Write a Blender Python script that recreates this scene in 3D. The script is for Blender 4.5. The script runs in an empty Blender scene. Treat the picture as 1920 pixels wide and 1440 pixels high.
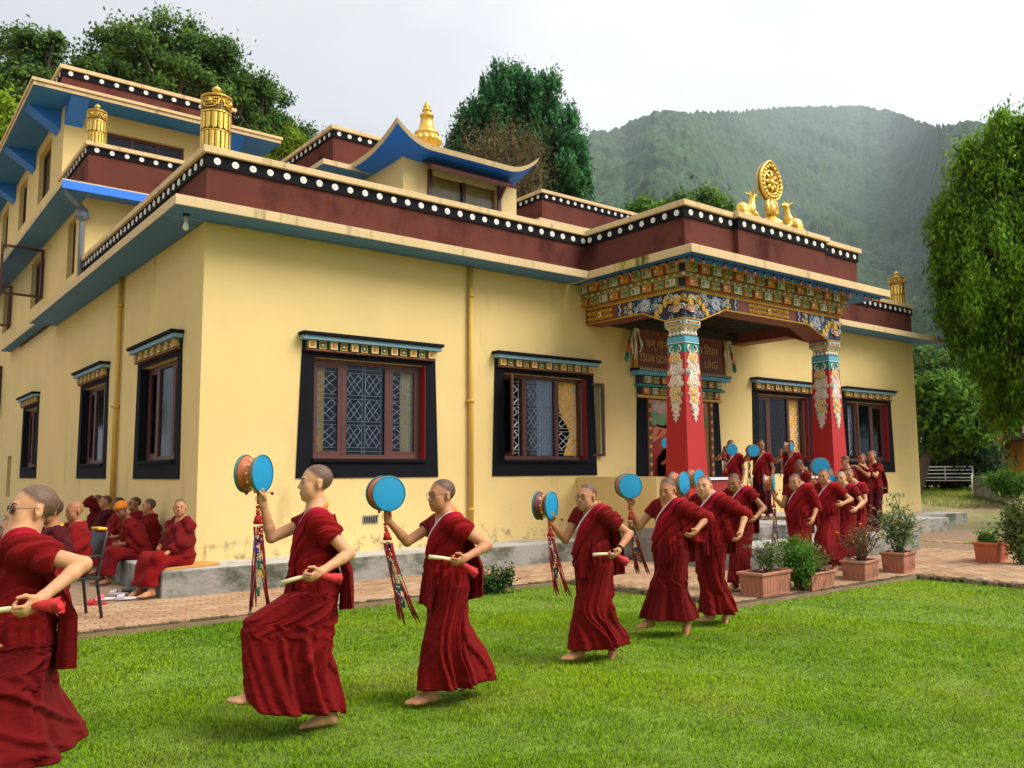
import bpy, bmesh, math, random
import numpy as np
from mathutils import Vector, Matrix, Euler
R_ = math.radians
rnd = random.Random(7)
nrs = np.random.RandomState(11)
scene = bpy.context.scene
col = scene.collection

# ------------------------------------------------------------------ camera, sky, sun, exposure
CAM = (-3.8942, -12.0936, 1.5200)
YAW, PITCH, ROLL, FPX = 0.662916, 0.103030, -0.006977, 1602.72
def cam_axes():
    cy, sy, cp, sp = math.cos(YAW), math.sin(YAW), math.cos(PITCH), math.sin(PITCH)
    d = Vector((sy*cp, cy*cp, sp)); r = Vector((cy, -sy, 0)); u = r.cross(d)
    cr, sr = math.cos(ROLL), math.sin(ROLL)
    return cr*r + sr*u, -sr*r + cr*u, d
AR, AU, AD = cam_axes()
cam_data = bpy.data.cameras.new('camera'); cam = bpy.data.objects.new('camera', cam_data); col.objects.link(cam)
m = Matrix.Identity(4)
for i in range(3):
    m[i][0], m[i][1], m[i][2], m[i][3] = AR[i], AU[i], -AD[i], CAM[i]
cam.matrix_world = m
cam_data.sensor_width = 36; cam_data.lens = 36*FPX/1920; cam_data.clip_end = 16000; cam_data.clip_start = .05
scene.camera = cam

GLOW = (.80, .47, .37)                # bearing of the bright gap in the cloud, upper right of the view
SUN_AZ, SUN_EL = R_(146), R_(46)      # azimuth clockwise from +Y: high, from the front right of the hall
w = bpy.data.worlds.new('World'); scene.world = w; w.use_nodes = True
nt = w.node_tree; nt.nodes.clear()
def N(tree, t, **kw):
    n = tree.nodes.new(t)
    for k, v in kw.items():
        if k == 'ins':
            for a, b in v.items(): n.inputs[a].default_value = b
        else: setattr(n, k, v)
    return n
sky = N(nt, 'ShaderNodeTexSky', sky_type='NISHITA', sun_disc=False, sun_elevation=SUN_EL, sun_rotation=SUN_AZ, altitude=1400)
tc = N(nt, 'ShaderNodeTexCoord')
mp = N(nt, 'ShaderNodeMapping'); mp.inputs['Scale'].default_value = (1, 1, 2.2)
nz = N(nt, 'ShaderNodeTexNoise', ins={'Scale': 2.1, 'Detail': 6, 'Roughness': .55, 'Distortion': .4})
rp = N(nt, 'ShaderNodeValToRGB')
rp.color_ramp.elements[0].position = .3; rp.color_ramp.elements[0].color = (.80, .80, .84, 1)
rp.color_ramp.elements[1].position = .72; rp.color_ramp.elements[1].color = (1.16, 1.14, 1.12, 1)
s1 = N(nt, 'ShaderNodeMix', data_type='RGBA', blend_type='MULTIPLY'); s1.inputs[0].default_value = 1; s1.inputs[7].default_value = (.11, .11, .11, 1)
mx = N(nt, 'ShaderNodeMix', data_type='RGBA'); mx.inputs[0].default_value = .92
bg = N(nt, 'ShaderNodeBackground'); bg.inputs['Strength'].default_value = 1.0
ow = N(nt, 'ShaderNodeOutputWorld')
# standard overcast distribution: zenith three times the horizon; brighter where the veiled sun stands
sxyz = N(nt, 'ShaderNodeSeparateXYZ'); zc_ = N(nt, 'ShaderNodeMath', operation='MAXIMUM'); zc_.inputs[1].default_value = 0.0
ov = N(nt, 'ShaderNodeMath', operation='MULTIPLY_ADD'); ov.inputs[1].default_value = .64; ov.inputs[2].default_value = .30
gd = ray_dir = None
vd = N(nt, 'ShaderNodeVectorMath', operation='DOT_PRODUCT'); vd.inputs[1].default_value = GLOW
pw = N(nt, 'ShaderNodeMath', operation='POWER'); pw.inputs[1].default_value = 14.0; pm = N(nt, 'ShaderNodeMath', operation='MAXIMUM'); pm.inputs[1].default_value = 0.0
gm = N(nt, 'ShaderNodeMath', operation='MULTIPLY_ADD'); gm.inputs[1].default_value = .40
sc_ = N(nt, 'ShaderNodeVectorMath', operation='SCALE')
L = nt.links.new
L(tc.outputs['Generated'], mp.inputs['Vector']); L(mp.outputs[0], nz.inputs['Vector']); L(nz.outputs['Fac'], rp.inputs[0])
L(tc.outputs['Generated'], sxyz.inputs[0]); L(sxyz.outputs['Z'], zc_.inputs[0]); L(zc_.outputs[0], ov.inputs[0])
L(tc.outputs['Generated'], vd.inputs[0]); L(vd.outputs['Value'], pm.inputs[0]); L(pm.outputs[0], pw.inputs[0]); L(pw.outputs[0], gm.inputs[0]); L(ov.outputs[0], gm.inputs[2])
L(rp.outputs[0], sc_.inputs[0]); L(gm.outputs[0], sc_.inputs['Scale'])
L(sky.outputs[0], s1.inputs[6]); L(s1.outputs[2], mx.inputs[6]); L(sc_.outputs[0], mx.inputs[7]); L(mx.outputs[2], bg.inputs[0]); L(bg.outputs[0], ow.inputs[0])

sun_data = bpy.data.lights.new('sun', 'SUN'); sun_data.energy = 3.9; sun_data.angle = R_(38); sun_data.color = (1, .95, .87)
sun = bpy.data.objects.new('sun', sun_data); col.objects.link(sun)
sdir = Vector((math.sin(SUN_AZ)*math.cos(SUN_EL), math.cos(SUN_AZ)*math.cos(SUN_EL), math.sin(SUN_EL)))
sun.rotation_euler = (-sdir).to_track_quat('-Z', 'Y').to_euler(); sun.location = (10, -20, 40)
vs = scene.view_settings
vs.view_transform = 'Standard'; vs.look = 'None'; vs.exposure = 0.50; vs.gamma = 1; vs.use_curve_mapping = False
cy_ = scene.cycles
cy_.max_bounces = 6; cy_.diffuse_bounces = 3; cy_.glossy_bounces = 3; cy_.transmission_bounces = 4; cy_.transparent_max_bounces = 6; cy_.volume_bounces = 1
cy_.use_denoising = True
try: cy_.caustics_reflective = False; cy_.caustics_refractive = False
except Exception: pass

def ray(x, y):
    return AR*((x-960)/FPX) + AU*(-(y-720)/FPX) + AD
def atY(x, y, Y):
    v = ray(x, y); return Vector(CAM) + v*((Y-CAM[1])/v.y)
def atX(x, y, X):
    v = ray(x, y); return Vector(CAM) + v*((X-CAM[0])/v.x)
def atZ(x, y, Z):
    v = ray(x, y); return Vector(CAM) + v*((Z-CAM[2])/v.z)
def atD(x, y, D):      # horizontal distance D from the viewer
    v = ray(x, y); return Vector(CAM) + v*(D/math.hypot(v.x, v.y))

# ------------------------------------------------------------------ helpers
def tag(o, label=None, cat=None, group=None, kind=None):
    if label: o['label'] = label
    if cat: o['category'] = cat
    if group: o['group'] = group
    if kind: o['kind'] = kind
    return o
def empty(name, loc=(0, 0, 0), rz=0, parent=None):
    o = bpy.data.objects.new(name, None); col.objects.link(o); o.location = loc; o.rotation_euler = (0, 0, rz)
    o.empty_display_size = .1
    if parent: o.parent = parent
    return o
def link(name, me, parent=None, loc=None, rot=None, scale=None):
    o = bpy.data.objects.new(name, me); col.objects.link(o)
    if parent is not None: o.parent = parent
    if loc is not None: o.location = loc
    if rot is not None: o.rotation_euler = rot
    if scale is not None: o.scale = scale
    return o
def copy_tree(o, parent=None):
    c = o.copy(); col.objects.link(c); c.parent = parent
    for ch in list(o.children): copy_tree(ch, c)
    return c

class MB:
    """collects shapes into one mesh"""
    def __init__(s): s.v = []; s.f = []; s.m = []; s.sm = []
    def add(s, vs, fs, mi=0, smooth=False):
        b = len(s.v); s.v += [tuple(p) for p in vs]
        s.f += [tuple(b+i for i in f) for f in fs]; s.m += [mi]*len(fs); s.sm += [smooth]*len(fs)
        return s
    def box(s, x0, x1, y0, y1, z0, z1, mi=0, M=None):
        if x0 > x1: x0, x1 = x1, x0
        if y0 > y1: y0, y1 = y1, y0
        if z0 > z1: z0, z1 = z1, z0
        vs = [(x0,y0,z0),(x1,y0,z0),(x1,y1,z0),(x0,y1,z0),(x0,y0,z1),(x1,y0,z1),(x1,y1,z1),(x0,y1,z1)]
        if M is not None: vs = [M @ Vector(p) for p in vs]
        ms = mi if isinstance(mi, (list, tuple)) else [mi]*6
        fs = [(0,3,2,1),(4,5,6,7),(0,1,5,4),(1,2,6,5),(2,3,7,6),(3,0,4,7)]  # bottom top front right back left
        b = len(s.v); s.v += [tuple(p) for p in vs]
        for f, k in zip(fs, ms): s.f.append(tuple(b+i for i in f)); s.m.append(k); s.sm.append(False)
        return s
    def prism(s, poly, axis, a, b, mi=0, smooth=False):
        """polygon (2d, ccw) extruded along axis from a to b. axis 'y': poly=(x,z); 'x': poly=(y,z); 'z': poly=(x,y)"""
        def P(p, t):
            return {'y': (p[0], t, p[1]), 'x': (t, p[0], p[1]), 'z': (p[0], p[1], t)}[axis]
        n = len(poly)
        vs = [P(p, a) for p in poly] + [P(p, b) for p in poly]
        fs = [tuple(range(n))[::-1], tuple(range(n, 2*n))] + [(i, (i+1) % n, n+(i+1) % n, n+i) for i in range(n)]
        b0 = len(s.v); s.v += vs
        for k, f in enumerate(fs): s.f.append(tuple(b0+i for i in f)); s.m.append(mi); s.sm.append(smooth and k > 1)
        return s
    def lathe(s, prof, seg=24, c=(0,0,0), mi=0, smooth=True, M=None, cap=True):
        vs = []; fs = []
        for r, z in prof:
            for i in range(seg):
                a = 2*math.pi*i/seg; vs.append(Vector((r*math.cos(a)+c[0], r*math.sin(a)+c[1], z+c[2])))
        n = len(prof)
        for j in range(n-1):
            for i in range(seg):
                k = (i+1) % seg; fs.append((j*seg+i, j*seg+k, (j+1)*seg+k, (j+1)*seg+i))
        if M is not None: vs = [M @ p for p in vs]
        s.add(vs, fs, mi, smooth)
        b = len(s.v)-len(vs)
        if cap and prof[0][0] > 1e-4: s.f.append(tuple(b+i for i in range(seg))[::-1]); s.m.append(mi); s.sm.append(False)
        if cap and prof[-1][0] > 1e-4: s.f.append(tuple(b+(n-1)*seg+i for i in range(seg))); s.m.append(mi); s.sm.append(False)
        return s
    def tube(s, pts, rad, seg=8, mi=0, cap=True, smooth=True):
        pts = [Vector(p) for p in pts]; n = len(pts)
        rs = rad if isinstance(rad, (list, tuple)) else [rad]*n
        vs = []; fs = []; up = None
        for i, p in enumerate(pts):
            t = (pts[min(i+1, n-1)] - pts[max(i-1, 0)])
            if t.length < 1e-9: t = Vector((0, 0, 1))
            t.normalize()
            if up is None: up = Vector((0,0,1)) if abs(t.z) < .9 else Vector((1,0,0))
            a = t.cross(up)
            if a.length < 1e-6: a = t.orthogonal()
            a.normalize(); b = a.cross(t); up = b
            for k in range(seg):
                an = 2*math.pi*k/seg; vs.append(p + (a*math.cos(an) + b*math.sin(an))*rs[i])
        for j in range(n-1):
            for k in range(seg):
                q = (k+1) % seg; fs.append((j*seg+k, j*seg+q, (j+1)*seg+q, (j+1)*seg+k))
        s.add(vs, fs, mi, smooth)
        if cap:
            b = len(s.v)-len(vs)
            s.f.append(tuple(b+i for i in range(seg))[::-1]); s.m.append(mi); s.sm.append(False)
            s.f.append(tuple(b+(n-1)*seg+i for i in range(seg))); s.m.append(mi); s.sm.append(False)
        return s
    def ball(s, c, r, seg=12, rings=8, mi=0, M=None):
        rx, ry, rz = (r, r, r) if not isinstance(r, (tuple, list)) else r
        vs = []; fs = []
        for j in range(rings+1):
            th = math.pi*j/rings
            for i in range(seg):
                a = 2*math.pi*i/seg
                p = Vector((rx*math.sin(th)*math.cos(a), ry*math.sin(th)*math.sin(a), -rz*math.cos(th)))
                if M is not None: p = M @ p
                vs.append(p + Vector(c))
        for j in range(rings):
            for i in range(seg):
                k = (i+1) % seg; fs.append((j*seg+i, j*seg+k, (j+1)*seg+k, (j+1)*seg+i))
        return s.add(vs, fs, mi, True)
    def grid(s, P, mi=0, smooth=True, closed=False):
        """P: rows x cols x 3"""
        P = np.asarray(P); r, c = P.shape[:2]
        vs = [tuple(p) for p in P.reshape(-1, 3)]; fs = []
        for j in range(r-1):
            for i in range(c if closed else c-1):
                k = (i+1) % c; fs.append((j*c+i, j*c+k, (j+1)*c+k, (j+1)*c+i))
        return s.add(vs, fs, mi, smooth)
    def mesh(s, name, mats):
        me = bpy.data.meshes.new(name); me.from_pydata(s.v, [], s.f)
        for k in (mats if isinstance(mats, (list, tuple)) else [mats]): me.materials.append(k)
        me.polygons.foreach_set('material_index', s.m); me.polygons.foreach_set('use_smooth', s.sm)
        me.validate(); me.update()
        return me
    def build(s, name, mats, parent=None, loc=None, rot=None, bevel=0):
        me = s.mesh(name, mats)
        if bevel:
            bm = bmesh.new(); bm.from_mesh(me)
            es = [e for e in bm.edges if e.is_manifold and e.calc_face_angle(0) > R_(30)]
            bmesh.ops.bevel(bm, geom=es, offset=bevel, segments=1, affect='EDGES', clamp_overlap=True)
            bm.to_mesh(me); bm.free()
        return link(name, me, parent, loc, rot)

def np_mesh(name, V, F, mats, smooth=True, mat_idx=None):
    """V (n,3) float, F (m,k) int, same k for all"""
    me = bpy.data.meshes.new(name); V = np.ascontiguousarray(V, np.float32); F = np.ascontiguousarray(F, np.int32)
    nf, k = F.shape
    me.vertices.add(len(V)); me.vertices.foreach_set('co', V.ravel())
    me.loops.add(nf*k); me.loops.foreach_set('vertex_index', F.ravel())
    me.polygons.add(nf); me.polygons.foreach_set('loop_start', np.arange(0, nf*k, k, dtype=np.int32))
    me.polygons.foreach_set('use_smooth', np.full(nf, smooth, bool))
    for q in (mats if isinstance(mats, (list, tuple)) else [mats]): me.materials.append(q)
    if mat_idx is not None: me.polygons.foreach_set('material_index', np.ascontiguousarray(mat_idx, np.int32))
    me.update(calc_edges=True)
    return me

# ------------------------------------------------------------------ materials
MATS = {}
def mat(name, base, rough=.6, var=.10, vscale=3.0, bump=.0, bscale=40.0, metal=0.0, spec=.5, stretch=(1,1,1), dark=None, stain=None, splash=None, sss=0, attr=None, emit=0, coat=0, hue=0):
    """principled surface with noise-driven colour variation and relief; stain=(colour, scale, lo, hi, stretch)"""
    if name in MATS: return MATS[name]
    M = bpy.data.materials.new(name); M.use_nodes = True; t = M.node_tree; nd = t.nodes; nd.clear(); lk = t.links.new
    out = N(t, 'ShaderNodeOutputMaterial'); bs = N(t, 'ShaderNodeBsdfPrincipled'); lk(bs.outputs[0], out.inputs[0])
    bs.inputs['Roughness'].default_value = rough; bs.inputs['Metallic'].default_value = metal; bs.inputs['Specular IOR Level'].default_value = spec
    if coat: bs.inputs['Coat Weight'].default_value = coat; bs.inputs['Coat Roughness'].default_value = .25
    co = N(t, 'ShaderNodeTexCoord'); mpn = N(t, 'ShaderNodeMapping'); mpn.inputs['Scale'].default_value = stretch
    lk(co.outputs['Object'], mpn.inputs['Vector'])
    src = None
    if attr:
        at = N(t, 'ShaderNodeAttribute', attribute_name=attr); src = at.outputs['Color']
    if var:
        n1 = N(t, 'ShaderNodeTexNoise', ins={'Scale': vscale, 'Detail': 6, 'Roughness': .6}); lk(mpn.outputs[0], n1.inputs['Vector'])
        mr = N(t, 'ShaderNodeMapRange', ins={'From Min': .3, 'From Max': .7, 'To Min': 1-var, 'To Max': 1+var}); lk(n1.outputs['Fac'], mr.inputs['Value'])
        hs = N(t, 'ShaderNodeHueSaturation'); lk(mr.outputs[0], hs.inputs['Value'])
        if hue:
            n3 = N(t, 'ShaderNodeTexNoise', ins={'Scale': vscale*.7+.31, 'Detail': 3}); lk(co.outputs['Object'], n3.inputs['Vector'])
            m3 = N(t, 'ShaderNodeMapRange', ins={'From Min': .3, 'From Max': .7, 'To Min': .5-hue, 'To Max': .5+hue}); lk(n3.outputs['Fac'], m3.inputs['Value']); lk(m3.outputs[0], hs.inputs['Hue'])
        if src: lk(src, hs.inputs['Color'])
        else: hs.inputs['Color'].default_value = (*base, 1)
        src = hs.outputs[0]
    if stain:
        sc, ss, lo, hi, st = stain
        m2 = N(t, 'ShaderNodeMapping'); m2.inputs['Scale'].default_value = st; lk(co.outputs['Object'], m2.inputs['Vector'])
        n2 = N(t, 'ShaderNodeTexNoise', ins={'Scale': ss, 'Detail': 8, 'Roughness': .65}); lk(m2.outputs[0], n2.inputs['Vector'])
        r2 = N(t, 'ShaderNodeMapRange', ins={'From Min': lo, 'From Max': hi}); lk(n2.outputs['Fac'], r2.inputs['Value'])
        mm = N(t, 'ShaderNodeMix', data_type='RGBA'); lk(r2.outputs[0], mm.inputs[0]); mm.inputs[7].default_value = (*sc, 1)
        if src: lk(src, mm.inputs[6])
        else: mm.inputs[6].default_value = (*base, 1)
        src = mm.outputs[2]
    if splash:      # mould and mud splashed on the lowest part of a wall: (colour, height, noise scale)
        sc, hgt, ss = splash; sx_ = N(t, 'ShaderNodeSeparateXYZ'); lk(co.outputs['Object'], sx_.inputs[0]); zr = N(t, 'ShaderNodeMapRange', ins={'From Min': hgt, 'From Max': .25, 'To Min': -.16, 'To Max': .10}); lk(sx_.outputs['Z'], zr.inputs['Value'])
        n4 = N(t, 'ShaderNodeTexNoise', ins={'Scale': ss, 'Detail': 9, 'Roughness': .7}); lk(co.outputs['Object'], n4.inputs['Vector']); a4 = N(t, 'ShaderNodeMath', operation='ADD'); lk(n4.outputs['Fac'], a4.inputs[0]); lk(zr.outputs[0], a4.inputs[1]); r4 = N(t, 'ShaderNodeMapRange', ins={'From Min': .56, 'From Max': .68, 'To Max': .75}); lk(a4.outputs[0], r4.inputs['Value'])
        m4 = N(t, 'ShaderNodeMix', data_type='RGBA'); lk(r4.outputs[0], m4.inputs[0]); m4.inputs[7].default_value = (*sc, 1)
        if src: lk(src, m4.inputs[6])
        else: m4.inputs[6].default_value = (*base, 1)
        src = m4.outputs[2]
    if src: lk(src, bs.inputs['Base Color'])
    else: bs.inputs['Base Color'].default_value = (*base, 1)
    if sss:
        bs.inputs['Subsurface Weight'].default_value = sss; bs.inputs['Subsurface Radius'].default_value = (.02, .008, .004); bs.inputs['Subsurface Scale'].default_value = .5
    if emit:
        bs.inputs['Emission Color'].default_value = (*base, 1); bs.inputs['Emission Strength'].default_value = emit
    if bump:
        nb = N(t, 'ShaderNodeTexNoise', ins={'Scale': bscale, 'Detail': 6, 'Roughness': .6}); lk(mpn.outputs[0], nb.inputs['Vector'])
        bu = N(t, 'ShaderNodeBump', ins={'Strength': bump, 'Distance': .02}); lk(nb.outputs['Fac'], bu.inputs['Height']); lk(bu.outputs[0], bs.inputs['Normal'])
    MATS[name] = M
    return M
def srgb(r, g, b):
    f = lambda c: (c/255/12.92) if c/255 <= .04045 else ((c/255+.055)/1.055)**2.4
    return (f(r), f(g), f(b))
# ------------------------------------------------------------------ the hall and the wings behind it
m_wall = mat('yellow_wall_paint', srgb(226,197,132), .85, .06, .7, .14, 60, stain=((.44,.31,.13), 1.3, .60, .84, (1,1,.22)), splash=((.16,.14,.075), 1.25, 5.0))
m_cream = mat('cream_plaster', srgb(214,186,140), .9, .09, 1.5, .2, 50, stain=((.13,.10,.06), 5.0, .56, .80, (1.2,1.2,.16)))
m_mossy = mat('mossy_cream_plaster', srgb(196,176,96), .9, .1, 2, .3, 40, stain=((.07,.075,.012), 4.5, .44, .60, (1.3,1.3,.3)))
m_teal = mat('blue_soffit_paint', (.070,.215,.52), .7, .08, 1.2, .1, 40)
m_blue = mat('bright_blue_paint', (.014,.19,.86), .55, .06, 1.5, .1, 40)
m_deep = mat('deep_blue_paint', (.012,.17,.58), .6, .06, 1.5, .1, 40)
m_maroon = mat('maroon_parapet_paint', srgb(100,56,48), .95, .14, 1.2, .2, 60, spec=.15, stain=((.055,.012,.010), 1.3, .50, .70, (1,1,.7)))
m_black = mat('black_paint', (.007,.007,.011), .8, .1, 2, .1, 30, spec=.12)
m_white = mat('white_disc_paint', (.80,.79,.77), .7, .05, 8)
m_grey = mat('grey_disc_centre', (.60,.59,.58), .7, .05, 8)
m_frame = mat('brown_window_frame', srgb(82,44,38), .45, .1, 6, .05, 80)
m_red = mat('red_reveal_paint', (.30,.008,.010), .6, .08, 3)
m_iron = mat('pale_iron', (.70,.72,.76), .5, .05, 10)
m_goldcloth = mat('gold_curtain', (.95,.52,.07), .8, .15, 9, .2, 60, stretch=(1,1,.3))
m_palecloth = mat('pale_curtain', (.92,.62,.20), .85, .12, 7, .2, 60, stretch=(1,1,.3))
m_int = mat('room_shade_paint', (.045,.055,.10), .9, .1, 2)  # colour of the window backdrops: the dimness of the rooms is painted in
m_conc = mat('weathered_concrete', srgb(150,146,138), .9, .16, 1.7, .5, 22, stain=((.075,.082,.045), 1.5, .46, .62, (1,1,1.6)))
m_conctop = mat('pale_concrete', srgb(186,180,172), .9, .12, 2.5, .35, 25, stain=((.17,.155,.13), 2.2, .5, .75, (1,1,1)))
m_pipe = mat('grey_pipe', (.17,.20,.25), .5, .06, 3)
m_ypipe = mat('yellow_pipe', srgb(206,166,72), .6, .05, 3)
m_gold = mat('gilt_metal', (.80,.50,.10), .34, .16, 7, .15, 30, metal=.85)
m_golddark = mat('dark_gilt_metal', (.16,.09,.025), .5, .2, 8, .2, 30, metal=.5)
m_ltblue = mat('pale_blue_band', srgb(120,160,180), .6, .06, 4)
m_brownstrip = mat('brown_strip', srgb(120,66,34), .6, .1, 4)
m_blk_y = mat('ornament_yellow', srgb(206,160,66), .6, .12, 30)
m_blk_g = mat('ornament_green', srgb(28,92,74), .6, .12, 30)
m_blk_c = mat('ornament_cream', srgb(214,196,150), .6, .1, 30)
m_blk_o = mat('ornament_orange', srgb(196,96,34), .6, .1, 30)

def glass_mat():
    M = bpy.data.materials.new('window_glass'); M.use_nodes = True; t = M.node_tree; t.nodes.clear(); lk = t.links.new
    o = N(t, 'ShaderNodeOutputMaterial'); tr = N(t, 'ShaderNodeBsdfTransparent'); tr.inputs[0].default_value = (.82,.86,.92,1)
    gl = N(t, 'ShaderNodeBsdfGlossy'); gl.inputs['Roughness'].default_value = .06; gl.inputs[0].default_value = (.9,.93,1,1)
    fr = N(t, 'ShaderNodeFresnel'); fr.inputs[0].default_value = 1.32
    mxs = N(t, 'ShaderNodeMixShader'); lk(fr.outputs[0], mxs.inputs[0]); lk(tr.outputs[0], mxs.inputs[1]); lk(gl.outputs[0], mxs.inputs[2]); lk(mxs.outputs[0], o.inputs[0])
    return M
m_glass = glass_mat()

ZB, ZS, FT, EV, ZC, LX = .317, 5.118, .145, .595, 6.228, 20.167
YW = 8.05            # front wall plane of the storeys behind
hall = empty('temple_hall', (10, 5, 0))
tag(hall, 'long yellow temple hall with maroon parapet, white discs and a painted entrance porch', 'building')
HI = Vector((-10, -5, 0))
def hp(o):           # keep world coordinates under the hall
    o.parent = hall; o.location = Vector(o.location) + HI; return o

def wall_holes(mb, axis, plane, thick, a0, a1, z0, z1, holes, mi=0):
    """wall along axis with rectangular openings holes=[(a,b,z,z)] (sorted)"""
    def bx(a, b, z, zz):
        if b-a < 1e-4 or zz-z < 1e-4: return
        if axis == 'x': mb.box(a, b, plane, plane+thick, z, zz, mi)
        else: mb.box(plane, plane+thick, a, b, z, zz, mi)
    p = a0
    for h in holes:
        bx(p, h[0], z0, z1); bx(h[0], h[1], z0, h[2]); bx(h[0], h[1], h[3], z1); p = h[1]
    bx(p, a1, z0, z1)

FWIN = [2.70, 6.35, 13.78, 17.55]; LWIN = [2.05, 6.5, 13.8]
OZ0, OZ1 = 1.75, 3.30
DOOR = (9.15, 10.98, .30, 3.02)
mb = MB()
fh = [(c-1, c+1, OZ0, OZ1) for c in FWIN[:2]] + [DOOR] + [(c-1, c+1, OZ0, OZ1) for c in FWIN[2:]]
wall_holes(mb, 'x', 0, .28, 0, LX, ZB-.2, ZS, fh)
wall_holes(mb, 'y', 0, .28, .28, 16.4, ZB-.2, ZS, [(c-1, c+1, OZ0, OZ1) for c in LWIN])
mb.box(LX-.28, LX, .28, 16.4, ZB-.2, ZS); mb.box(.28, LX-.28, 16.1, 16.4, ZB-.2, ZS)
hp(mb.build('wall', m_wall))
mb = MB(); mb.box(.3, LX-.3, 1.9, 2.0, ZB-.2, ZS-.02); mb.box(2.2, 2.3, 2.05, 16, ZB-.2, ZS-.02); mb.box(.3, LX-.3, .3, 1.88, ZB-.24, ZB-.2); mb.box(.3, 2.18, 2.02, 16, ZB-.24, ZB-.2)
hp(mb.build('interior_backdrop', m_int))  # dark backdrop added behind the panes so they read dark

# plinth
mb = MB(); mb.box(-.68, 7.05, -.86, .02, -.05, ZB, [0,1,0,0,0,0]); mb.box(-.68, .02, .02, 16.6, -.05, ZB, [0,1,0,0,0,0])
b2 = MB(); b2.box(13.9, 21.0, -.86, .02, -.05, ZB, [0,1,0,0,0,0]); hp(b2.build('plinth', [m_conc, m_conctop], bevel=.015))
hp(mb.build('plinth', [m_conc, m_conctop], bevel=.015))

# eaves: slab with cream edge and blue underside
def slab(x0, x1, y0, y1, z0, z1, under, name='eave', edge=None, top=None):
    b = MB(); b.box(x0, x1, y0, y1, z0, z1, [1, 0, 0, 0, 0, 0])
    return b.build(name, [edge or m_cream, under], bevel=.006)
PX0, PX1, PYF = 6.919, 13.25, -3.074      # porch roof edge
mb = MB()
mb.box(-EV, PX0+.001, -EV, -.003, ZS, ZS+FT, [1,0,0,0,0,0]); mb.box(-EV, -.003, -.003, 10.79, ZS, ZS+FT, [1,0,0,0,0,0])
mb.box(PX1-.001, LX+EV, -EV, -.003, ZS, ZS+FT, [1,0,0,0,0,0]); mb.box(LX+.003, LX+EV, -.003, 16, ZS, ZS+FT, [1,0,0,0,0,0])
mb.box(0, LX, 0, 16.4, ZS+.004, ZS+FT-.02, [1,0,0,0,0,0]); mb.box(-.28, -.003, 10.8, 18, ZS+.20, ZS+.20+.10, [1,0,0,0,0,0])
hp(mb.build('eave', [m_cream, m_teal], bevel=.006))

disc_me = MB().lathe([(.054,.0),(.054,.010),(.051,.013),(.0,.0132)], 18, mi=0, smooth=False).lathe([(.022,.013),(.022,.0155),(0,.0155)], 12, mi=1, smooth=False).mesh('disc', [m_white, m_grey])
def disc_row(parent, off, p0, p1, n_out, step=.26, scale=1.0):
    p0 = Vector(p0); p1 = Vector(p1); d = p1-p0; k = max(1, int(d.length/step)); n = Vector(n_out)
    q = n.to_track_quat('Z', 'Y').to_euler()
    for i in range(k):
        p = p0 + d*((i+.5)/k) + Vector((0, 0, rnd.uniform(-.005, .005)))
        link('disc', disc_me, parent, p + off, q, (scale*rnd.uniform(.93, 1.04), scale*rnd.uniform(.93, 1.04), 1))

def parapet(parent, off, segs, z0, zc, mats=None, ov=.083, cop=.10, band=.19, thick=.25, discs=True, step=.26, dscale=1.0, names=('parapet', 'frieze', 'coping')):
    """segs: list of (x0,y0,x1,y1,nx,ny) outer face lines; outward normal n"""
    for (x0, y0, x1, y1, nx, ny, e0, e1) in segs:
        def bx(o, zz0, zz1, ea, eb):
            # o = how far the outer face stands proud
            b = MB()
            if ny:   # runs along x
                b.box(min(x0,x1)-ea, max(x0,x1)+eb, y0+ny*o, y0-ny*thick, zz0, zz1)
            else:    # butts against the run in front
                b.box(x0+nx*o, x0-nx*thick, min(y0,y1)+thick, max(y0,y1)+eb, zz0, zz1)
            return b
        for b, nme, mt in ((bx(0, z0, zc-cop-band+.002, 0, 0), names[0], m_maroon), (bx(.03, zc-cop-band, zc-cop+.001, e0*.03, e1*.03), names[1], m_black), (bx(ov, zc-cop, zc, e0*ov, e1*ov), names[2], m_cream)):
            o = b.build(nme, mt, bevel=.006 if nme == names[2] else 0); o.parent = parent; o.location = Vector(o.location)+off
    if discs:
        for (x0, y0, x1, y1, nx, ny, e0, e1) in segs:
            z = zc-cop-band*.5
            disc_row(parent, off, (x0+nx*.03, y0+ny*.03, z), (x1+nx*.03, y1+ny*.03, z), (nx, ny, 0), step, dscale)
PPX0, PPX1, PPY = 7.43, 12.98, -2.50
ZP = ZS+FT
parapet(hall, HI, [(0,0,PPX0+.02,0,0,-1,1,0), (0,0,0,YW,-1,0,0,0), (PPX1-.02,0,LX,0,0,-1,0,1), (LX,0,LX,14,1,0,0,0),
                   (PPX0,PPY,PPX0,-.001,-1,0,0,-1), (PPX1,PPY,PPX1,-.001,1,0,0,-1), (PPX0,PPY,8.80,PPY,0,-1,1,0), (11.62,PPY,PPX1,PPY,0,-1,0,1)], ZP, ZC)
parapet(hall, HI, [(8.80,PPY-.10,11.62,PPY-.10,0,-1,1,1)], ZP, ZC+.004)
mb = MB(); mb.box(.2, LX-.2, .2, 16, ZP, ZP+.05); mb.box(PPX0+.2, PPX1-.2, PPY+.2, .3, ZP+.01, ZP+.06)
hp(mb.build('roof_deck', m_conc))

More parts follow.
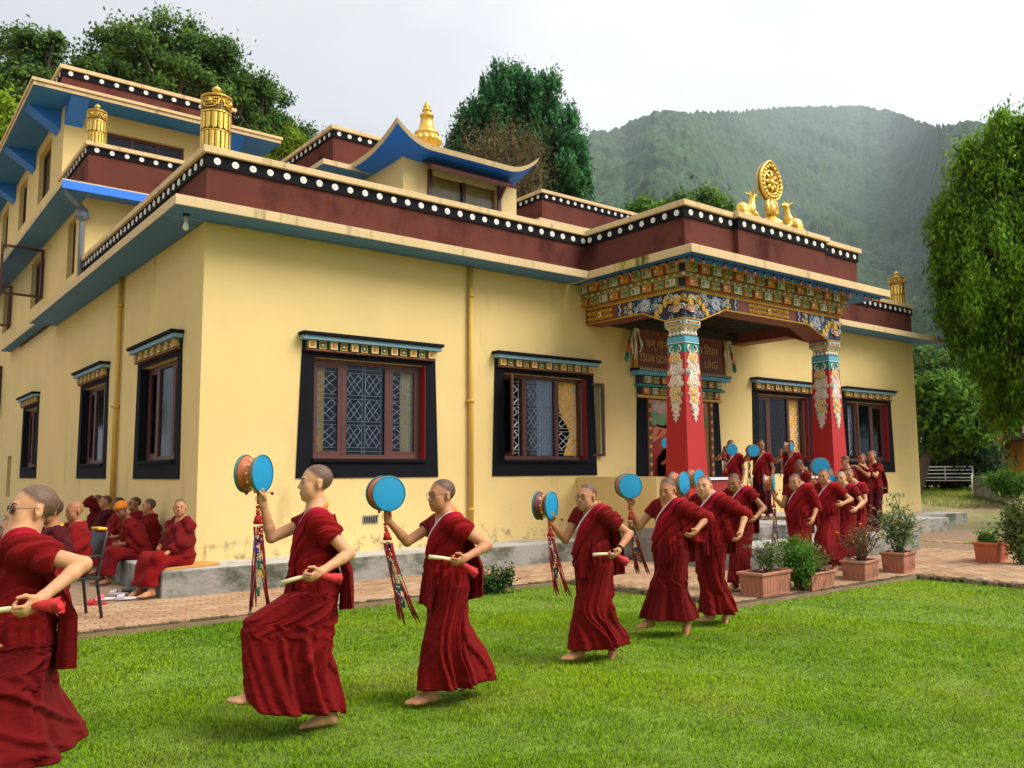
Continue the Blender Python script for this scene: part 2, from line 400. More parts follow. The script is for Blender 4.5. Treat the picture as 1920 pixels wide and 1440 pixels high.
# ---------------- windows
def endless_knot(b, cx, cz, w, h, y, t=.007):
    """iron diamond-knot motif made of slanted bars"""
    def bar(x0, z0, x1, z1):
        p, q = Vector((cx+x0*w, y, cz+z0*h)), Vector((cx+x1*w, y, cz+z1*h)); b.tube([p, q], t, 4, cap=True, smooth=False)
    for a in (-.18, .18):
        bar(-.36+a*.5, -.36-a*.5+.0, .36+a*.5, .36-a*.5); bar(-.36+a*.5, .36+a*.5, .36+a*.5, -.36+a*.5)
    bar(-.36-.09, -.36+.09, -.18-.09, -.36-.09); bar(.36+.09, .36-.09, .18+.09, .36+.09); bar(-.45, .27, -.27, .45); bar(.45, -.27, .27, -.45)
    bar(-.5, -.18, -.5, .18)
    for sx in (-1, 1):
        for sz in (-1, 1): bar(sx*.5, sz*.25, sx*.25, sz*.5)

block_me = {}
for k, (a, b_) in {'y': (m_blk_y, m_blk_c), 'g': (m_blk_g, m_blk_y)}.items():
    q = MB(); s = .058
    q.box(-s, s, -.05, .06, -s, s, 0)
    for (x0, x1, z0, z1) in ((-s, s, s-.014, s), (-s, s, -s, -s+.014), (-s, -s+.014, -s+.014, s-.014), (s-.014, s, -s+.014, s-.014)): q.box(x0, x1, -.058, -.05, z0, z1, 1)
    q.prism([(0,-.026),(.026,0),(0,.026),(-.026,0)], 'y', -.062, -.05, 2)
    block_me[k] = q.mesh('cornice_block', [a, b_, m_blk_o if k == 'y' else m_blk_c])

def curtain_mesh(x0, x1, z0, z1, y, tie=None, seed=0, amp=.018):
    rr = random.Random(seed); nr, nc = 18, 28; P = np.zeros((nr, nc, 3))
    for j in range(nr):
        t = j/(nr-1); z = z1+(z0-z1)*t
        if tie:     # gathered towards one side
            g = 1-.62*math.exp(-((t-.72)/.22)**2) if t < .72 else .38+.35*(t-.72)/.28
        else: g = 1-.08*t
        for i in range(nc):
            u = i/(nc-1); x = (x0+(x1-x0)*u*g) if tie != 'right' else (x1-(x1-x0)*u*g)
            P[j, i] = (x, y+amp*math.sin(u*34+.9*math.sin(3*t+seed))+.008*math.sin(u*71+seed*2), z)
    return MB().grid(P)

def make_window(loc, rz, variant, label=None):
    """trapezoid black surround, painted cornice, three-light frame, iron grille, curtains; local x right, y into the wall"""
    b = MB()
    hb, ht, z0, z1 = 1.26, 1.19, 1.455, 3.60
    o0, o1 = -1.0, 1.0
    # surround: four trapezoid slabs 18 mm proud
    y0, y1 = -.018, .004
    xl = lambda z: -hb+(hb-ht)*(z-z0)/(z1-z0)
    b.prism([(xl(z0), z0), (-xl(z0), z0), (-xl(OZ0), OZ0), (xl(OZ0), OZ0)], 'y', y0, y1)
    b.prism([(xl(OZ1), OZ1), (-xl(OZ1), OZ1), (-xl(z1), z1), (xl(z1), z1)], 'y', y0, y1)
    b.prism([(xl(OZ0), OZ0), (o0, OZ0), (o0, OZ1), (xl(OZ1), OZ1)], 'y', y0, y1)
    b.prism([(o1, OZ0), (-xl(OZ0), OZ0), (-xl(OZ1), OZ1), (o1, OZ1)], 'y', y0, y1)
    b.box(o0-.01, o1+.01, -.06, .13, OZ0-.05, OZ0-.002)           # sill
    b.box(o0+.0005, o0+.006, y0, .275, OZ0, OZ1)                   # dark left reveal
    win = b.build('window', m_black, bevel=0); hp(win); win.location = Vector(loc)+HI; win.rotation_euler = (0, 0, rz)
    MB().box(o1-.008, o1-.0005, y0, .275, OZ0, OZ1).build('red_reveal', m_red, win)
    # cornice
    c = MB(); c.box(-ht-.07, ht+.07, -.20, -.002, z1+.015, z1+.065, 0); c.box(-ht-.045, ht+.045, -.16, -.002, z1-.055, z1+.014, 1); c.box(-ht+.03, ht-.03, -.09, -.003, z1-.215, z1-.185, 2)
    c.build('cornice', [m_black, m_ltblue, m_brownstrip], win, bevel=.004)
    MB().box(-ht+.04, ht-.04, -.040, -.004, z1-.184, z1-.056).build('cornice_backing', m_blk_g, win)
    n = 13
    for i in range(n):
        link('cornice_block', block_me['y' if i % 2 == 0 else 'g'], win, (-ht+.12+(2*ht-.24)*i/(n-1), -.055 if i % 2 == 0 else -.03, z1-.12))
    # frame
    f = MB(); fy0, fy1 = .12, .19; t = .065
    f.box(o0+.006, o1-.008, fy0, fy1, OZ0, OZ0+t); f.box(o0+.006, o1-.008, fy0, fy1, OZ1-t, OZ1)
    xs = [-1.0+.006, -.42, .36, 1-.008]
    f.box(xs[0], xs[0]+t, fy0, fy1, OZ0+t, OZ1-t); f.box(xs[3]-t, xs[3], fy0, fy1, OZ0+t, OZ1-t)
    for x in xs[1:3]: f.box(x-.05, x+.05, fy0, fy1, OZ0+t, OZ1-t)
    f.build('frame', m_frame, win, bevel=.004)
    lights = [(xs[0]+t, xs[1]-.05), (xs[1]+.05, xs[2]-.05), (xs[2]+.05, xs[3]-t)]
    openl = {'a': (), 'b': (0, 2), 'c': (2,), 'd': (0,), 'e': ()}[variant]
    for k, (a, c_) in enumerate(lights):
        if k != 1:
            s = MB(); d = .055
            w_ = c_-a; zz0, zz1 = OZ0+t, OZ1-t
            s.box(0, w_, -.02, .02, zz0, zz0+d); s.box(0, w_, -.02, .02, zz1-d, zz1); s.box(0, d, -.02, .02, zz0+d, zz1-d); s.box(w_-d, w_, -.02, .02, zz0+d, zz1-d)
            s.box(d, w_-d, -.004, .002, zz0+d, zz1-d, 1)
            if k in openl:
                if k == 0: o = s.build('casement', [m_frame, m_glass], win, (a, .11, 0), (0, 0, R_(-105)))
                else:
                    for i_, v_ in enumerate(s.v): s.v[i_] = (v_[0]-w_, v_[1], v_[2])
                    o = s.build('casement', [m_frame, m_glass], win, (c_, .10, 0), (0, 0, R_(158)))
            else: s.build('casement', [m_frame, m_glass], win, (a, .145, 0))
        else:
            MB().box(a, c_, .15, .156, OZ0+t, OZ1-t).build('pane', m_glass, win)
    g = MB(); gy = .205
    for k, (a, c_) in enumerate(lights):
        cols = 2 if k == 1 else 1; cw = (c_-a)/cols
        for q in range(cols):
            x0 = a+cw*q; x1 = x0+cw
            for x in (x0+.025, x1-.025): g.tube([(x, gy, OZ0+.03), (x, gy, OZ1-.03)], .006, 4, smooth=False)
            rows = 3; rh = (OZ1-OZ0-.30)/rows
            for r in range(rows):
                zc_ = OZ0+.15+rh*(r+.5); endless_knot(g, (x0+x1)/2, zc_, (cw-.07), rh*.80, gy)
            for r in range(rows+1):
                for dz in (-.03, .03): g.tube([(x0, gy, OZ0+.15+rh*r+dz), (x1, gy, OZ0+.15+rh*r+dz)], .0045, 4, smooth=False)
    g.build('grille', m_iron, win)
    sd = rnd.randint(0, 99)
    if variant == 'b':
        curtain_mesh(-.97, -.60, OZ0+.08, OZ1-.06, .235, 'left', sd).build('curtain', m_goldcloth, win); curtain_mesh(.50, .97, OZ0+.08, OZ1-.06, .235, 'right', sd+1).build('curtain', m_goldcloth, win)
        curtain_mesh(0.0, .36, OZ0+.08, OZ1-.06, .265, None, sd).build('curtain', mat('lace_curtain', (.52,.54,.62), .8, .1, 8), win)
    elif variant in 'cd':
        curtain_mesh(-.97, -.45, OZ0+.06, OZ1-.06, .255, None, sd).build('curtain', mat('lace_curtain', (.52,.54,.62), .8, .1, 8), win)
        curtain_mesh(-.36, .30, OZ0+.06, OZ1-.06, .265, None, sd).build('curtain', mat('lace_curtain', (.52,.54,.62), .8, .1, 8), win)
        curtain_mesh(.45, .93, OZ0+.06, OZ1-.06, .24, None, sd+1).build('curtain', m_goldcloth, win)
    elif variant == 'a':
        curtain_mesh(-.95, -.70, OZ0+.08, OZ1-.06, .222, None, sd).build('curtain', m_goldcloth, win); curtain_mesh(.66, .92, OZ0+.08, OZ1-.06, .222, None, sd+1).build('curtain', m_palecloth, win)
    else:
        curtain_mesh(-.95, -.62, OZ0+.08, OZ1-.06, .23, None, sd).build('curtain', m_goldcloth, win)
    if label: win['label'] = label
    return win
for c, v in zip(FWIN, 'abcd'): make_window((c, 0, 0), 0, v)
for c, v in zip(LWIN, 'eee'): make_window((0, c, 0), R_(-90), v)
# the panes look on backdrops with the darkness of a room painted in

# downpipes, vent
for (p, q, nme) in (((4.60, -.06, 0), None, 'front'), ((-.06, 4.45, 0), None, 'left')):
    b = MB(); x, y = p[0], p[1]
    b.tube([(x, y, ZB), (x, y, ZS)], .045, 10)
    for z in (.9, 2.75, 4.6): b.tube([(x, y, z-.03), (x, y, z+.03)], .055, 10)
    b.box(x-.075, x+.075, y-.01, y+.06, 2.74, 2.77)
    hp(b.build('downpipe', m_ypipe))
b = MB(); b.box(2.56, 2.84, -.012, .002, .735, .865, 0)
for i in range(6): b.box(2.585+i*.041, 2.605+i*.041, -.02, -.012, .755, .845, 1)
hp(b.build('wall_vent', [m_conc, m_black]))

# bulb under the corner of the eave
b = MB(); p = (-.33, -.20)
b.lathe([(.045,ZS-.02),(.045,ZS)], 12, (p[0],p[1],0), 1); b.lathe([(.022,ZS-.10),(.022,ZS-.02)], 10, (p[0],p[1],0), 2)
b.lathe([(0,ZS-.235),(.028,ZS-.225),(.042,ZS-.19),(.036,ZS-.15),(.020,ZS-.115),(.020,ZS-.10)], 14, (p[0],p[1],0), 0)
o = b.build('light_bulb', [mat('white_bulb', (.82,.80,.76), .25, .02), m_black, m_conctop])
tag(o, 'unlit white light bulb hanging under the near corner of the eave', 'light bulb')

# ---------------- the storeys behind, on the left
wing = empty('rear_wing', (2, 20, 0)); WI = Vector((-2, -20, 0))
tag(wing, 'tall yellow rear wing with blue eaves behind the hall on the left', 'building')
def wp(o): o.parent = wing; o.location = Vector(o.location)+WI; return o
WINS_U = [(12.75, 14.55, 9.05, 10.5), (16.5, 17.95, 9.1, 10.5), (20.2, 21.6, 9.1, 10.5), (24, 25.4, 9.1, 10.5)]
WINS_M = [(9.05, 9.95, 6.1, 7.45), (12.9, 14.9, 6.15, 7.45), (18.3, 20.2, 6.15, 7.45), (23, 24.9, 6.15, 7.45)]
WINS_L = [(16.7, 17.35, 3.45, 5.05), (19.6, 21.2, 3.45, 5.05), (24, 25.6, 3.45, 5.05)]
WINS_G = [(16.75, 17.5, .9, 2.1), (19.6, 21.2, .7, 2.1)]
mb = MB()
wall_holes(mb, 'y', 0, .28, 16.4, 30, -.05, 5.42, sorted(WINS_L[1:]+[WINS_G[0]]))
wall_holes(mb, 'y', .002, .28, YW+.28, 30, 5.42, 7.60, WINS_M)
wall_holes(mb, 'x', YW, .28, .002, 4.4, 5.30, 7.60, [(1.05, 2.6, 6.15, 7.2)])
wall_holes(mb, 'y', .002, .28, 11.38, 30, 7.60, 10.80, WINS_U)
wall_holes(mb, 'x', 11.1, .28, .002, 4.4, 7.60, 10.80, [(1.0, 2.95, 9.2, 10.36)])
mb.box(4.12, 4.4, 11.38, 30, 7.6, 10.8); mb.box(4.12, 4.4, YW+.28, 30, 5.3, 7.6)
wp(mb.build('wall', m_wall))
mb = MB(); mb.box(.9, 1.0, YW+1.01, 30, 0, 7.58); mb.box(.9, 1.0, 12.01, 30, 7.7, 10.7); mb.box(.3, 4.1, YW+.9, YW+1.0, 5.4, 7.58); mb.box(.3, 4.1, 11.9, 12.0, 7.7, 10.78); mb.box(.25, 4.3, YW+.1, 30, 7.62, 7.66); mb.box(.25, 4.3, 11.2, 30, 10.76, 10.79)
wp(mb.build('interior_backdrop', m_int))  # same shade-coloured backdrop, added behind the wing windows
mb = MB(); mb.box(-.6, -.003+.003, YW-.62, 31, 7.60, 7.74, [1,0,0,0,0,0]); mb.box(0, 4.7, YW-.62, YW-.003, 7.60, 7.74, [1,0,0,0,0,0]); mb.box(0, 4.4, YW, 31, 7.603, 7.72, [1,0,0,0,0,0])
wp(mb.build('eave', [m_cream, m_teal], bevel=.006))
mb = MB(); mb.box(-.60, 4.7, YW-.66, YW-.622, 7.52, 7.70)
wp(mb.build('gutter', m_blue, bevel=.006))
# top roof slab with boxed blue brackets below its corners
mb = MB(); mb.box(-.835, 5.35, 10.27, 31, 10.80, 10.90, [1,0,0,0,0,0]); mb.box(-.875, 5.39, 10.23, 31, 10.902, 10.98, [0,0,0,0,0,0])
wp(mb.build('roof_slab', [m_cream, m_deep], bevel=.006))
def bracket(y0, y1, front=False):
    b = MB()
    if front: b.prism([(10.34, 10.797), (11.1, 10.797), (11.1, 10.30)], 'x', y0, y1)
    else: b.prism([(-.76, 10.797), (.0, 10.30), (.0, 10.797)], 'y', y0, y1)
    return wp(b.build('eave_bracket', m_blue))
for y in (12.05, 15.6, 19.2, 22.8): bracket(y-.5, y+.05)
for (a, c_) in ((.0, .42), (3.9, 4.35)): bracket(a, c_, True)
parapet(wing, WI, [(0, YW, 4.4, YW, 0, -1, 1, 0), (0, YW, 0, 11.1, -1, 0, 0, 0)], 7.722, 8.87, band=.17, cop=.09, step=.30)
parapet(wing, WI, [(0, 11.66, 4.45, 11.66, 0, -1, 1, 1), (0, 11.66, 0, 30, -1, 0, 0, 0), (4.45, 11.66, 4.45, 30, 1, 0, 0, 0)], 10.982, 12.07, band=.18, cop=.10, step=.36, dscale=1.15)
def plain_window(y0, y1, z0, z1, axis, plane, parent_fn, panes=2, open_leaf=False, grille=False):
    b = MB(); t = .07; d0, d1 = .12, .19
    def bx(a, c_, zz0, zz1, e0=d0, e1=d1, mi=0):
        if axis == 'y': b.box(plane+e0, plane+e1, a, c_, zz0, zz1, mi)
        else: b.box(a, c_, plane+e0, plane+e1, zz0, zz1, mi)
    bx(y0, y1, z0, z0+t); bx(y0, y1, z1-t, z1); bx(y0, y0+t, z0+t, z1-t); bx(y1-t, y1, z0+t, z1-t)
    for i in range(1, panes): x = y0+(y1-y0)*i/panes; bx(x-t*.6, x+t*.6, z0+t, z1-t)
    o = parent_fn(b.build('window', m_frame))
    for i in range(panes):
        a, c_ = y0+(y1-y0)*i/panes+t*.6, y0+(y1-y0)*(i+1)/panes-t*.6
        q = MB()
        if axis == 'y': q.box(plane+.15, plane+.155, a, c_, z0+t, z1-t)
        else: q.box(a, c_, plane+.15, plane+.155, z0+t, z1-t)
        q.build('pane', m_glass, o)
    if open_leaf:
        q = MB(); w_ = (y1-y0)/2; s = .06
        q.box(-.02, .02, 0, -w_, z0, z0+s); q.box(-.02, .02, 0, -w_, z1-s, z1); q.box(-.02, .02, 0, -s, z0+s, z1-s); q.box(-.02, .02, -w_, -w_+s, z0+s, z1-s)
        q.box(-.003, .003, -s, -w_+s, z0+s, z1-s, 1)
        q.build('casement', [m_frame, m_glass], o, (plane-.02, y0+.02, 0), (0, 0, R_(-84)))
    return o
for k, q in enumerate(WINS_U): plain_window(*q, 'y', .002, wp, 2)
for k, q in enumerate(WINS_M): plain_window(*q, 'y', .002, wp, 1 if k == 0 else 2, open_leaf=(k in (1, 2)))
for q in WINS_L[1:]: plain_window(*q, 'y', 0, wp, 2, open_leaf=True)
plain_window(*WINS_G[0], 'y', 0, wp, 1)
plain_window(1.05, 2.6, 6.15, 7.2, 'x', YW, wp, 2)
uw = plain_window(1.0, 2.95, 9.2, 10.36, 'x', 11.1, wp, 3)
b = MB(); b.box(.95, 3.0, 11.02, 11.098, 9.92, 9.97, 0)
for i in range(14): b.box(.98+i*.147, 1.05+i*.147, 10.985, 11.02, 9.925, 9.985, 1)
b.build('sill_rail', [m_frame, m_blk_o], uw)
# grey rainwater pipe with hopper on the corner of the wing
b = MB(); px, py = .02, YW-.12
b.tube([(-.45, YW-.45, 7.60), (-.45, YW-.45, 7.46), (-.30, YW-.35, 7.36), (-.1, YW-.16, 7.30)], .06, 10)
b.lathe([(.06,7.02),(.07,7.06),(.16,7.10),(.13,7.18),(.09,7.30)], 14, (-.1, YW-.13, 0)); b.tube([(-.1, YW-.13, 7.04), (-.1, YW-.13, 6.9), (-.08, YW-.12, 5.30)], .055, 10)
wp(b.build('rainwater_pipe', m_pipe))

# ---------------- blocks on the roof behind: left and right of the pavilion
def roof_block(name, label, x0, x1, y0, y1, zc, ex, under):
    e = empty(name, ((x0+x1)/2, (y0+y1)/2, ZP)); off = -Vector(e.location); tag(e, label, 'building')
    def pp(o): o.parent = e; o.location = Vector(o.location)+off; return o
    z1 = zc-1.0
    b = MB(); wall_holes(b, 'x', y0, .25, x0, x1, ZP, z1-.12, [(x0+.5, x0+1.6, z1-1.0, z1-.38)]); b.box(x0, x0+.25, y0+.25, y1, ZP, z1-.12); b.box(x1-.25, x1, y0+.25, y1, ZP, z1-.12); pp(b.build('wall', m_wall))
    b = MB(); b.box(x0-ex, x1+ex, y0-ex, y1, z1-.12, z1, [1,0,0,0,0,0]); pp(b.build('eave', [m_cream, under], bevel=.006))
    plain_window(x0+.5, x0+1.6, z1-1.0, z1-.38, 'x', y0, pp, 2)
    b = MB(); b.box(x0+.3, x1-.3, y0+.8, y0+.9, ZP, z1-.13); pp(b.build('interior_backdrop', m_int))  # backdrop added behind this window, room shade in its colour
    parapet(e, off, [(x0, y0, x1, y0, 0, -1, 1, 1), (x0, y0, x0, y1, -1, 0, 0, 0), (x1, y0, x1, y1, 1, 0, 0, 0)], z1+.002, zc, band=.17, cop=.09, step=.25, dscale=.95)
    return e
pB = atY(625, 236, 5.2); pC = atY(1016, 356, 5.2)
roof_block('roof_house', 'yellow roof block with maroon disc-trimmed parapet left of the blue-roofed pavilion', pB.x, pB.x+3.4, 5.2, 9.5, pB.z, .45, m_teal)
roof_block('roof_house', 'yellow roof block with deep blue soffit right of the blue-roofed pavilion', pC.x, pC.x+4.2, 5.2, 9.5, pC.z, .55, m_deep)

# ---------------- pavilion with upturned blue roof and gilt finial
YP = 3.4
a0 = atY(756, 298, YP); a1 = atY(968, 350, YP)
tl = atY(745, 262, YP-.55); tr = atY(1008, 340, YP-.55)
pav = empty('roof_pavilion', ((a0.x+a1.x)/2, YP+1.6, ZP)); PO = -Vector(pav.location)
tag(pav, 'cream roof pavilion with upturned bright blue roof and gilt finial', 'pavilion')
def pvp(o): o.parent = pav; o.location = Vector(o.location)+PO; return o
zt = (a0.z+a1.z)/2+.05; wx0 = atY(810, 322, YP).x; wx1 = atY(930, 350, YP).x; wz1 = atY(806, 322, YP).z
b = MB(); wall_holes(b, 'x', YP, .2, a0.x, a1.x, ZP, zt, [(wx0, wx1, ZP+.6, wz1-.05)]); b.box(a0.x, a0.x+.2, YP+.2, YP+3.2, ZP, zt); b.box(a1.x-.2, a1.x, YP+.2, YP+3.2, ZP, zt); b.box(a0.x, a1.x, YP+3.0, YP+3.2, ZP, zt-.001)
pvp(b.build('wall', mat('pale_yellow_paint', srgb(224,196,136), .85, .05, .8, .1, 50, stain=((.4,.3,.14), 1.5, .62, .8, (1,1,.3)))))
# upturned roof: soffit surface rising at the corners
def roof_surf(z_off, grow):
    nx, ny = 33, 25; x0, x1 = tl.x-grow, tr.x+grow; y0, y1 = YP-.55-grow, YP+3.75+grow
    P = np.zeros((ny, nx, 3))
    for j in range(ny):
        for i in range(nx):
            u, v = i/(nx-1)*2-1, j/(ny-1)*2-1
            fl = .40*max(0, (abs(u)-.55)/.45)**2.0*max(0, (abs(v)-.25)/.75)**2 + .10*max(abs(u), abs(v))**6
            P[j, i] = (x0+(x1-x0)*i/(nx-1), y0+(y1-y0)*j/(ny-1), zt-.05+.16*(1-max(abs(u), abs(v))**1.5)*0+fl+z_off)
    return P
lo = roof_surf(0, 0); hi = roof_surf(.11, .03)
b = MB(); b.grid(lo[::-1], 1); b.grid(hi, 0)
def rim(P): return np.concatenate([P[0], P[1:, -1], P[-1, -2::-1], P[-2:0:-1, 0]])
b.grid(np.stack([rim(lo), rim(hi)]), 0, False, closed=True)
pvp(b.build('roof', [m_cream, m_blue]))
b = MB(); b.box(wx0-.12, wx0-.02, YP-.05, YP-.002, ZP+.4, wz1+.05); b.box(wx1+.02, wx1+.12, YP-.05, YP-.002, ZP+.4, wz1+.05)
b.prism([(YP-.45, wz1-.10), (YP-.002, wz1+.22), (YP-.002, wz1+.28), (YP-.47, wz1-.04)], 'x', wx0-.30, wx1+.30)
b.prism([(YP-.30, wz1+.0), (YP-.002, wz1-.35), (YP-.002, wz1-.28), (YP-.26, wz1+.05)], 'x', wx1+.03, wx1+.10); b.box((wx0+wx1)/2-.04, (wx0+wx1)/2+.04, YP+.02, YP+.08, ZP+.6, wz1-.05)
wn = pvp(b.build('window', m_frame))
curtain_mesh(wx0, (wx0+wx1)/2, ZP+.6, wz1, YP+.16, None, 3).build('curtain', m_palecloth, wn); curtain_mesh((wx0+wx1)/2, wx1, ZP+.6, wz1, YP+.16, None, 5).build('curtain', m_palecloth, wn)
MB().box(wx0, wx1, YP+.06, YP+.065, ZP+.6, wz1-.05).build('pane', m_glass, wn)
f0 = atY(800, 292, YP+.5); f1 = atY(801, 190, YP+.5); fx = f0.x; fh_ = f1.z-f0.z
prof = [(.20,-.2),(.20,.0),(.22,.02),(.16,.08),(.24,.12),(.31,.22),(.31,.30),(.24,.34),(.28,.37),(.27,.42),(.19,.46),(.16,.58),(.13,.70),(.15,.705),(.16,.74),(.10,.76),(.08,.80),(.11,.82),(.10,.85),(.05,.87),(.085,.89),(.05,.92),(.06,.945),(.025,.965),(.03,.98),(0,1.0)]
b = MB(); b.lathe([(r*fh_*.78, z*fh_) for r, z in prof], 28)
for i in range(14):
    a = 2*math.pi*i/14; b.ball((.275*fh_*.78*math.cos(a), .275*fh_*.78*math.sin(a), .26*fh_), (.075*fh_*.78, .075*fh_*.78, .085*fh_), 10, 6)
o = b.build('finial', m_gold); o.location = (fx, YP+.5, f0.z); pvp(o)
hi_r = None

# ---------------- gilt victory banners
def banner(label, loc, h, r):
    e = empty('victory_banner', loc); tag(e, label, 'ornament', 'gilt victory banners on the parapets')
    b = MB(); b.lathe([(r*.94,0),(r*.94,h*.78),(r*.9,h*.80),(0,h*.80)], 28); b.build('drum', m_golddark, e)
    q = MB()
    for row, (z0, z1, n, rr) in enumerate(((.0,.26,16,1.0), (.29,.53,14,1.0))):
        for i in range(n):
            a0_ = 2*math.pi*(i+.10)/n; a1_ = 2*math.pi*(i+.90)/n; P = np.zeros((5, 5, 3))
            for j in range(5):
                for k in range(5):
                    u = j/4; aa = a0_+(a1_-a0_)*k/4; bul = r*(.96+.05*math.sin(math.pi*k/4))
                    zz = h*(z0+(z1-z0)*u)
                    if row == 1 and j == 0: zz += h*.035*abs(k-2)/2
                    P[j, k] = (bul*math.cos(aa), bul*math.sin(aa), zz)
            q.grid(P)
    q.build('pleated_skirt', m_gold, e)
    q = MB(); q.lathe([(r*1.0,h*.535),(r*1.03,h*.55),(r*1.0,h*.565)], 28); q.lathe([(r*.99,h*.265),(r*1.02,h*.275),(r*.99,h*.285)], 28); q.lathe([(r*1.0,h*.765),(r*1.06,h*.78),(r*1.06,h*.79),(r*.6,h*.815),(r*.25,h*.83),(r*.2,h*.85),(r*.16,h*.87),(r*.28,h*.89),(r*.34,h*.92),(r*.22,h*.955),(r*.1,h*.97),(0,h)], 28); q.build('crown', m_gold, e)
    q = MB()
    for i in range(4):
        a = math.pi/4+math.pi/2*i
        pts = [(r*1.0*math.cos(a+t*.72), r*1.0*math.sin(a+t*.72), h*(.60+.0*t+.13*abs(t)**3)) for t in np.linspace(-1, 1, 9)]; q.tube(pts, r*.05, 6)
        for k in range(9):
            t = -0.8+.2*k
            for zz in (.64, .68, .72): q.ball((r*.97*math.cos(a+t*.72), r*.97*math.sin(a+t*.72), h*(zz+.02*rnd.random())), r*.075, 6, 4)
        q.ball((r*1.0*math.cos(a), r*1.0*math.sin(a), h*.685), r*.17, 8, 6)
        a2 = a+math.pi/4
        for zz in np.linspace(.58, .75, 6): q.ball((r*.99*math.cos(a2), r*.99*math.sin(a2), h*zz), r*.055, 6, 4)
    q.build('relief', m_gold, e)
    return e
banner('large gilt banner cylinder on the near corner of the hall parapet', (.17, .18, ZC), 1.05, .215)
banner('small gilt banner cylinder on the corner of the rear wing parapet', (.18, 8.25, 8.87), 1.0, .20)
banner('gilt banner cylinder on the far right end of the hall parapet', (19.95, .25, ZC), 1.05, .22)
# ------------------------------------------------------------------ entrance porch
o_white = mat('ornament_white', srgb(226,220,208), .6, .05, 20); o_yel = mat('ornament_gold_yellow', srgb(216,166,46), .5, .10, 20)
o_pink = mat('ornament_pink', srgb(214,160,140), .6, .06, 20); o_teal = mat('ornament_teal', srgb(24,128,116), .6, .08, 10)
o_navy = mat('ornament_navy', (.014,.020,.060), .6, .1, 20); o_lilac = mat('ornament_pale_lilac', srgb(186,190,214), .6, .06, 20)
o_blue = mat('ornament_sky_blue', srgb(90,160,186), .6, .06, 10); o_brown = mat('beam_brown_red', srgb(126,60,44), .6, .08, 4)
o_pillar = mat('pillar_red_paint', (.44,.010,.010), .55, .10, 1.2, .10, 40, stain=((.50,.06,.055), 2.0, .60, .85, (1,1,.3)))
o_dark = mat('dark_rafter', (.030,.018,.015), .7, .2, 4); o_green = mat('ornament_leaf_green', srgb(84,140,92), .6, .1, 20)
o_red2 = mat('balustrade_red', (.30,.022,.025), .5, .1, 2)
o_rust = mat('block_rust', srgb(190,92,46), .6, .1, 20); o_olive = mat('block_olive', srgb(150,140,72), .6, .12, 20)

ORN = [o_white, o_yel, o_pink, o_teal, o_navy, o_lilac, o_blue, o_green, o_brown]
WH, YE, PK, TE, NV, LI, BL, GR, BRN = range(9)
def xf(b, M, start):
    for i in range(start, len(b.v)): b.v[i] = tuple(M @ Vector(b.v[i]))
def spiral(b, cx, cz, r, turns=1.6, t=.008, mi=WH, y=-.01, hand=1, ph=0):
    n = int(10*turns)+4; pts = []
    for i in range(n):
        u = i/(n-1); a = ph+hand*2*math.pi*turns*u; rr = r*(1-u)**.8+.1*r*(1-u)
        pts.append((cx+rr*math.cos(a), y, cz+rr*math.sin(a)))
    b.tube(pts, [t*(1-.4*i/n) for i in range(n)], 5, mi)
def puff(b, cx, cz, r, mi, rim, y=0.0, t=.02, lobes=7, seed=0):
    """raised cloud disc with lobed edge and a spiral groove line"""
    rr = random.Random(seed); n = lobes*4
    def ring(k, s): return [(cx+s*r*(1+.14*abs(math.sin(lobes*math.pi*i/n))*k)*math.cos(2*math.pi*i/n), cz+s*r*(1+.14*abs(math.sin(lobes*math.pi*i/n))*k)*math.sin(2*math.pi*i/n)) for i in range(n)]
    b.prism(ring(1, 1.0), 'y', y, y-t*.6, rim); b.prism(ring(1, .84), 'y', y-t*.6, y-t, mi)
    spiral(b, cx, cz, r*.66, 1.7, r*.085, rim if rim != mi else PK, y-t, rr.choice((-1, 1)), rr.random()*6)
def petal_flower(b, cx, cz, r, mi, mj, y=-.01, n=7, squash=1.0):
    for ring_, (rad, k) in enumerate(((r, n+2), (r*.62, n), (r*.3, 5))):
        for i in range(k):
            a = 2*math.pi*(i+.5*ring_)/k; c = Vector((cx+rad*.62*math.cos(a), y-.006*ring_, cz+rad*.62*math.sin(a)*squash))
            M = Matrix.Rotation(-a, 3, 'Y')
            b.ball(c, (rad*.40, .012, rad*.26), 8, 4, mi if ring_ % 2 == 0 else mj, M)
            b.tube([(cx+rad*.25*math.cos(a), y-.012-.006*ring_, cz+rad*.25*math.sin(a)*squash), (cx+rad*.9*math.cos(a), y-.012-.006*ring_, cz+rad*.9*math.sin(a)*squash)], .004, 4, BL)
    b.ball((cx, y-.02, cz), r*.12, 8, 5, YE)
